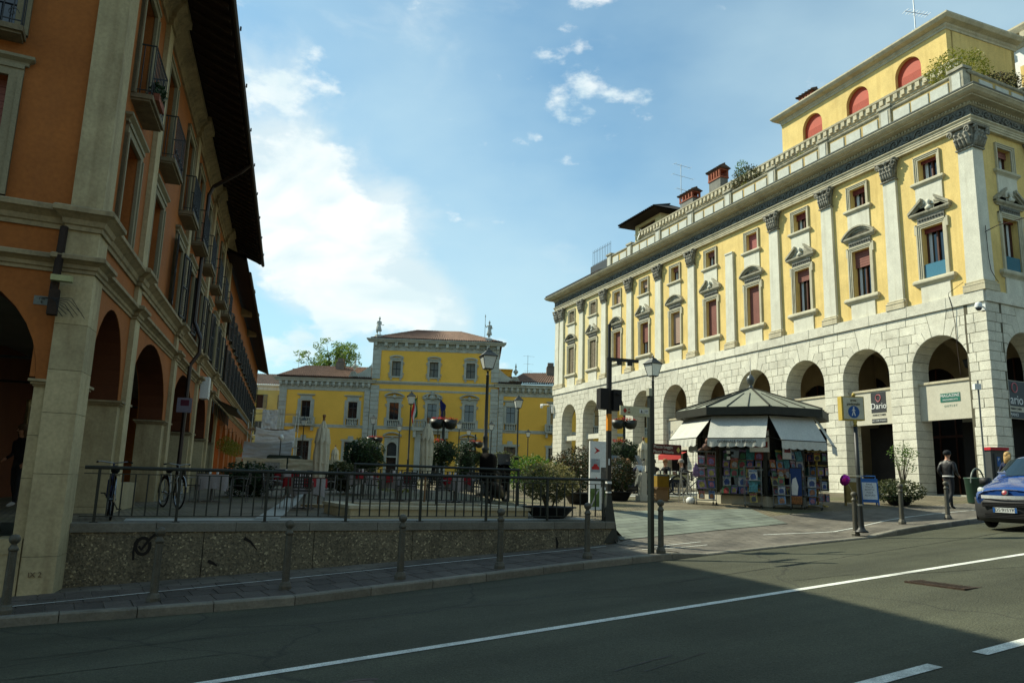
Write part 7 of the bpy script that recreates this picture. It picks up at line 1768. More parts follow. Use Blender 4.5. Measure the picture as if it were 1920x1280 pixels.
def table(x, y, lb, cloth=True, ori=0.3):
    global tb0
    z = G(x, y); w = TR(x, y, z + .003, rz=ori)
    if tb0 is None:
        tb0 = root('cafe_table', w, lb, 'table', 'square cafe tables on the terrace'); m = M(); m.box(-.37, .37, -.37, .37, .71, .735); mk('tabletop', m, CHM, tb0); m = M(); m.tube([(0, 0, 0), (0, 0, .71)], .03, 6); m.box(-.25, .25, -.03, .03, 0, .03); m.box(-.03, .03, -.25, .25, 0, .03); mk('pedestal', m, CHM, tb0)
    else: dup(tb0, w, lb)
    if cloth:
        m = M(); m.box(-.39, .39, -.39, .39, .737, .742)
        def skirt(hw, z1, dz, amp, k):
            def fn(u, v):
                a = 2 * pi * u; c, s = cos(a), sin(a); q = 1 / max(abs(c), abs(s)); r_ = hw * q * (1 + amp * v * sin(a * k)); drop = dz * (1 + .5 * (q - 1))
                return (c * r_, s * r_, z1 - v * drop)
            m.grid(fn, 48, 4)
        m.smooth = True; skirt(.39, .742, .38, .05, 12); o = mk('tablecloth', m, CL1, None, w, label='white cloth on ' + lb, category='tablecloth', group='white tablecloths of the cafe')
        m = M(); m.T = Matrix.Rotation(pi / 4, 4, 'Z'); m.smooth = True; m.box(-.37, .37, -.37, .37, .744, .748)
        def fn(u, v):
            a = 2 * pi * u; c, s = cos(a), sin(a); q = 1 / max(abs(c), abs(s)); r_ = .37 * q; r_ = r_ + .02
            return (c * r_, s * r_, .748 - v * .22 - (.05 if q > 1.3 else 0))
        m.grid(fn, 48, 2)
        if int(x * 10) % 2: mk('red_overcloth', m, CL2, o)
        m = M(); m.lathe([(.03, 0), (.035, .09), (.03, .1)], (.1, .05, .75), 8); m.lathe([(.03, 0), (.035, .12)], (-.1, .12, .75), 8); mk('tumblers', m, WHITE, o)
tabs = [(-8.2, 21.6, 'table under the third arch of the orange house'), (-4.95, 19.0, 'table in front of the first closed umbrella'), (-6.9, 24.6, 'table between the laurel bush and the first umbrella'), (-3.3, 23.4, 'table behind the stairwell railing on its left'),
        (-1.55, 22.6, 'table behind the stairwell railing at its middle'), (-.9, 26.0, 'table near the foot of the biggest street lamp'), (-4.9, 26.2, 'table far behind the first closed umbrella')]
for i, (x, y, lb) in enumerate(tabs):
    table(x, y, lb, i != 5, .3 + i * .2)
    for k, (a, side) in enumerate(((.2 + i, 'near'), (2.2 + i, 'right'), (4.1 + i * .8, 'far'))):
        chair(x + cos(a) * .72, y + sin(a) * .72, a + pi / 2, 'cafe chair, %s side of %s' % (side, lb))
# ------------------------------------------------------------------ exhibition totem
tt = root('exhibition_totem', frame(2.42, 20.2, .35, -.937, 1.02), 'white exhibition totem with red arrow logo and red car photo behind the traffic pole', 'totem')
m = M(); m.box(-.30, .32, -.06, 0, 1.13, 1.80); m.box(.0, .32, -.06, 0, .0, 1.13); m.box(-.30, -.02, -.06, 0, 0, .62); mk('totem_body', m, WHITE, tt)
m = M(); m.box(-.30, -.0, -.05, -.01, .62, 1.13); mk('photo_block', m, mat('dim_photo', (.11, .10, .085), var=.5, sc=9), tt)
RDP = mat('red_logo', (.42, .02, .02), rough=.5, var=.05)
m = M(); m.add([(.20, .004, 1.65), (.02, .004, 1.56), (.20, .004, 1.47), (.13, .004, 1.56)], [(0, 1, 2, 3)]); m.box(-.22, -.19, .001, .004, 1.28, 1.36); m.box(.10, .13, .001, .004, 1.31, 1.34); m.add([(.16, .004, .88), (.10, .004, .85), (.16, .004, .82), (.135, .004, .85)], [(0, 1, 2, 3)]); mk('red_logo', m, RDP, tt)
m = M(); m.box(.03, .29, .001, .004, 1.0, 1.34); mk('car_photo', m, mat('pale_photo_sky', (.30, .34, .36), var=.15, sc=6), tt)
m = M(); m.ext([(.05, 1.07), (.27, 1.07), (.27, 1.13), (.23, 1.15), (.20, 1.21), (.12, 1.21), (.09, 1.15), (.05, 1.13)][::-1], .004, .007); mk('car_picture', m, RDP, tt)
m = M(); m.box(.04, .3, .001, .004, .12, .58); m.box(-.28, -.04, .001, .004, .2, .55); mk('green_photo', m, mat('green_photo_print', (.09, .14, .04), var=.4, sc=7), tt)
m = M(); m.tube([(.07, .006, .55), (.16, .006, .42), (.2, .006, .3), (.28, .006, .14)], .022, 4); mk('road_print', m, mat('pale_grey_print', (.4, .4, .38)), tt)
# ------------------------------------------------------------------ pedestrian area sign on a leaning pole
def lean(x, y, z, rz, t): return TR(x, y, z, rz=rz) @ Matrix.Rotation(t, 4, 'Y')
pf = frame(8.12, 17.9, .03, -1.0, .80) @ Matrix.Rotation(radians(.4), 4, 'Y')
es = root('end_of_area_sign', frame(-9.45, 55, .1, -.99, 1.6), 'small distant cream sign with red slashed blue disc before the palace door', 'sign')
m = M(); m.tube([(0, 0, 0), (0, 0, 1.9)], .05, 6); mk('post', m, IRON, es); m = M(); m.box(-.34, .34, -.06, .04, 1.85, 2.6); o = mk('sign_case', m, mat('pale_sign_face', (.50, .50, .40), rough=.5), es)
m = M(); m.ext([(.2 * cos(i * .35), 2.12 + .2 * sin(i * .35)) for i in range(18)], .04, .05); mk('blue_disc', m, mat('traffic_blue', (.015, .09, .30), rough=.45), o); m = M(); m.ext([(-.2, 1.9), (-.13, 1.9), (.2, 2.34), (.13, 2.34)], .05, .06); mk('red_slash', m, mat('red_print', (.35, .03, .02)), o)
m = M(); m.box(-.2, .2, .04, .05, 2.38, 2.42); m.box(-.26, .26, .04, .05, 2.46, 2.5); mk('sign_print', m, BLACK, o)
ps = root('pedestrian_area_sign', pf, 'cream framed pedestrian area sign with blue disc on a leaning black pole at the kerb', 'sign')
m = M(); m.smooth = True; m.lathe([(.15, 0), (.15, .03), (.10, .06), (.075, .10), (.065, .15), (.055, .55), (.05, 1.2), (.045, 2.45)], n=12); mk('pole', m, IRON, ps)
for z_ in (.6, 1.25): mk('pole_clamp', M().lathe([(.06, z_), (.064, z_ + .04)], n=10), STEEL, ps)
YF = mat('ochre_sign_frame', (.42, .31, .06), rough=.5, var=.08)
m = M(); m.smooth = True; m.lathe([(.05, 2.42), (.035, 2.48), (.05, 2.52), (.03, 2.56)], n=10); m.lathe([(.03, 3.12), (.05, 3.14), (.03, 3.2)], n=8); mk('finial', m, YF, ps)
o = mk('sign_case', M().box(-.24, .30, -.20, .0, 2.56, 3.12), YF, ps, W[ps.name])
m = M(); m.box(-.22, .26, .0, .008, 2.585, 3.10); mk('sign_face', m, mat('pale_sign_face', (.50, .50, .40), rough=.5), o)
BLU = mat('traffic_blue', (.015, .09, .30), rough=.45); m = M(); m.ext([(.02 + .135 * cos(2 * pi * i / 28), 2.755 + .145 * sin(2 * pi * i / 28)) for i in range(28)], .008, .012); mk('blue_disc', m, BLU, o)
m = M(); P = lambda a: [(.02 + x * .9, 2.755 + z) for x, z in a]
m.ext(P([(-.012, .02), (.02, .025), (.022, .075), (-.015, .075)])[::-1], .012, .015); m.ext(P([(.0, .02), (.02, .02), (.06, -.09), (.035, -.09)])[::-1], .012, .015); m.ext(P([(-.012, .02), (.008, .02), (-.02, -.09), (-.045, -.09)])[::-1], .012, .015)
m.ext(P([(.02, .07), (.055, .03), (.045, .02), (.015, .05)])[::-1], .012, .015); m.ext(P([(-.01, .07), (-.045, .03), (-.035, .02), (-.005, .05)])[::-1], .012, .015); m.ext([(.02 + .02 * cos(i), 2.755 + .10 + .02 * sin(i)) for i in (0, 1, 2, 3, 4, 5)], .012, .015); mk('walking_figure', m, WHITE, o)
text('lettering', 'area', .085, BLACK, o, W[o.name] @ TR(.02, .012, 3.03, rz=pi)); text('lettering', 'pedonale', .085, BLACK, o, W[o.name] @ TR(.02, .012, 2.94, rz=pi))
# ------------------------------------------------------------------ newspaper kiosk
KX, KY = 7.61, 24.0; KZ = 1.27
KF = frame(KX, KY, -.299, -.954, KZ)
KI = root('newspaper_kiosk', KF, 'octagonal newspaper kiosk with grey-green ribbed roof and white scalloped awnings', 'kiosk')
def kc(phi, r): return (-r * cos(radians(phi)), r * sin(radians(phi)))
PH = [33 + 45 * k for k in range(-2, 6)]
KDK = mat('kiosk_dark_bronze', (.030, .031, .023), rough=.55, var=.2, sc=6, metal=.2); KRF = mat('kiosk_roof_sheet', (.24, .25, .19), rough=.6, var=.10, sc=2, dirt=(.16, .16, .12), dirtamt=.3)
m = M(); R0, R1 = 1.72, 1.62
P = [kc(p, R0) for p in PH]; 
m.add([(x, y, -.2) for x, y in P] + [(x, y, .24) for x, y in P], [tuple(range(8)), tuple(reversed(range(8, 16)))] + [(i, i + 8, (i + 1) % 8 + 8, (i + 1) % 8) for i in range(8)]); mk('plinth', m, mat('kiosk_plinth', (.40, .38, .29), var=.1, dirt=(.2, .18, .1), dirtamt=.3), KI)
for p in PH:
    x, y = kc(p, 1.62); m = M(); m.box(-.06, .06, -.06, .06, .24, 2.56); mk('corner_post', m, KDK, KI, KF @ TR(x, y, 0, rz=radians(p)))
RR = 2.35; rz0, rz1 = 2.55, 2.77
P = [kc(p, RR) for p in PH]; Pi = [kc(p, RR - .12) for p in PH]
m = M(); m.add([(x, y, rz0) for x, y in P] + [(x, y, rz1) for x, y in P] + [(x, y, rz0) for x, y in Pi] + [(x, y, rz1) for x, y in Pi],
               [(i, i + 8, (i + 1) % 8 + 8, (i + 1) % 8) for i in range(8)] + [(i + 16, (i + 1) % 8 + 16, (i + 1) % 8, i) for i in range(8)]); 
m.add([(x, y, rz0 + .02) for x, y in Pi], [tuple(range(8))]); mk('fascia', m, KDK, KI)
m = M(); ap = (0, 0, 3.58)
m.add([(x, y, rz1 + .01) for x, y in P] + [ap], [(i, 8, (i + 1) % 8) for i in range(8)]); rf = mk('roof', m, KRF, KI)
for k in range(8):
    for j in range(3):
        a, b = P[k], P[(k + 1) % 8]; t = j / 3; q = (a[0] * (1 - t) + b[0] * t, a[1] * (1 - t) + b[1] * t)
        if j and False: continue
        m = M(); e = (q[0] * .06, q[1] * .06, 3.53) if j == 0 else (q[0] * .30, q[1] * .30, 2.73 + (3.58 - 2.73) * .70)
        m.tube([(q[0], q[1], rz1 + .03), (e[0], e[1], e[2] + .02)], .028 if j == 0 else .016, 4); mk('roof_rib', m, KDK, rf)
m = M(); m.smooth = True; m.lathe([(.09, 3.55), (.06, 3.62), (.04, 3.68), (.10, 3.74), (.13, 3.84), (.10, 3.94), (.03, 4.0), (.012, 4.02), (.008, 4.55)], n=12); mk('ball_finial', m, mat('finial_grey', (.10, .11, .11), rough=.4, metal=.4), KI)
def face(p0):   # frame at the middle of the face between corner angles p0 and p0+45, +Y outwards, +X to the viewer's left
    p = radians(p0 + 22.5); d = (-cos(p), sin(p)); rm = math.hypot(*[(a + b) / 2 for a, b in zip(kc(p0, 1), kc(p0 + 45, 1))])
    a = atan2(d[1], d[0]) - pi / 2
    return KF @ TR(0, 0, 0, rz=a), rm
AWT = M()
def awning(p0, drop=.68, out_=.56, w=1.62, txtv=None, val=.24):
    fr_, rm = face(p0); y0 = (RR - .28) * rm; z0 = 2.53
    m = M(); m.smooth = True
    def fn(u, v): return ((u - .5) * w, y0 + out_ * v, z0 - drop * v - .012 * sin(u * 20) * v)
    m.grid(fn, 16, 4); o = mk('awning', m, AWN, KI, fr_)
    m = M(); n = 48
    top = [((i / n - .5) * w, y0 + out_ + .004, z0 - drop) for i in range(n + 1)]; bot = [((i / n - .5) * w, y0 + out_ + .02 + .012 * sin(i * .9), z0 - drop - val + .035 * abs(sin(pi * i / n * 6)) * -1 + .02) for i in range(n + 1)]
    m.add(top + bot, [(i, i + 1, n + 2 + i, n + 1 + i) for i in range(n)]); mk('valance', m, AWN, o)
    m = M()
    for sg in (-1, 1): m.tube([(sg * w * .49, y0 - .3, z0 - .55), (sg * w * .49, y0 + out_, z0 - drop)], .014, 4)
    m.tube([(-w / 2, y0 + out_, z0 - drop), (w / 2, y0 + out_, z0 - drop)], .016, 5); mk('awning_arm', m, KDK, o)
    if txtv: text('lettering', txtv, .108, BLACK, o, fr_ @ TR(-.02, y0 + out_ + .036, z0 - drop - .10, rz=pi), ext=.004)
    return o
awning(78, txtv='GIORNALE DI BRESCIA'); awning(33, drop=.72, out_=.54, w=1.5); awning(123, drop=.66, out_=.56); awning(-12, drop=.78, out_=.45, w=1.5); awning(168)
awning(213)
# shop body: glass with shelves of magazines behind
GDK = mat('kiosk_window_dark', (.014, .016, .015), rough=.15, spec=.6, var=.1)
for p0 in PH:
    fr_, rm = face(p0); y = 1.60 * rm; m = M(); m.box(-.58, .58, y - .03, y, .24, 2.55); o = mk('window_panel', m, GDK, KI, fr_)
    m = M(); m.box(-.6, .6, y, y + .03, .24, .32); m.box(-.6, .6, y, y + .03, 1.02, 1.07); m.box(-.02, .02, y, y + .03, .24, 2.4); mk('window_frame', m, KDK, o)
COLS = [('pink', (.42, .14, .18)), ('red', (.33, .04, .03)), ('pale blue', (.16, .27, .40)), ('deep blue', (.03, .07, .24)), ('white', (.50, .50, .47)), ('lilac', (.28, .18, .36)), ('yellow', (.45, .36, .06)), ('green', (.06, .20, .09)), ('orange', (.45, .17, .04)), ('dark', (.04, .04, .05)), ('turquoise', (.06, .28, .30))]
MGM = []
for n_, c in COLS:
    mm = mat('magazine_' + n_, tuple(v * .55 for v in c), rough=.4, var=.55, sc=14, spec=.4, fine=.2); MGM.append(mm)
mgm = M(); mgm.ext([(-.10, -.135), (.10, -.135), (.10, .135), (-.10, .135)], 0, .006)
mband = M(); mband.box(-.09, .09, .0065, .008, .075, .12)
def magazine(w, where, ci=None, sc=1.0, row=''):
    i = R.randrange(len(COLS)) if ci is None else ci
    o = bpy.data.objects.new('magazine', mgm.mesh().copy()); COL.objects.link(o)
    o.data.materials.clear(); o.data.materials.append(MGM[i]); w = w @ Matrix.Scale(sc, 4); W[o.name] = w; o.matrix_basis = w
    o['label'] = 'magazine with %s cover %s %s' % (COLS[i][0], row, where); o['category'] = 'magazine'; o['group'] = 'magazines displayed at the kiosk'
    m2 = bpy.data.objects.new('cover_title', mband.mesh().copy()); COL.objects.link(m2); m2.data.materials.clear(); m2.data.materials.append(MGM[(i * 5 + 4) % len(COLS)]); m2.parent = o; W[m2.name] = w
    m3 = bpy.data.objects.new('cover_picture', CPIC.mesh().copy()); COL.objects.link(m3); m3.data.materials.clear(); m3.data.materials.append(MGM[(i * 3 + 2) % len(COLS)]); m3.parent = o; W[m3.name] = w
CPIC = M(); CPIC.ext([(-.06, -.10), (.05, -.11), (.07, -.02), (.02, .04), (-.04, .03), (-.07, -.03)][::-1], .006, .0075)
TLT = Matrix.Rotation(radians(14), 4, 'X')
ROWS = ['bottom', 'second lowest', 'middle', 'second highest', 'top']; CNM = ['rightmost', 'second from right', 'centre', 'second from left', 'leftmost']
for p0, nm in ((78, 'on front kiosk window'), (33, 'on right front kiosk window')):
    fr_, rm = face(p0)
    for row in range(5):
        for c in range(5):
            if R.random() < .12: continue
            magazine(fr_ @ TR(-.46 + c * .23 + R.uniform(-.015, .015), 1.60 * rm + .12 + .05 * (4 - row) * .6, .42 + row * .25, rz=R.uniform(-.1, .1)) @ Matrix.Rotation(R.uniform(-.08, .08), 4, 'Y') @ TLT, nm, sc=R.uniform(.82, 1.25), row=ROWS[row] + ' row, ' + CNM[c])
# ledge with stacked papers
for p0 in (78, 33):
    fr_, rm = face(p0); y = 1.60 * rm; m = M(); m.box(-.62, .62, y, y + .34, .26, .30); m.box(-.6, .6, y + .02, y + .2, .80, .83); mk('display_ledge', m, KDK, KI, fr_)
# free standing poster boards
def poster(px, py, rz, w, h, label, build):
    z = G(px, py); fr_ = TR(px, py, z) @ KF.to_3x3().to_4x4() @ TR(rz=rz); o = root('poster_board', fr_, label, 'poster board'); m = M(); m.box(-w / 2 - .03, w / 2 + .03, -.05, 0, .12, .12 + h + .06); m.box(-w / 2, -w / 2 + .04, -.25, -.05, 0, .12); m.box(w / 2 - .04, w / 2, -.25, -.05, 0, .12); mk('board', m, KDK, o); build(o, w, h)
def pbird(o, w, h):
    m = M(); m.box(-w / 2, w / 2, 0, .006, .15, .15 + h * .22); mk('poster_print', m, MGM[8], o); m = M(); m.box(-w / 2, w / 2, 0, .006, .15 + h * .22, .15 + h); mk('poster_print', m, mat('night_blue_print', (.02, .05, .16), var=.2), o)
    m = M(); m.ext([(w * .4, .15 + h * .25), (-w * .1, .15 + h * .25), (-w * .2, .15 + h * .5), (.0, .15 + h * .75), (w * .3, .15 + h * .7), (w * .42, .15 + h * .5)], .006, .009); mk('poster_print', m, WHITE, o)
poster(8.24, 22.15, -.05, .30, 1.0, 'tall poster with a white shape on night blue leaning before the kiosk', pbird)
def pmond(o, w, h):
    m = M(); m.box(-w / 2, w / 2, 0, .006, .15, .15 + h); mk('poster_print', m, WHITE, o); text('lettering', 'Il Mondo', .085, BLACK, o, W[o.name] @ TR(0, .008, .15 + h * .9, rz=pi)); m = M(); m.box(-w * .3, w * .1, .006, .009, .3, .6); m.box(-w * .25, 0, .006, .009, .85, .95); mk('poster_print', m, MGM[1], o)
fr_, rm = face(33); 
def wallposter(fr_, x, y, z, w, h, title, tc, label, tm=None):
    o = root('wall_poster', fr_ @ TR(x, y, z), label, 'poster'); m = M(); m.box(-w / 2, w / 2, 0, .012, 0, h); mk('paper', m, WHITE, o)
    m = M(); m.box(-w / 2, w / 2, .012, .015, h * .93, h); m.box(-w * .42, w * .3, .012, .015, h * .2, h * .45); mk('print', m, tc, o); text('lettering', title, w * .26, tm or tc, o, W[o.name] @ TR(0, .016, h * .74, rz=pi)); return o
wallposter(fr_, -.02, 1.60 * rm + .16, 1.32, .30, .95, 'Il Mondo', MGM[1], 'narrow white newspaper poster on the kiosk post between magazine shelves', BLACK)
fr_, rm = face(78); wallposter(fr_, -.50, 1.60 * rm + .18, 1.50, .55, .66, 'Giulia', MGM[1], 'white poster with red lettering hung under the front awning edge of the kiosk')
# wheeled and wire racks
def rack(x, y, rz, w, h, n, label, where, cols, yellow=False):
    z = G(x, y); fr_ = TR(x, y, z) @ KF.to_3x3().to_4x4() @ TR(rz=rz); o = root('magazine_rack', fr_, label, 'rack', 'racks standing round the kiosk')
    fm = YF if yellow else mat('thin_grey_wire', (.16, .17, .16), rough=.5); m = M()
    for sx in (-1, 1):
        for y_ in (-.30, 0): m.tube([(sx * w / 2, y_, .08), (sx * w / 2, y_, h)], .009, 5)
    m.tube([(-w / 2, 0, h), (w / 2, 0, h), (w / 2, -.3, h), (-w / 2, -.3, h), (-w / 2, 0, h)], .008, 5); mk('rack_frame', m, fm, o)
    m = M()
    for sx in (-1, 1):
        for y_ in (-.30, 0): m.T = TR(sx * w / 2, y_, .04) @ Matrix.Rotation(pi / 2, 4, 'Y'); m.lathe([(.04, -.015), (.04, .015)], n=10)
    m.T = None; mk('castor', m, KDK, o)
    for k in range(n):
        zz = .12 + (h - .2) * k / n; m = M(); m.box(-w / 2, w / 2, -.30, .02, zz, zz + .012); m.box(-w / 2, w / 2, .015, .022, zz, zz + .03); mk('shelf', m, fm, o)
        c = int(w / .24)
        for j in range(c):
            magazine(fr_ @ TR(-w / 2 + w * (j + .5) / c, .03, zz + .16, rz=R.uniform(-.1, .1)) @ Matrix.Rotation(R.uniform(-.12, .12), 4, 'Y') @ TLT, where, cols[(k * c + j) % len(cols)], sc=R.uniform(.85, 1.2), row=('bottom', 'second', 'third', 'top')[k] + ' shelf, ' + ('right' if j == 0 else 'left'))
    return o
rack(5.72, 22.35, .35, .58, 1.52, 4, 'tall wheeled rack of toy packets and bags at the left of the kiosk', 'of tall wheeled rack', [2, 8, 3, 5, 5, 0, 1, 0])
rack(6.95, 21.95, .1, .46, 1.15, 3, 'thin wire rack of comics in front of the kiosk, at its middle', 'of thin wire rack', [6, 10, 4, 1, 8, 5])
rack(7.75, 21.95, -.1, .46, 1.0, 3, 'second wire rack with small papers right of the thin wire rack', 'of second wire rack', [2, 4, 7, 9, 6, 3])
def carousel(x, y):
    z = G(x, y); o = root('postcard_carousel', TR(x, y, z), 'yellow revolving rack hung with small toy packets at the right of the kiosk', 'rack', 'racks standing round the kiosk')
    m = M(); m.tube([(0, 0, .05), (0, 0, 2.0)], .03, 8)
    for i in range(4): a = i * pi / 2 + .3; m.tube([(0, 0, .08), (cos(a) * .35, sin(a) * .35, .03)], .02, 5)
    mk('stand', m, YF, o); m = M()
    for zz in (1.62, 1.2, .8, .45): m.lathe([(.30, zz), (.31, zz + .012), (.29, zz + .012)], n=16)
    mk('hanging_ring', m, YF, o)
    k = 0
    for zz in (1.62, 1.2, .8, .45):
        for i in range(9):
            a = 2 * pi * i / 9 + zz; magazine(TR(x + cos(a) * .31, y + sin(a) * .31, z + zz - .17, rz=a - pi / 2), 'of yellow revolving rack', (i * 3 + int(zz * 10)) % 11, sc=.85, row={1.62: 'top', 1.2: 'second', .8: 'third', .45: 'lowest'}[zz] + ' ring')
carousel(9.15, 22.9)
rack(8.72, 22.2, -.2, .44, .95, 3, 'low black-edged rack of postcards next to the tall poster, right of it', 'of low postcard rack', [3, 2, 4, 2, 9, 4])
pl = root('plush_toy', TR(5.75, 22.45, G(5.72, 22.35) + 1.56), 'brown plush animal sitting on top of the tall wheeled rack', 'plush toy'); m = M(); m.smooth = True
PLM = mat('brown_plush', (.20, .12, .09), rough=.95, var=.25, sc=20, bump=.6)
m.lathe([(.02, -.02), (.11, .03), (.12, .10), (.08, .17), (.02, .2)], (0, 0, 0), 10); m.lathe([(.02, .15), (.08, .2), (.09, .26), (.05, .33), (.01, .35)], (.06, 0, 0), 10); m.tube([(0, 0, .08), (-.14, 0, .02), (-.22, 0, -.02)], [.05, .045, .02], 6); m.tube([(.05, .05, .1), (.16, .04, .05)], .035, 6); m.tube([(.05, -.07, .32), (.05, -.09, .36)], .025, 5); m.tube([(.05, .07, .32), (.05, .09, .36)], .025, 5); mk('body', m, PLM, pl)
o = root('purple_bag', TR(5.42, 22.3, G(5.4, 22.3) + 1.0), 'purple bag hanging on the left side of the tall wheeled rack', 'bag'); m = M(); m.smooth = True; m.lathe([(.02, -.22), (.10, -.18), (.09, 0), (.04, .14), (.01, .2)], n=9, sy=.4); mk('bag_body', m, MGM[5], o)
for i in range(5):
    o = root('hanging_packet', face(78)[0] @ TR(.38, 1.72, 1.95 - i * .17), ('top', 'second', 'middle', 'fourth', 'lowest')[i] + ' small white packet strung inside the front kiosk window', 'packet', 'white packets strung in the front window'); m = M(); m.box(-.05, .05, 0, .01, 0, .09); mk('packet_card', m, WHITE, o)
# ------------------------------------------------------------------ small things round the kiosk
bx = root('cardboard_box', TR(4.69, 24.15, G(4.69, 24.15), rz=.5), 'brown cardboard box with open flaps standing on the slabs left of the kiosk', 'cardboard box'); CB = mat('cardboard', (.27, .17, .085), rough=.8, var=.1, sc=6)
m = M(); m.box(-.24, .24, -.18, .18, 0, .33); mk('box_body', m, CB, bx)
for a in ((-.24, -.18, .24, -.18, 0, -.10), (-.24, .18, .24, .18, 0, .12), (-.24, -.18, -.24, .18, -.12, 0), (.24, -.18, .24, .18, .04, 0)):
    m = M(); m.add([(a[0], a[1], .33), (a[2], a[3], .33), (a[2] + a[4], a[3] + a[5], .42), (a[0] + a[4], a[1] + a[5], .42)], [(0, 1, 2, 3)]); mk('flap', m, CB, bx)
yb = root('yellow_display_bin', TR(4.93, 25.2, G(4.93, 25.2), rz=.4), 'yellow display bin with papers behind the cardboard box', 'display bin'); m = M(); m.box(-.22, .22, -.2, .2, 0, .74); mk('bin_body', m, mat('yellow_bin', (.24, .15, .015), var=.15, sc=5), yb)
m = M(); m.box(-.20, .2, -.15, .15, .74, .78); mk('papers', m, MGM[2], yb); m = M(); m.box(.24, .32, -.1, .1, 0, .78); mk('black_panel', m, IRON, yb)
wp_ = root('white_display_stand', TR(4.15, 23.9, G(4.15, 23.9), rz=.3), 'tall narrow white stand left of the signpost post near the scooter', 'display stand'); m = M(); m.box(-.09, .09, -.12, .12, 0, .86); m.box(-.16, .10, -.16, .16, 0, .16); m.box(.10, .26, -.02, .02, .9, 1.08); mk('stand_body', m, CREAMB, wp_)
wb_ = root('plastic_bag', TR(5.35, 22.7, G(5.35, 22.7)), 'small white plastic bag on the ground beside the tall wheeled rack', 'bag'); m = M(); m.smooth = True; m.leaves([], .1, R); m.lathe([(.08, 0), (.13, .03), (.14, .12), (.09, .18), (.05, .2)], n=9); mk('bag_body', m, WHITE, wb_)
al = root('a_frame_stand', TR(5.25, 23.0, G(5.25, 23.0), rz=.3), 'grey metal a-frame stand between the bicycle and the tall wheeled rack', 'stand'); m = M()
for sx in (-.12, .12): m.tube([(sx, 0, .9), (sx - .02, .12, 0)], .018, 5); m.tube([(sx, 0, .9), (sx, -.14, 0)], .018, 5)
m.tube([(-.12, 0, .9), (.12, 0, .9)], .018, 5); m.tube([(-.12, .08, .35), (.12, .08, .35)], .012, 5); mk('frame', m, STEEL, al)
sbd = root('sandwich_board', frame(11.3, 24.25, -.25, -.97, G(11.3, 24.25)), 'blue framed sandwich board with a white printed sheet by the potted shrub', 'sandwich board'); BLF = mat('blue_frame', (.02, .12, .36), rough=.5, var=.08)
for sg, nm in ((1, 'front'), (-1, 'back')):
    T_ = W[sbd.name] @ TR(0, sg * .17, 0) @ Matrix.Rotation(sg * .18, 4, 'X')
    m = M(); m.box(-.25, .25, -.012, .012, .08, .82); m.box(-.25, -.21, -.015, .015, 0, .08); m.box(.21, .25, -.015, .015, 0, .08); m.tube([(-.2, 0, .82), (-.2, 0, .9), (.2, 0, .9), (.2, 0, .82)], .015, 5); o = mk('panel', m, BLF, sbd, T_)
    if sg > 0:
        m = M(); m.box(-.21, .21, .012, .016, .17, .70); mk('printed_sheet', m, WHITE, o, T_)
        for k, s_ in enumerate(('PANE', 'STALLA', 'SCOTTA', 'PIZZA', 'ALLEGRO')): text('lettering', s_, .07, BLACK, o, T_ @ TR(0, .017, .64 - k * .085, rz=pi), ext=.001)
ybd = root('yellow_notice_stand', frame(10.55, 23.7, -.2, -.98, G(10.55, 23.7)), 'yellow wooden notice stand behind the leaning black sign pole', 'notice stand'); m = M(); m.box(-.24, .24, -.02, .02, .1, .88); m.box(-.24, -.19, -.1, .02, 0, .9); m.box(.19, .24, -.1, .02, 0, .9); mk('board', m, mat('mustard_board', (.26, .19, .06), var=.2, sc=5), ybd)
m = M(); m.box(-.2, .2, .02, .024, .72, .84); mk('label_strip', m, CREAMB, ybd)
bal = root('foil_balloon', TR(10.1, 23.2, G(10.1, 23.2) + .80), 'shiny magenta foil balloon floating beside the yellow notice stand', 'balloon'); m = M(); m.smooth = True
m.T = Matrix.Rotation(.5, 4, 'Y'); m.lathe([(.01, -.17), (.10, -.13), (.15, -.02), (.145, .07), (.10, .15), (.01, .18)], n=14, sy=.6); mk('balloon_skin', m, mat('magenta_foil', (.42, .02, .28), rough=.18, metal=.7, var=.1), bal)
m = M(); m.tube([(.1, 0, -.1), (.25, 0, -.4), (.3, 0, -.78)], .004, 3); mk('string', m, WHITE, bal)
bn = root('litter_bin', TR(15.55, 25.6, G(15.55, 25.6) - .0), 'big dark green litter bin with a grey hoop before the corner pier', 'litter bin'); m = M(); m.smooth = True; m.lathe([(.30, 0), (.33, .04), (.39, .78), (.41, .80), (.40, .84), (.37, .84), (.34, .7)], n=22); mk('bin_body', m, DGREEN, bn)
m = M(); m.tube([(cos(STREET) * .40 * cos(t * pi / 12) * 1, sin(STREET) * .40 * cos(t * pi / 12), .66 + .48 * sin(t * pi / 12)) for t in range(13)], .028, 6); mk('hoop', m, mat('grey_green_metal', (.13, .16, .14), rough=.4), bn); m = M(); m.box(-.05, .05, -.405, -.39, .68, .74); mk('bin_sticker', m, WHITE, bn)
pmz = G(16.6, 26.1); pm_ = root('parking_meter', frame(16.72, 26.2, .1, -.995, pmz), 'grey parking ticket machine with red top beside the corner pier', 'ticket machine'); m = M(); m.box(-.30, .30, -.3, 0, 0, 1.74); m.box(-.22, .2, -.0, .04, .6, 1.62); mk('cabinet', m, mat('dark_grey_metal', (.05, .055, .055), rough=.4, var=.1), pm_)
m = M(); m.box(-.34, .34, -.34, .06, 1.74, 1.84); mk('red_top', m, mat('red_plastic', (.38, .02, .03), rough=.4), pm_); m = M(); m.box(-.0, .12, .04, .045, 1.2, 1.52); mk('blue_sign', m, BLU, pm_); text('lettering', 'P', .14, WHITE, pm_, W[pm_.name] @ TR(.06, .048, 1.42, rz=pi))
m = M(); m.box(-.2, .12, .04, .05, .98, 1.1); m.box(-.15, .1, .04, .05, .7, .84); mk('keypad', m, STEEL, pm_)
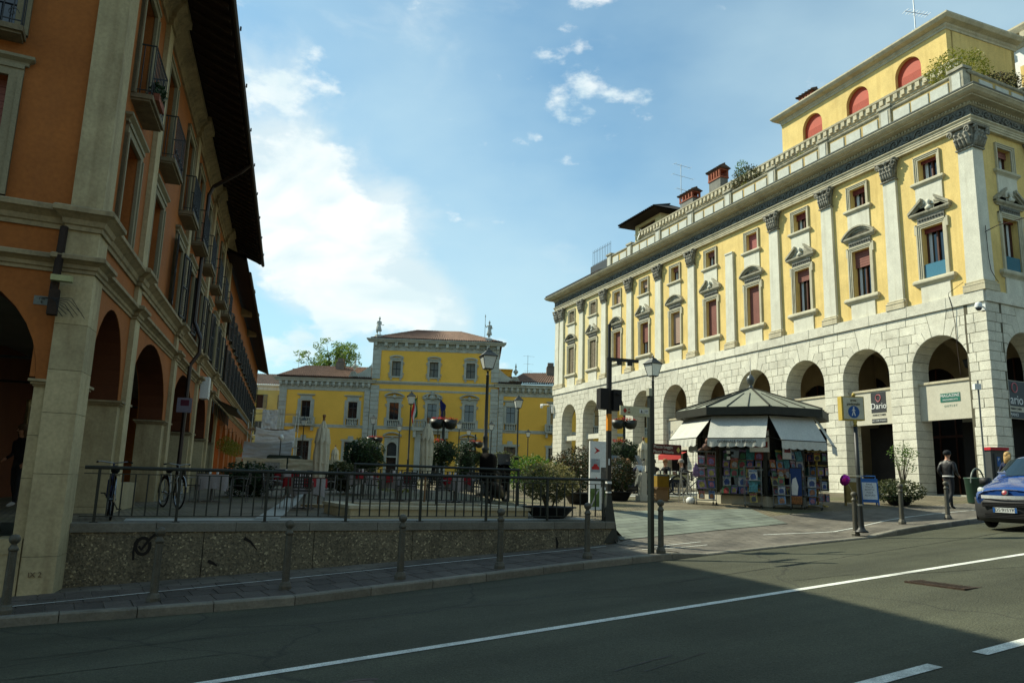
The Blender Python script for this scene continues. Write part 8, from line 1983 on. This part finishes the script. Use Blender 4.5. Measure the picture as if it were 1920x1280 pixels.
tp_ = root('thin_pole', TR(15.95, 25.8, G(15.95, 25.8)), 'thin grey pole topped by a small white box in front of the corner pier', 'pole'); m = M(); m.tube([(0, 0, 0), (0, 0, 4.1)], .028, 6); mk('pole', m, mat('grey_pole', (.12, .13, .125), rough=.5), tp_); m = M(); m.box(-.16, .06, -.08, .06, 3.78, 3.98); mk('white_box', m, WHITE, tp_)

# ------------------------------------------------------------------ people
def skin(verts, edges, radii, sub=1):
    me = bpy.data.meshes.new('s'); me.from_pydata(verts, edges, []); me.update(); o = bpy.data.objects.new('s', me); COL.objects.link(o)
    md = o.modifiers.new('k', 'SKIN'); md.branch_smoothing = .4; md.use_smooth_shade = True
    for v, r in zip(me.skin_vertices[0].data, radii):
        v.radius = (r if isinstance(r, (tuple, list)) else (r, r)); v.use_root = False
    me.skin_vertices[0].data[0].use_root = True
    ms = o.modifiers.new('u', 'SUBSURF'); ms.levels = sub; ms.render_levels = sub
    e = o.evaluated_get(bpy.context.evaluated_depsgraph_get()); out_ = bpy.data.meshes.new_from_object(e)
    bpy.data.objects.remove(o); bpy.data.meshes.remove(me); return out_
def figure(name, w, label, J, mats, hair=None, robe=False, extra=None, cat='person', k=1.0, parent=None, group=None):
    """J: joints in metres, facing +Y. mats: skin, top, legs, shoes"""
    names = ['pel', 'wai', 'che', 'nec', 'hd0', 'hd1', 'hd2', 'shl', 'ell', 'wrl', 'hal', 'shr', 'elr', 'wrr', 'har', 'hil', 'knl', 'anl', 'tol', 'hir', 'knr', 'anr', 'tor']
    rad = dict(pel=(.135, .115), wai=(.125, .10), che=(.155, .115), nec=.052, hd0=.068, hd1=(.082, .098), hd2=.062, shl=.072, ell=.045, wrl=.030, hal=(.036, .022), shr=.072, elr=.045, wrr=.030, har=(.036, .022), hil=.098, knl=.062, anl=.042, tol=.038, hir=.098, knr=.062, anr=.042, tor=.038)
    if extra: rad.update(extra)
    ed = [('pel', 'wai'), ('wai', 'che'), ('che', 'nec'), ('nec', 'hd0'), ('hd0', 'hd1'), ('hd1', 'hd2'), ('che', 'shl'), ('shl', 'ell'), ('ell', 'wrl'), ('wrl', 'hal'), ('che', 'shr'), ('shr', 'elr'), ('elr', 'wrr'), ('wrr', 'har'), ('pel', 'hil'), ('hil', 'knl'), ('knl', 'anl'), ('anl', 'tol'), ('pel', 'hir'), ('hir', 'knr'), ('knr', 'anr'), ('anr', 'tor')]
    V = [J[n] for n in names]; E = [(names.index(a), names.index(b)) for a, b in ed]
    me = skin(V, E, [rad[n] for n in names])
    for mm in mats: me.materials.append(mm)
    segs = [(Vector(J[a]), Vector(J[b]), a, b) for a, b in ed]
    lab = {'nec': 0, 'hd0': 0, 'hd1': 0, 'hd2': 0, 'hal': 0, 'har': 0, 'tol': 3, 'tor': 3, 'anl': 2, 'anr': 2, 'knl': 2, 'knr': 2, 'hil': 2, 'hir': 2, 'pel': 2}
    for p in me.polygons:
        c = p.center; best = None
        for a, b, na, nb in segs:
            t = max(0, min(1, (c - a).dot(b - a) / max(1e-6, (b - a).length_squared))); d = (c - (a + (b - a) * t)).length
            if best is None or d < best[0]: best = (d, na, nb, t)
        nb = best[2]; mi = lab.get(nb, 1)
        if nb == 'nec' and best[3] < .88: mi = 1
        if nb == 'wai': mi = 2 if best[3] < .35 else 1
        p.material_index = mi; p.use_smooth = True
    o = root(name, w, label, cat, group, parent)
    b = mk('body', me, None, o)
    # hands with separate fingers, face details
    m = M(); m.smooth = True
    for h, wr in (('hal', 'wrl'), ('har', 'wrr')):
        H = Vector(J[h]); d = (H - Vector(J[wr])).normalized(); sd = d.cross(Vector((0, 1, .2))).normalized(); up = sd.cross(d)
        for i in range(4):
            q = H + sd * (i - 1.5) * .019; ln = (.055, .068, .062, .045)[i]; m.tube([q - d * .01, q + d * ln * .5 - up * .006, q + d * ln - up * .022], [.0095, .0085, .006], 5)
        sgn = 1 if h == 'hal' else -1; m.tube([H - d * .03 + sd * .03 * sgn, H + sd * .052 * sgn + d * .005, H + sd * .05 * sgn + d * .03], [.011, .010, .007], 5)
    hd = Vector(J['hd1']); fw = J.get('fwd', Vector((0, 1, 0))); rt = fw.cross(Vector((0, 0, 1))).normalized()
    m.tube([hd + fw * .09 + Vector((0, 0, .01)), hd + fw * .118 - Vector((0, 0, .028)), hd + fw * .095 - Vector((0, 0, .032))], [.010, .014, .008], 5)
    for s_ in (-1, 1): m.lathe([(.004, -.028), (.018, 0), (.004, .028)], tuple(hd + rt * .084 * s_ - Vector((0, 0, .012))), 6)
    mk('hands_and_face', m, mats[0], o)
    m = M()
    for s_ in (-1, 1): m.lathe([(.002, -.008), (.011, 0), (.002, .008)], tuple(hd + rt * .033 * s_ + fw * .092), 6)
    m.tube([hd + fw * .092 - rt * .022 - Vector((0, 0, .052)), hd + fw * .098 - Vector((0, 0, .053)), hd + fw * .092 + rt * .022 - Vector((0, 0, .052))], .005, 4); mk('eyes_and_mouth', m, mats[4] if len(mats) > 4 else DARKIN, o)
    if hair:
        hm, style = hair; m = M(); m.smooth = True
        def fn(u, v):
            a = 2 * pi * u; ph = v * pi * .62; r_ = .112 + .004 * sin(a * 9 + v * 7); d = Vector((sin(ph) * cos(a) * r_ * .88, sin(ph) * sin(a) * r_ * 1.05, cos(ph) * r_)); lim = 1.0
            fr = (d.x * fw.x + d.y * fw.y)
            if fr > .05 and d.z < .03: d *= .86
            return tuple(hd + d + Vector((0, 0, .022)) - fw * .012)
        m.grid(fn, 20, 8)
        if style == 'long':
            for i in range(16):
                a = pi * (i / 15) ; q = hd + rt * cos(a) * .085 - fw * sin(a) * .085
                m.tube([q + Vector((0, 0, .04)), q - Vector((0, 0, .10)) - fw * .01, q - Vector((0, 0, .24)) * 1.0 - fw * .03], [.03, .034, .012], 5)
        if style == 'cap':
            pass
        mk('hair', m, hm, o)
    return o, b
SKN = mat('skin', (.42, .22, .14), rough=.5, var=.08, sc=9); JK = mat('black_leather', (.008, .008, .009), rough=.45, var=.3, sc=6, spec=.35, bump=.5, bsc=14); TRS = mat('dark_trousers', (.016, .017, .019), rough=.85, var=.2, sc=7, bump=.4, bsc=12)
SHO = mat('black_shoes', (.010, .010, .010), rough=.4); HAIRD = mat('dark_hair', (.012, .008, .006), rough=.6, var=.2, sc=20); HAIRB = mat('blonde_hair', (.42, .27, .10), rough=.55, var=.25, sc=25, bump=.6); NAVY = mat('navy_cloth', (.012, .018, .045), var=.2, sc=8, bump=.3); WCL = mat('white_cloth', (.55, .55, .53), var=.06)
GREYH = mat('grey_hair', (.28, .25, .21), var=.2, sc=20); REDH = mat('reddish_hair', (.25, .12, .05), var=.2, sc=20); JNS = mat('blue_jeans', (.03, .05, .11), var=.2, sc=8)
def walk(h=1.0, st=.22):
    J = dict(pel=(0, 0, .93), wai=(0, .0, 1.08), che=(0, .01, 1.33), nec=(0, .01, 1.50), hd0=(0, .02, 1.56), hd1=(0, .035, 1.65), hd2=(0, .025, 1.735),
             shl=(-.19, 0, 1.40), ell=(-.24, -.10, 1.14), wrl=(-.21, .05, .95), hal=(-.20, .09, .89), shr=(.19, 0, 1.40), elr=(.25, -.02, 1.13), wrr=(.22, .16, 1.02), har=(.21, .22, .99),
             hil=(-.09, 0, .88), knl=(-.10, st * .75, .50), anl=(-.10, st * .9, .09), tol=(-.11, st * .9 + .17, .035), hir=(.09, 0, .88), knr=(.10, -st * .15, .48), anr=(.10, -st * 1.3, .13), tor=(.11, -st * 1.3 + .14, .04))
    return {k: Vector(v) * h for k, v in J.items()}
# man in black jacket walking away along the pavement
mz = G(13.45, 23.6); J = walk(1.0, .26); man, b = figure('person', TR(13.45, 23.6, mz, rz=radians(-62)), 'man in shiny black jacket and dark cap walking past the dark doorway', J, [SKN, JK, TRS, SHO], (HAIRD, 'short'), extra=dict(che=(.175, .13), wai=(.15, .12), shl=.085, shr=.085, ell=.058, elr=.058))
m = M(); m.smooth = True; m.lathe([(.105, 0), (.11, .03), (.10, .08), (.06, .115), (.01, .125)], (0, .02, 1.66), 14, sy=1.12); m.add([(-.08, .10, 1.675), (.08, .10, 1.675), (.06, .20, 1.655), (-.06, .20, 1.655)], [(0, 1, 2, 3)]); mk('cap', m, mat('dark_cap', (.012, .013, .016)), man)
m = M(); m.smooth = True; m.lathe([(.165, .965), (.172, .985), (.17, 1.01)], n=16, sy=.78); mk('white_shirt_hem', m, WCL, man)
# blonde woman beyond the van
wz = G(15.95, 24.6); J = walk(.96, .1); wo, b = figure('person', TR(15.95, 24.6, wz, rz=radians(-80)), 'blonde woman in dark coat half hidden behind the blue van', J, [SKN, NAVY, TRS, SHO], (HAIRB, 'long'), extra=dict(wai=(.13, .11), pel=(.16, .13)))
# woman standing in the dark portico at the far left
J = walk(.98, .08); pw, b = figure('person', TR(-10.35, 16.4, .88, rz=radians(160)), 'woman in dark clothes with long hair walking in the dark portico at the far left', J, [SKN, mat('black_coat', (.008, .008, .009)), TRS, WCL], (mat('brown_hair', (.08, .045, .02), var=.2, sc=20), 'long'))
o = root('handbag', TR(-10.1, 16.55, 1.45), 'dark handbag with a yellow tag held by the woman in the portico', 'bag'); m = M(); m.box(-.15, .15, -.05, .05, .0, .25); m.tube([(-.1, 0, .25), (0, 0, .42), (.1, 0, .25)], .01, 4); mk('bag_body', m, SHO, o); mk('bag_tag', M().box(.1, .13, -.06, -.05, .18, .22), YF, o)
def sit(h=1.0, lean_=.05, arm=.25):
    J = dict(pel=(0, 0, .50), wai=(0, -.02, .64), che=(0, lean_, .88), nec=(0, lean_ + .02, 1.04), hd0=(0, lean_ + .04, 1.10), hd1=(0, lean_ + .06, 1.19), hd2=(0, lean_ + .05, 1.275),
             shl=(-.19, lean_, .95), ell=(-.24, lean_ + .08, .72), wrl=(-.16, lean_ + arm, .74), hal=(-.13, lean_ + arm + .07, .76), shr=(.19, lean_, .95), elr=(.24, lean_ + .08, .72), wrr=(.16, lean_ + arm, .74), har=(.13, lean_ + arm + .07, .76),
             hil=(-.09, .04, .49), knl=(-.12, .44, .50), anl=(-.12, .46, .09), tol=(-.12, .62, .04), hir=(.09, .04, .49), knr=(.12, .44, .50), anr=(.12, .40, .09), tor=(.12, .56, .04))
    return {k: Vector(v) * h for k, v in J.items()}
bt = [(6.15, 29.9, 1.6, REDH, 'person with short reddish hair seated at the bar table facing the camera', JK), (6.72, 29.55, .9, GREYH, 'grey haired man in dark jacket seated at the right end of the bar table', mat('charcoal_jacket', (.02, .022, .024), var=.2)),
      (5.55, 29.8, 2.6, HAIRD, 'dark haired person in black bent over the bar table at its left', mat('black_coat', (0, 0, 0))), (4.95, 29.0, -.6, HAIRD, 'person in navy blue seated just right of the signpost', NAVY), (4.55, 29.6, -1.0, REDH, 'fair haired person seated left of the signpost beside the umbrella', TRS)]
for x, y, rz, hm, lb, top in bt:
    figure('person', TR(x, y, G(x, y), rz=rz + .6), lb, sit(1.0, .06 if 'bent' not in lb else .16), [SKN, top, JNS if 'grey' in lb else TRS, SHO], (hm, 'short'), group='people seated outside the bar')
    dup(ch0, TR(x, y, G(x, y) + .003, rz=rz + .6 + 0.0) @ TR(0, -.02, 0), 'dark cafe chair used by the ' + lb.split(' seated')[0].split(' bent')[0], group='chairs outside the bar')
bar = root('bar_table', TR(6.05, 29.2, G(6.05, 29.2), rz=.45), 'pale yellow topped table with glasses outside the bar left of the kiosk', 'table'); m = M(); m.box(-.75, .75, -.35, .35, .70, .74); m.box(-.75, .75, -.35, -.33, .56, .70); mk('tabletop', m, mat('pale_yellow_cloth', (.42, .37, .19)), bar)
lg = M(); lg.box(-.02, .02, -.02, .02, 0, .7)
for sx in (-.68, .68):
    for sy in (-.28, .28): mk('leg', lg, CHM, bar, W[bar.name] @ TR(sx, sy, 0))
for i in range(5):
    o = root('drinking_glass', W[bar.name] @ TR(-.5 + i * .22, -.1 + .1 * (i % 2), .742), ('leftmost', 'second', 'middle', 'fourth', 'rightmost')[i] + ' drinking glass on the pale yellow bar table', 'glass', 'glasses on the bar table'); m = M(); m.lathe([(.03, 0), (.035, .13), (.03, .13)], n=8); mk('glass_body', m, LG, o)
# statues on the palace
ST = mat('statue_stone', (.36, .39, .36), var=.18, sc=4, bump=.4)
for s_, rz, lb, kk in ((-14.15, .5, 'helmeted stone statue with outstretched arm on the left roof corner of the palace', 0), (-2.45, -.3, 'stone warrior statue holding a long spear on the right roof corner of the palace', 1)):
    J = walk(1.02, .08)
    J['wrl'] = Vector((-.30, .12, 1.05)); J['hal'] = Vector((-.40, .18, 1.08))
    if kk: J['elr'] = Vector((.34, .05, 1.2)); J['wrr'] = Vector((.40, .15, 1.42)); J['har'] = Vector((.40, .18, 1.48))
    wS = CFm @ TR(-s_, .02, 16.62, rz=rz, s=1.02)
    st_o, b = figure('statue', wS, lb, J, [ST, ST, ST, ST, ST], (ST, 'short'), cat='statue', extra=dict(che=(.19, .15), wai=(.16, .14)))
    m = M(); m.smooth = True; m.lathe([(.30, .42), (.27, .6), (.20, .85), (.17, 1.0)], n=14, sy=.8); m.tube([(-.15, -.12, 1.45), (0, -.22, 1.1), (.1, -.25, .6), (.12, -.2, .25)], [.10, .16, .15, .08], 7)
    m.lathe([(.09, 1.70), (.12, 1.72), (.10, 1.80), (.03, 1.86), (.05, 1.92), (.01, 1.97)], (0, .03, 0), 10); mk('drapery_and_helmet', m, ST, st_o)
    m = M(); m.box(-.32, .32, -.28, .28, -.28, .0); m.box(-.38, .38, -.34, .34, -.42, -.28); mk('pedestal', m, ST, st_o)
    if kk: m = M(); m.tube([(.42, .2, .0), (.42, .2, 2.35)], .028, 5); m.lathe([(.01, 2.25), (.07, 2.35), (.01, 2.6)], (.42, .2, 0), 6); mk('spear', m, ST, st_o)
# ------------------------------------------------------------------ bicycles and scooters
RUB = mat('black_rubber', (.010, .010, .010), rough=.8); CHR = mat('bright_chrome', (.22, .23, .23), rough=.22, metal=1.0, var=.05)
def wheel_m(r, spokes=18, tyre=.018):
    t = M(); t.smooth = True; t.tube([(r * cos(2 * pi * i / 28), 0, r * sin(2 * pi * i / 28)) for i in range(29)], tyre, 6, cap=False)
    c = M(); c.tube([((r - .025) * cos(2 * pi * i / 28), 0, (r - .025) * sin(2 * pi * i / 28)) for i in range(29)], .010, 4, cap=False)
    for i in range(spokes): a = 2 * pi * i / spokes; c.tube([(0, .02 * (1 if i % 2 else -1), 0), ((r - .03) * cos(a), 0, (r - .03) * sin(a))], .0022, 3)
    c.tube([(0, -.05, 0), (0, .05, 0)], .02, 6); return t, c
WT, WC = wheel_m(.335)
def bicycle(w, label, col, basket=False, steer=0.0):
    o = root('bicycle', w, label, 'bicycle'); fm = mat('bike_' + col[0], col[1], rough=.35, spec=.5)
    for x in (-.52, .52):
        wl = mk('wheel', WT, RUB, o, w @ TR(x, 0, .345)); mk('spokes', WC, CHR, wl)
        m = M(); m.smooth = True
        m.tube([(x + .375 * cos(radians(a)), 0, .345 + .375 * sin(radians(a))) for a in (range(20, 175, 15) if x > 0 else range(5, 190, 15))], .022, 5, cap=False); mk('mudguard', m, CHR, o)
    m = M(); m.tube([(-.52, 0, .345), (-.08, 0, .30), (-.18, 0, .78)], .016, 6); m.tube([(-.52, 0, .345), (-.17, 0, .70)], .010, 5); m.tube([(-.08, 0, .30), (.33, 0, .66), (.36, 0, .80)], .018, 6); m.tube([(-.15, 0, .55), (.35, 0, .76)], .014, 6); m.tube([(.52, .05, .345), (.40, .05, .66), (.36, 0, .72)], .013, 5); m.tube([(.52, -.05, .345), (.40, -.05, .66), (.36, 0, .72)], .013, 5); m.tube([(.36, 0, .7), (.33, 0, .95)], .014, 6); mk('frame', m, fm, o)
    m = M(); m.tube([(.22, -.27, .98), (.32, -.22, .99), (.34, 0, .96), (.32, .22, .99), (.22, .27, .98)], .011, 6); mk('handlebar', m, CHR, o); m = M(); m.tube([(.14, -.28, .97), (.24, -.26, .98)], .017, 6); m.tube([(.14, .28, .97), (.24, .26, .98)], .017, 6); mk('grips', m, RUB, o)
    m = M(); m.smooth = True; m.tube([(-.32, 0, .84), (-.2, 0, .86), (-.06, 0, .85)], [.075, .06, .025], 8); m.tube([(-.18, 0, .76), (-.2, 0, .84)], .012, 5); mk('saddle', m, RUB, o)
    m = M(); m.tube([(-.08, -.03, .3), (-.02, -.12, .16)], .01, 4); m.tube([(-.08, .03, .3), (-.14, .12, .44)], .01, 4); m.box(-.06, .02, -.18, -.1, .15, .17); m.box(-.18, -.1, .1, .18, .43, .45); m.box(-.72, -.3, -.06, .06, .74, .755); m.tube([(-.6, 0, .74), (-.52, 0, .36)], .006, 4); mk('pedals_and_carrier', m, IRON, o)
    return o
bicycle(TR(-7.65, 17.75, G(-7.65, 17.75), rz=radians(-48)), 'old bicycle with pale fork parked against the second pier behind the railing', ('silver', (.35, .35, .34)))
bicycle(TR(-6.98, 13.75, G(-7.08, 13.75), rz=radians(120)), 'dark blue bicycle with chrome mudguard squeezed behind the corner pier', ('blue', (.012, .02, .09)))
bicycle(TR(6.75, 28.4, G(6.75, 28.4), rz=radians(8)), 'black bicycle parked across in front of the bar table by the kiosk', ('black', (.015, .015, .015)))
def scooter(w, label, body, top=False):
    o = root('motor_scooter', w, label, 'scooter'); BD = mat('scooter_' + body[0], body[1], rough=.25, spec=.6, coat=.4)
    t, c = wheel_m(.25, 8, .06)
    for x in (-.62, .66): wl = mk('wheel', t, RUB, o, w @ TR(x, 0, .30)); mk('rim', c, CHM, wl)
    m = M(); m.smooth = True
    m.add([(.40, -.20, .32), (.40, .20, .32), (.60, -.17, .75), (.60, .17, .75), (.50, -.22, 1.0), (.50, .22, 1.0), (.70, -.10, .80), (.70, .10, .80), (.66, -.10, 1.05), (.66, .10, 1.05), (.40, -.16, 1.1), (.40, .16, 1.1)], [(0, 1, 3, 2), (2, 6, 7, 3), (6, 8, 9, 7), (2, 4, 8, 6), (3, 7, 9, 5), (4, 10, 8), (5, 9, 11), (8, 10, 11, 9), (0, 2, 4), (1, 5, 3), (0, 4, 5, 1)]); mk('front_fairing', m, BD, o)
    m = M(); m.smooth = True; m.tube([(.45, 0, .30), (.1, 0, .26), (-.3, 0, .42), (-.75, 0, .62)], [.14, .17, .24, .14], 8); m.tube([(-.05, 0, .62), (-.5, 0, .72), (-.85, 0, .80)], [.16, .18, .08], 8); mk('rear_body', m, mat('scooter_dark', (.012, .012, .014), rough=.35), o)
    m = M(); m.smooth = True; m.tube([(.05, 0, .74), (-.35, 0, .82), (-.75, 0, .90)], [.12, .15, .08], 8); mk('seat', m, RUB, o); m = M(); m.tube([(.45, -.34, 1.08), (.5, 0, 1.12), (.45, .34, 1.08)], .018, 5); m.tube([(.66, 0, .30), (.50, 0, 1.1)], .03, 6)
    for sg in (-1, 1): m.tube([(.48, sg * .25, 1.1), (.50, sg * .36, 1.26)], .008, 4); m.cb((.50, sg * .38, 1.29), (.02, .13, .08))
    mk('handlebar', m, IRON, o); m = M(); m.smooth = True; m.grid(lambda u, v: (.62 - .16 * v - .06 * (2 * u - 1) ** 2, (u - .5) * .40, 1.08 + .34 * v), 8, 4); mk('windscreen', m, mat('smoky_screen', (.14, .16, .17), rough=.1), o)
    m = M(); m.lathe([(.01, 0), (.06, .01), (.06, .03)], (0, 0, 0), 10); mk('headlight', m, LG, o, w @ TR(.68, 0, .92) @ Matrix.Rotation(pi / 2, 4, 'Y'))
    if top: m = M(); m.smooth = True; m.T = Matrix.Rotation(pi / 2, 4, 'Z'); m.ext([(-.18, .62), (-.20, 1.18), (-.18, 1.30), (-.12, 1.37), (0, 1.39), (.12, 1.37), (.18, 1.30), (.20, 1.18), (.18, .62)][::-1], .62, .96); mk('top_box', m, mat('dark_brown_box', (.007, .006, .005), rough=.85, spec=.1), o)
    return o
scooter(TR(4.35, 28.3, G(4.35, 28.3), rz=radians(-35)), 'white fronted motor scooter parked between the dark shrub and the umbrella', ('white', (.55, .57, .56)))
scooter(TR(3.9, 30.0, G(3.9, 30.0), rz=radians(-60)), 'silver motor scooter parked just behind the white fronted scooter', ('silver', (.35, .36, .37)))
scooter(TR(-.30, 22.6, G(-.3, 22.6), rz=radians(70)), 'black scooter with dark brown top box seen from behind beyond the stairwell railing', ('black', (.012, .012, .014)), True)
# ------------------------------------------------------------------ blue van
VX, VY = 11.49, 17.87
vz = RZ(VX, VY); slope = math.atan(.05874)
VF = frame(VX, VY, -US[0], -US[1], vz) @ Matrix.Rotation(-slope, 4, 'X')   # +Y is the driving direction (towards lower left of the picture)
VAN = root('parked_van', VF, 'small blue van with chrome bonnet strip and black bumper driving in at the right edge', 'van')
BLP = mat('van_blue_paint', (.008, .055, .24), rough=.25, spec=.6, coat=.9, var=.06, sc=2, fine=.0); BPL = mat('van_black_plastic', (.022, .023, .024), rough=.6, var=.1)
# sections: (y, [(halfwidth, z) ...]) from the nose backwards
sec = [(-.06, [(.60, .62), (.66, .72), (.62, .84), (.50, .90), (.25, .94), (0, .95)]),
       (-.16, [(.74, .58), (.79, .72), (.76, .88), (.64, .96), (.35, 1.00), (0, 1.02)]),
       (-.45, [(.82, .50), (.85, .70), (.82, .92), (.70, 1.03), (.38, 1.09), (0, 1.11)]),
       (-.85, [(.84, .40), (.86, .70), (.85, .98), (.76, 1.10), (.42, 1.17), (0, 1.19)]),
       (-.98, [(.84, .30), (.86, .70), (.86, .99), (.79, 1.14), (.44, 1.21), (0, 1.23)]),
       (-1.55, [(.84, .28), (.86, .70), (.86, 1.0), (.72, 1.53), (.40, 1.62), (0, 1.64)]),
       (-1.75, [(.84, .28), (.86, .70), (.86, 1.0), (.70, 1.62), (.40, 1.70), (0, 1.71)]),
       (-2.6, [(.84, .28), (.86, .70), (.86, 1.0), (.72, 1.65), (.42, 1.74), (0, 1.75)]),
       (-3.75, [(.84, .28), (.86, .70), (.86, 1.0), (.74, 1.60), (.44, 1.69), (0, 1.70)]),
       (-3.88, [(.80, .30), (.82, .70), (.82, 1.0), (.70, 1.52), (.42, 1.60), (0, 1.61)])]
m = M(); m.smooth = True; vs = []; 
for y, pr in sec:
    row = [(-x, y, z) for x, z in pr] + [(x, y, z) for x, z in reversed(pr[:-1])]; vs += row
n = 11; fs = []
for i in range(len(sec) - 1):
    for j in range(n - 1): fs.append((i * n + j, i * n + j + 1, (i + 1) * n + j + 1, (i + 1) * n + j))
fs += [tuple(range(n)), tuple(reversed(range((len(sec) - 1) * n, len(sec) * n)))]
m.add(vs, fs); body = mk('body', m, BLP, VAN)
sbm = body.modifiers.new('sub', 'SUBSURF'); sbm.levels = 1; sbm.render_levels = 2
WS = mat('windscreen_glass', (.010, .022, .030), rough=.05, spec=.9, var=.05)
m = M(); m.smooth = True
def wsf(u, v):
    x = (u - .5) * 2; hw = .73 * (1 - v) + .64 * v; y = -1.00 - .58 * v - .10 * x * x; z = 1.235 + .415 * v - .07 * x * x; return (x * hw, y + .035, z + .018)
m.grid(wsf, 12, 6); ws_ = mk('windscreen', m, WS, VAN)
m = M()
for sg in (-1, 1): m.tube([(sg * .60, -.93, 1.185), (sg * .15, -.965, 1.25)], .008, 4); 
mk('wiper', m, RUB, VAN); m = M(); m.box(.42, .60, -.0, .004, 0, .10); mk('parking_slip', m, WHITE, ws_, VF @ TR(0, -1.02, 1.27) @ Matrix.Rotation(radians(-50), 4, 'X'))
for sg in (-1, 1):
    m = M(); m.add([(sg * .862, -1.08, 1.06), (sg * .868, -1.9, 1.06), (sg * .80, -1.9, 1.50), (sg * .79, -1.72, 1.50)], [(0, 1, 2, 3) if sg > 0 else (3, 2, 1, 0)]); mk('side_window', m, WS, VAN)
    m = M(); m.smooth = True; m.T = TR(sg * .60, -.20, .875, rz=-sg * .5) @ Matrix.Rotation(radians(-28), 4, 'X'); m.lathe([(.01, -.135), (.075, -.11), (.12, -.05), (.13, .02), (.11, .08), (.06, .12), (.01, .135)], n=16, sy=.55); mk('headlight', m, mat('headlight_glass', (.50, .53, .50), rough=.1, spec=.8, var=.15, sc=14), VAN)
    m = M(); m.smooth = True; m.ext([(-.11, -.06), (.11, -.06), (.12, .06), (.07, .11), (-.09, .10)], -.05, .06); mk('mirror', m, BPL, VAN, VF @ TR(sg * 1.0, -1.12, 1.08)); m = M(); m.tube([(sg * .84, -1.14, 1.03), (sg * .98, -1.14, 1.06)], .025, 5); mk('mirror_arm', m, BPL, VAN)
m = M(); m.smooth = True
def bump(u, v):
    x = (u - .5) * 2; pr = lerp([0, .15, .5, .8, 1], [-.10, .02, .06, .045, -.02], v); return (x * .86, pr - .34 * abs(x) ** 3.2, .20 + .56 * v)
m.grid(bump, 20, 10); m.box(-.86, -.80, -.75, -.3, .22, .75); m.box(.80, .86, -.75, -.3, .22, .75); bmp = mk('bumper', m, BPL, VAN)
for z0, z1, w_ in ((.30, .42, .46), (.56, .66, .50)):
    m = M(); m.box(-w_, w_, .02, .068, z0, z1); g_ = mk('grille', m, DARKIN, VAN)
    for k in range(3): m = M(); m.box(-w_, w_, .068, .076, z0 + .02 + k * .035, z0 + .03 + k * .035); mk('grille_bar', m, BPL, g_)
m = M(); m.smooth = True; m.grid(lambda u, v: ((u - .5) * 1.24, .055 - .14 * abs(2 * u - 1) ** 2.5, .745 + .075 * v), 14, 2); mk('chrome_strip', m, mat('silver_strip', (.60, .62, .62), rough=.3, metal=.3), VAN)
m = M(); m.smooth = True; m.lathe([(.01, .02), (.07, .015), (.085, 0)], n=16); bd = mk('badge', m, CHR, VAN, VF @ TR(0, .0, .88) @ Matrix.Rotation(radians(-65), 4, 'X')); m = M(); m.lathe([(.01, .026), (.05, .022), (.055, .018)], n=14); mk('badge_centre', m, mat('badge_red', (.25, .02, .03), rough=.3), bd)
m = M(); m.box(-.26, .26, .075, .088, .44, .55); pl_ = mk('number_plate', m, mat('plate_white', (.58, .60, .58), rough=.5), VAN); m = M(); m.box(.215, .26, .088, .090, .44, .55); m.box(-.26, -.215, .088, .090, .44, .55); mk('plate_blue_band', m, BLU, pl_); text('lettering', 'DS·915YK', .105, BLACK, pl_, VF @ TR(0, .090, .497, rz=pi), ext=.001)
tw_, tc_ = wheel_m(.24, 10, .075)
for x in (-.74, .74):
    for y in (-.72, -3.15): wl = mk('wheel', tw_, RUB, VAN, VF @ TR(x, y, .315, rz=pi / 2)); mk('rim', tc_, CHM, wl)
m = M(); m.box(-.83, .83, -3.8, -.3, .2, .42); mk('underbody', m, DARKIN, VAN)
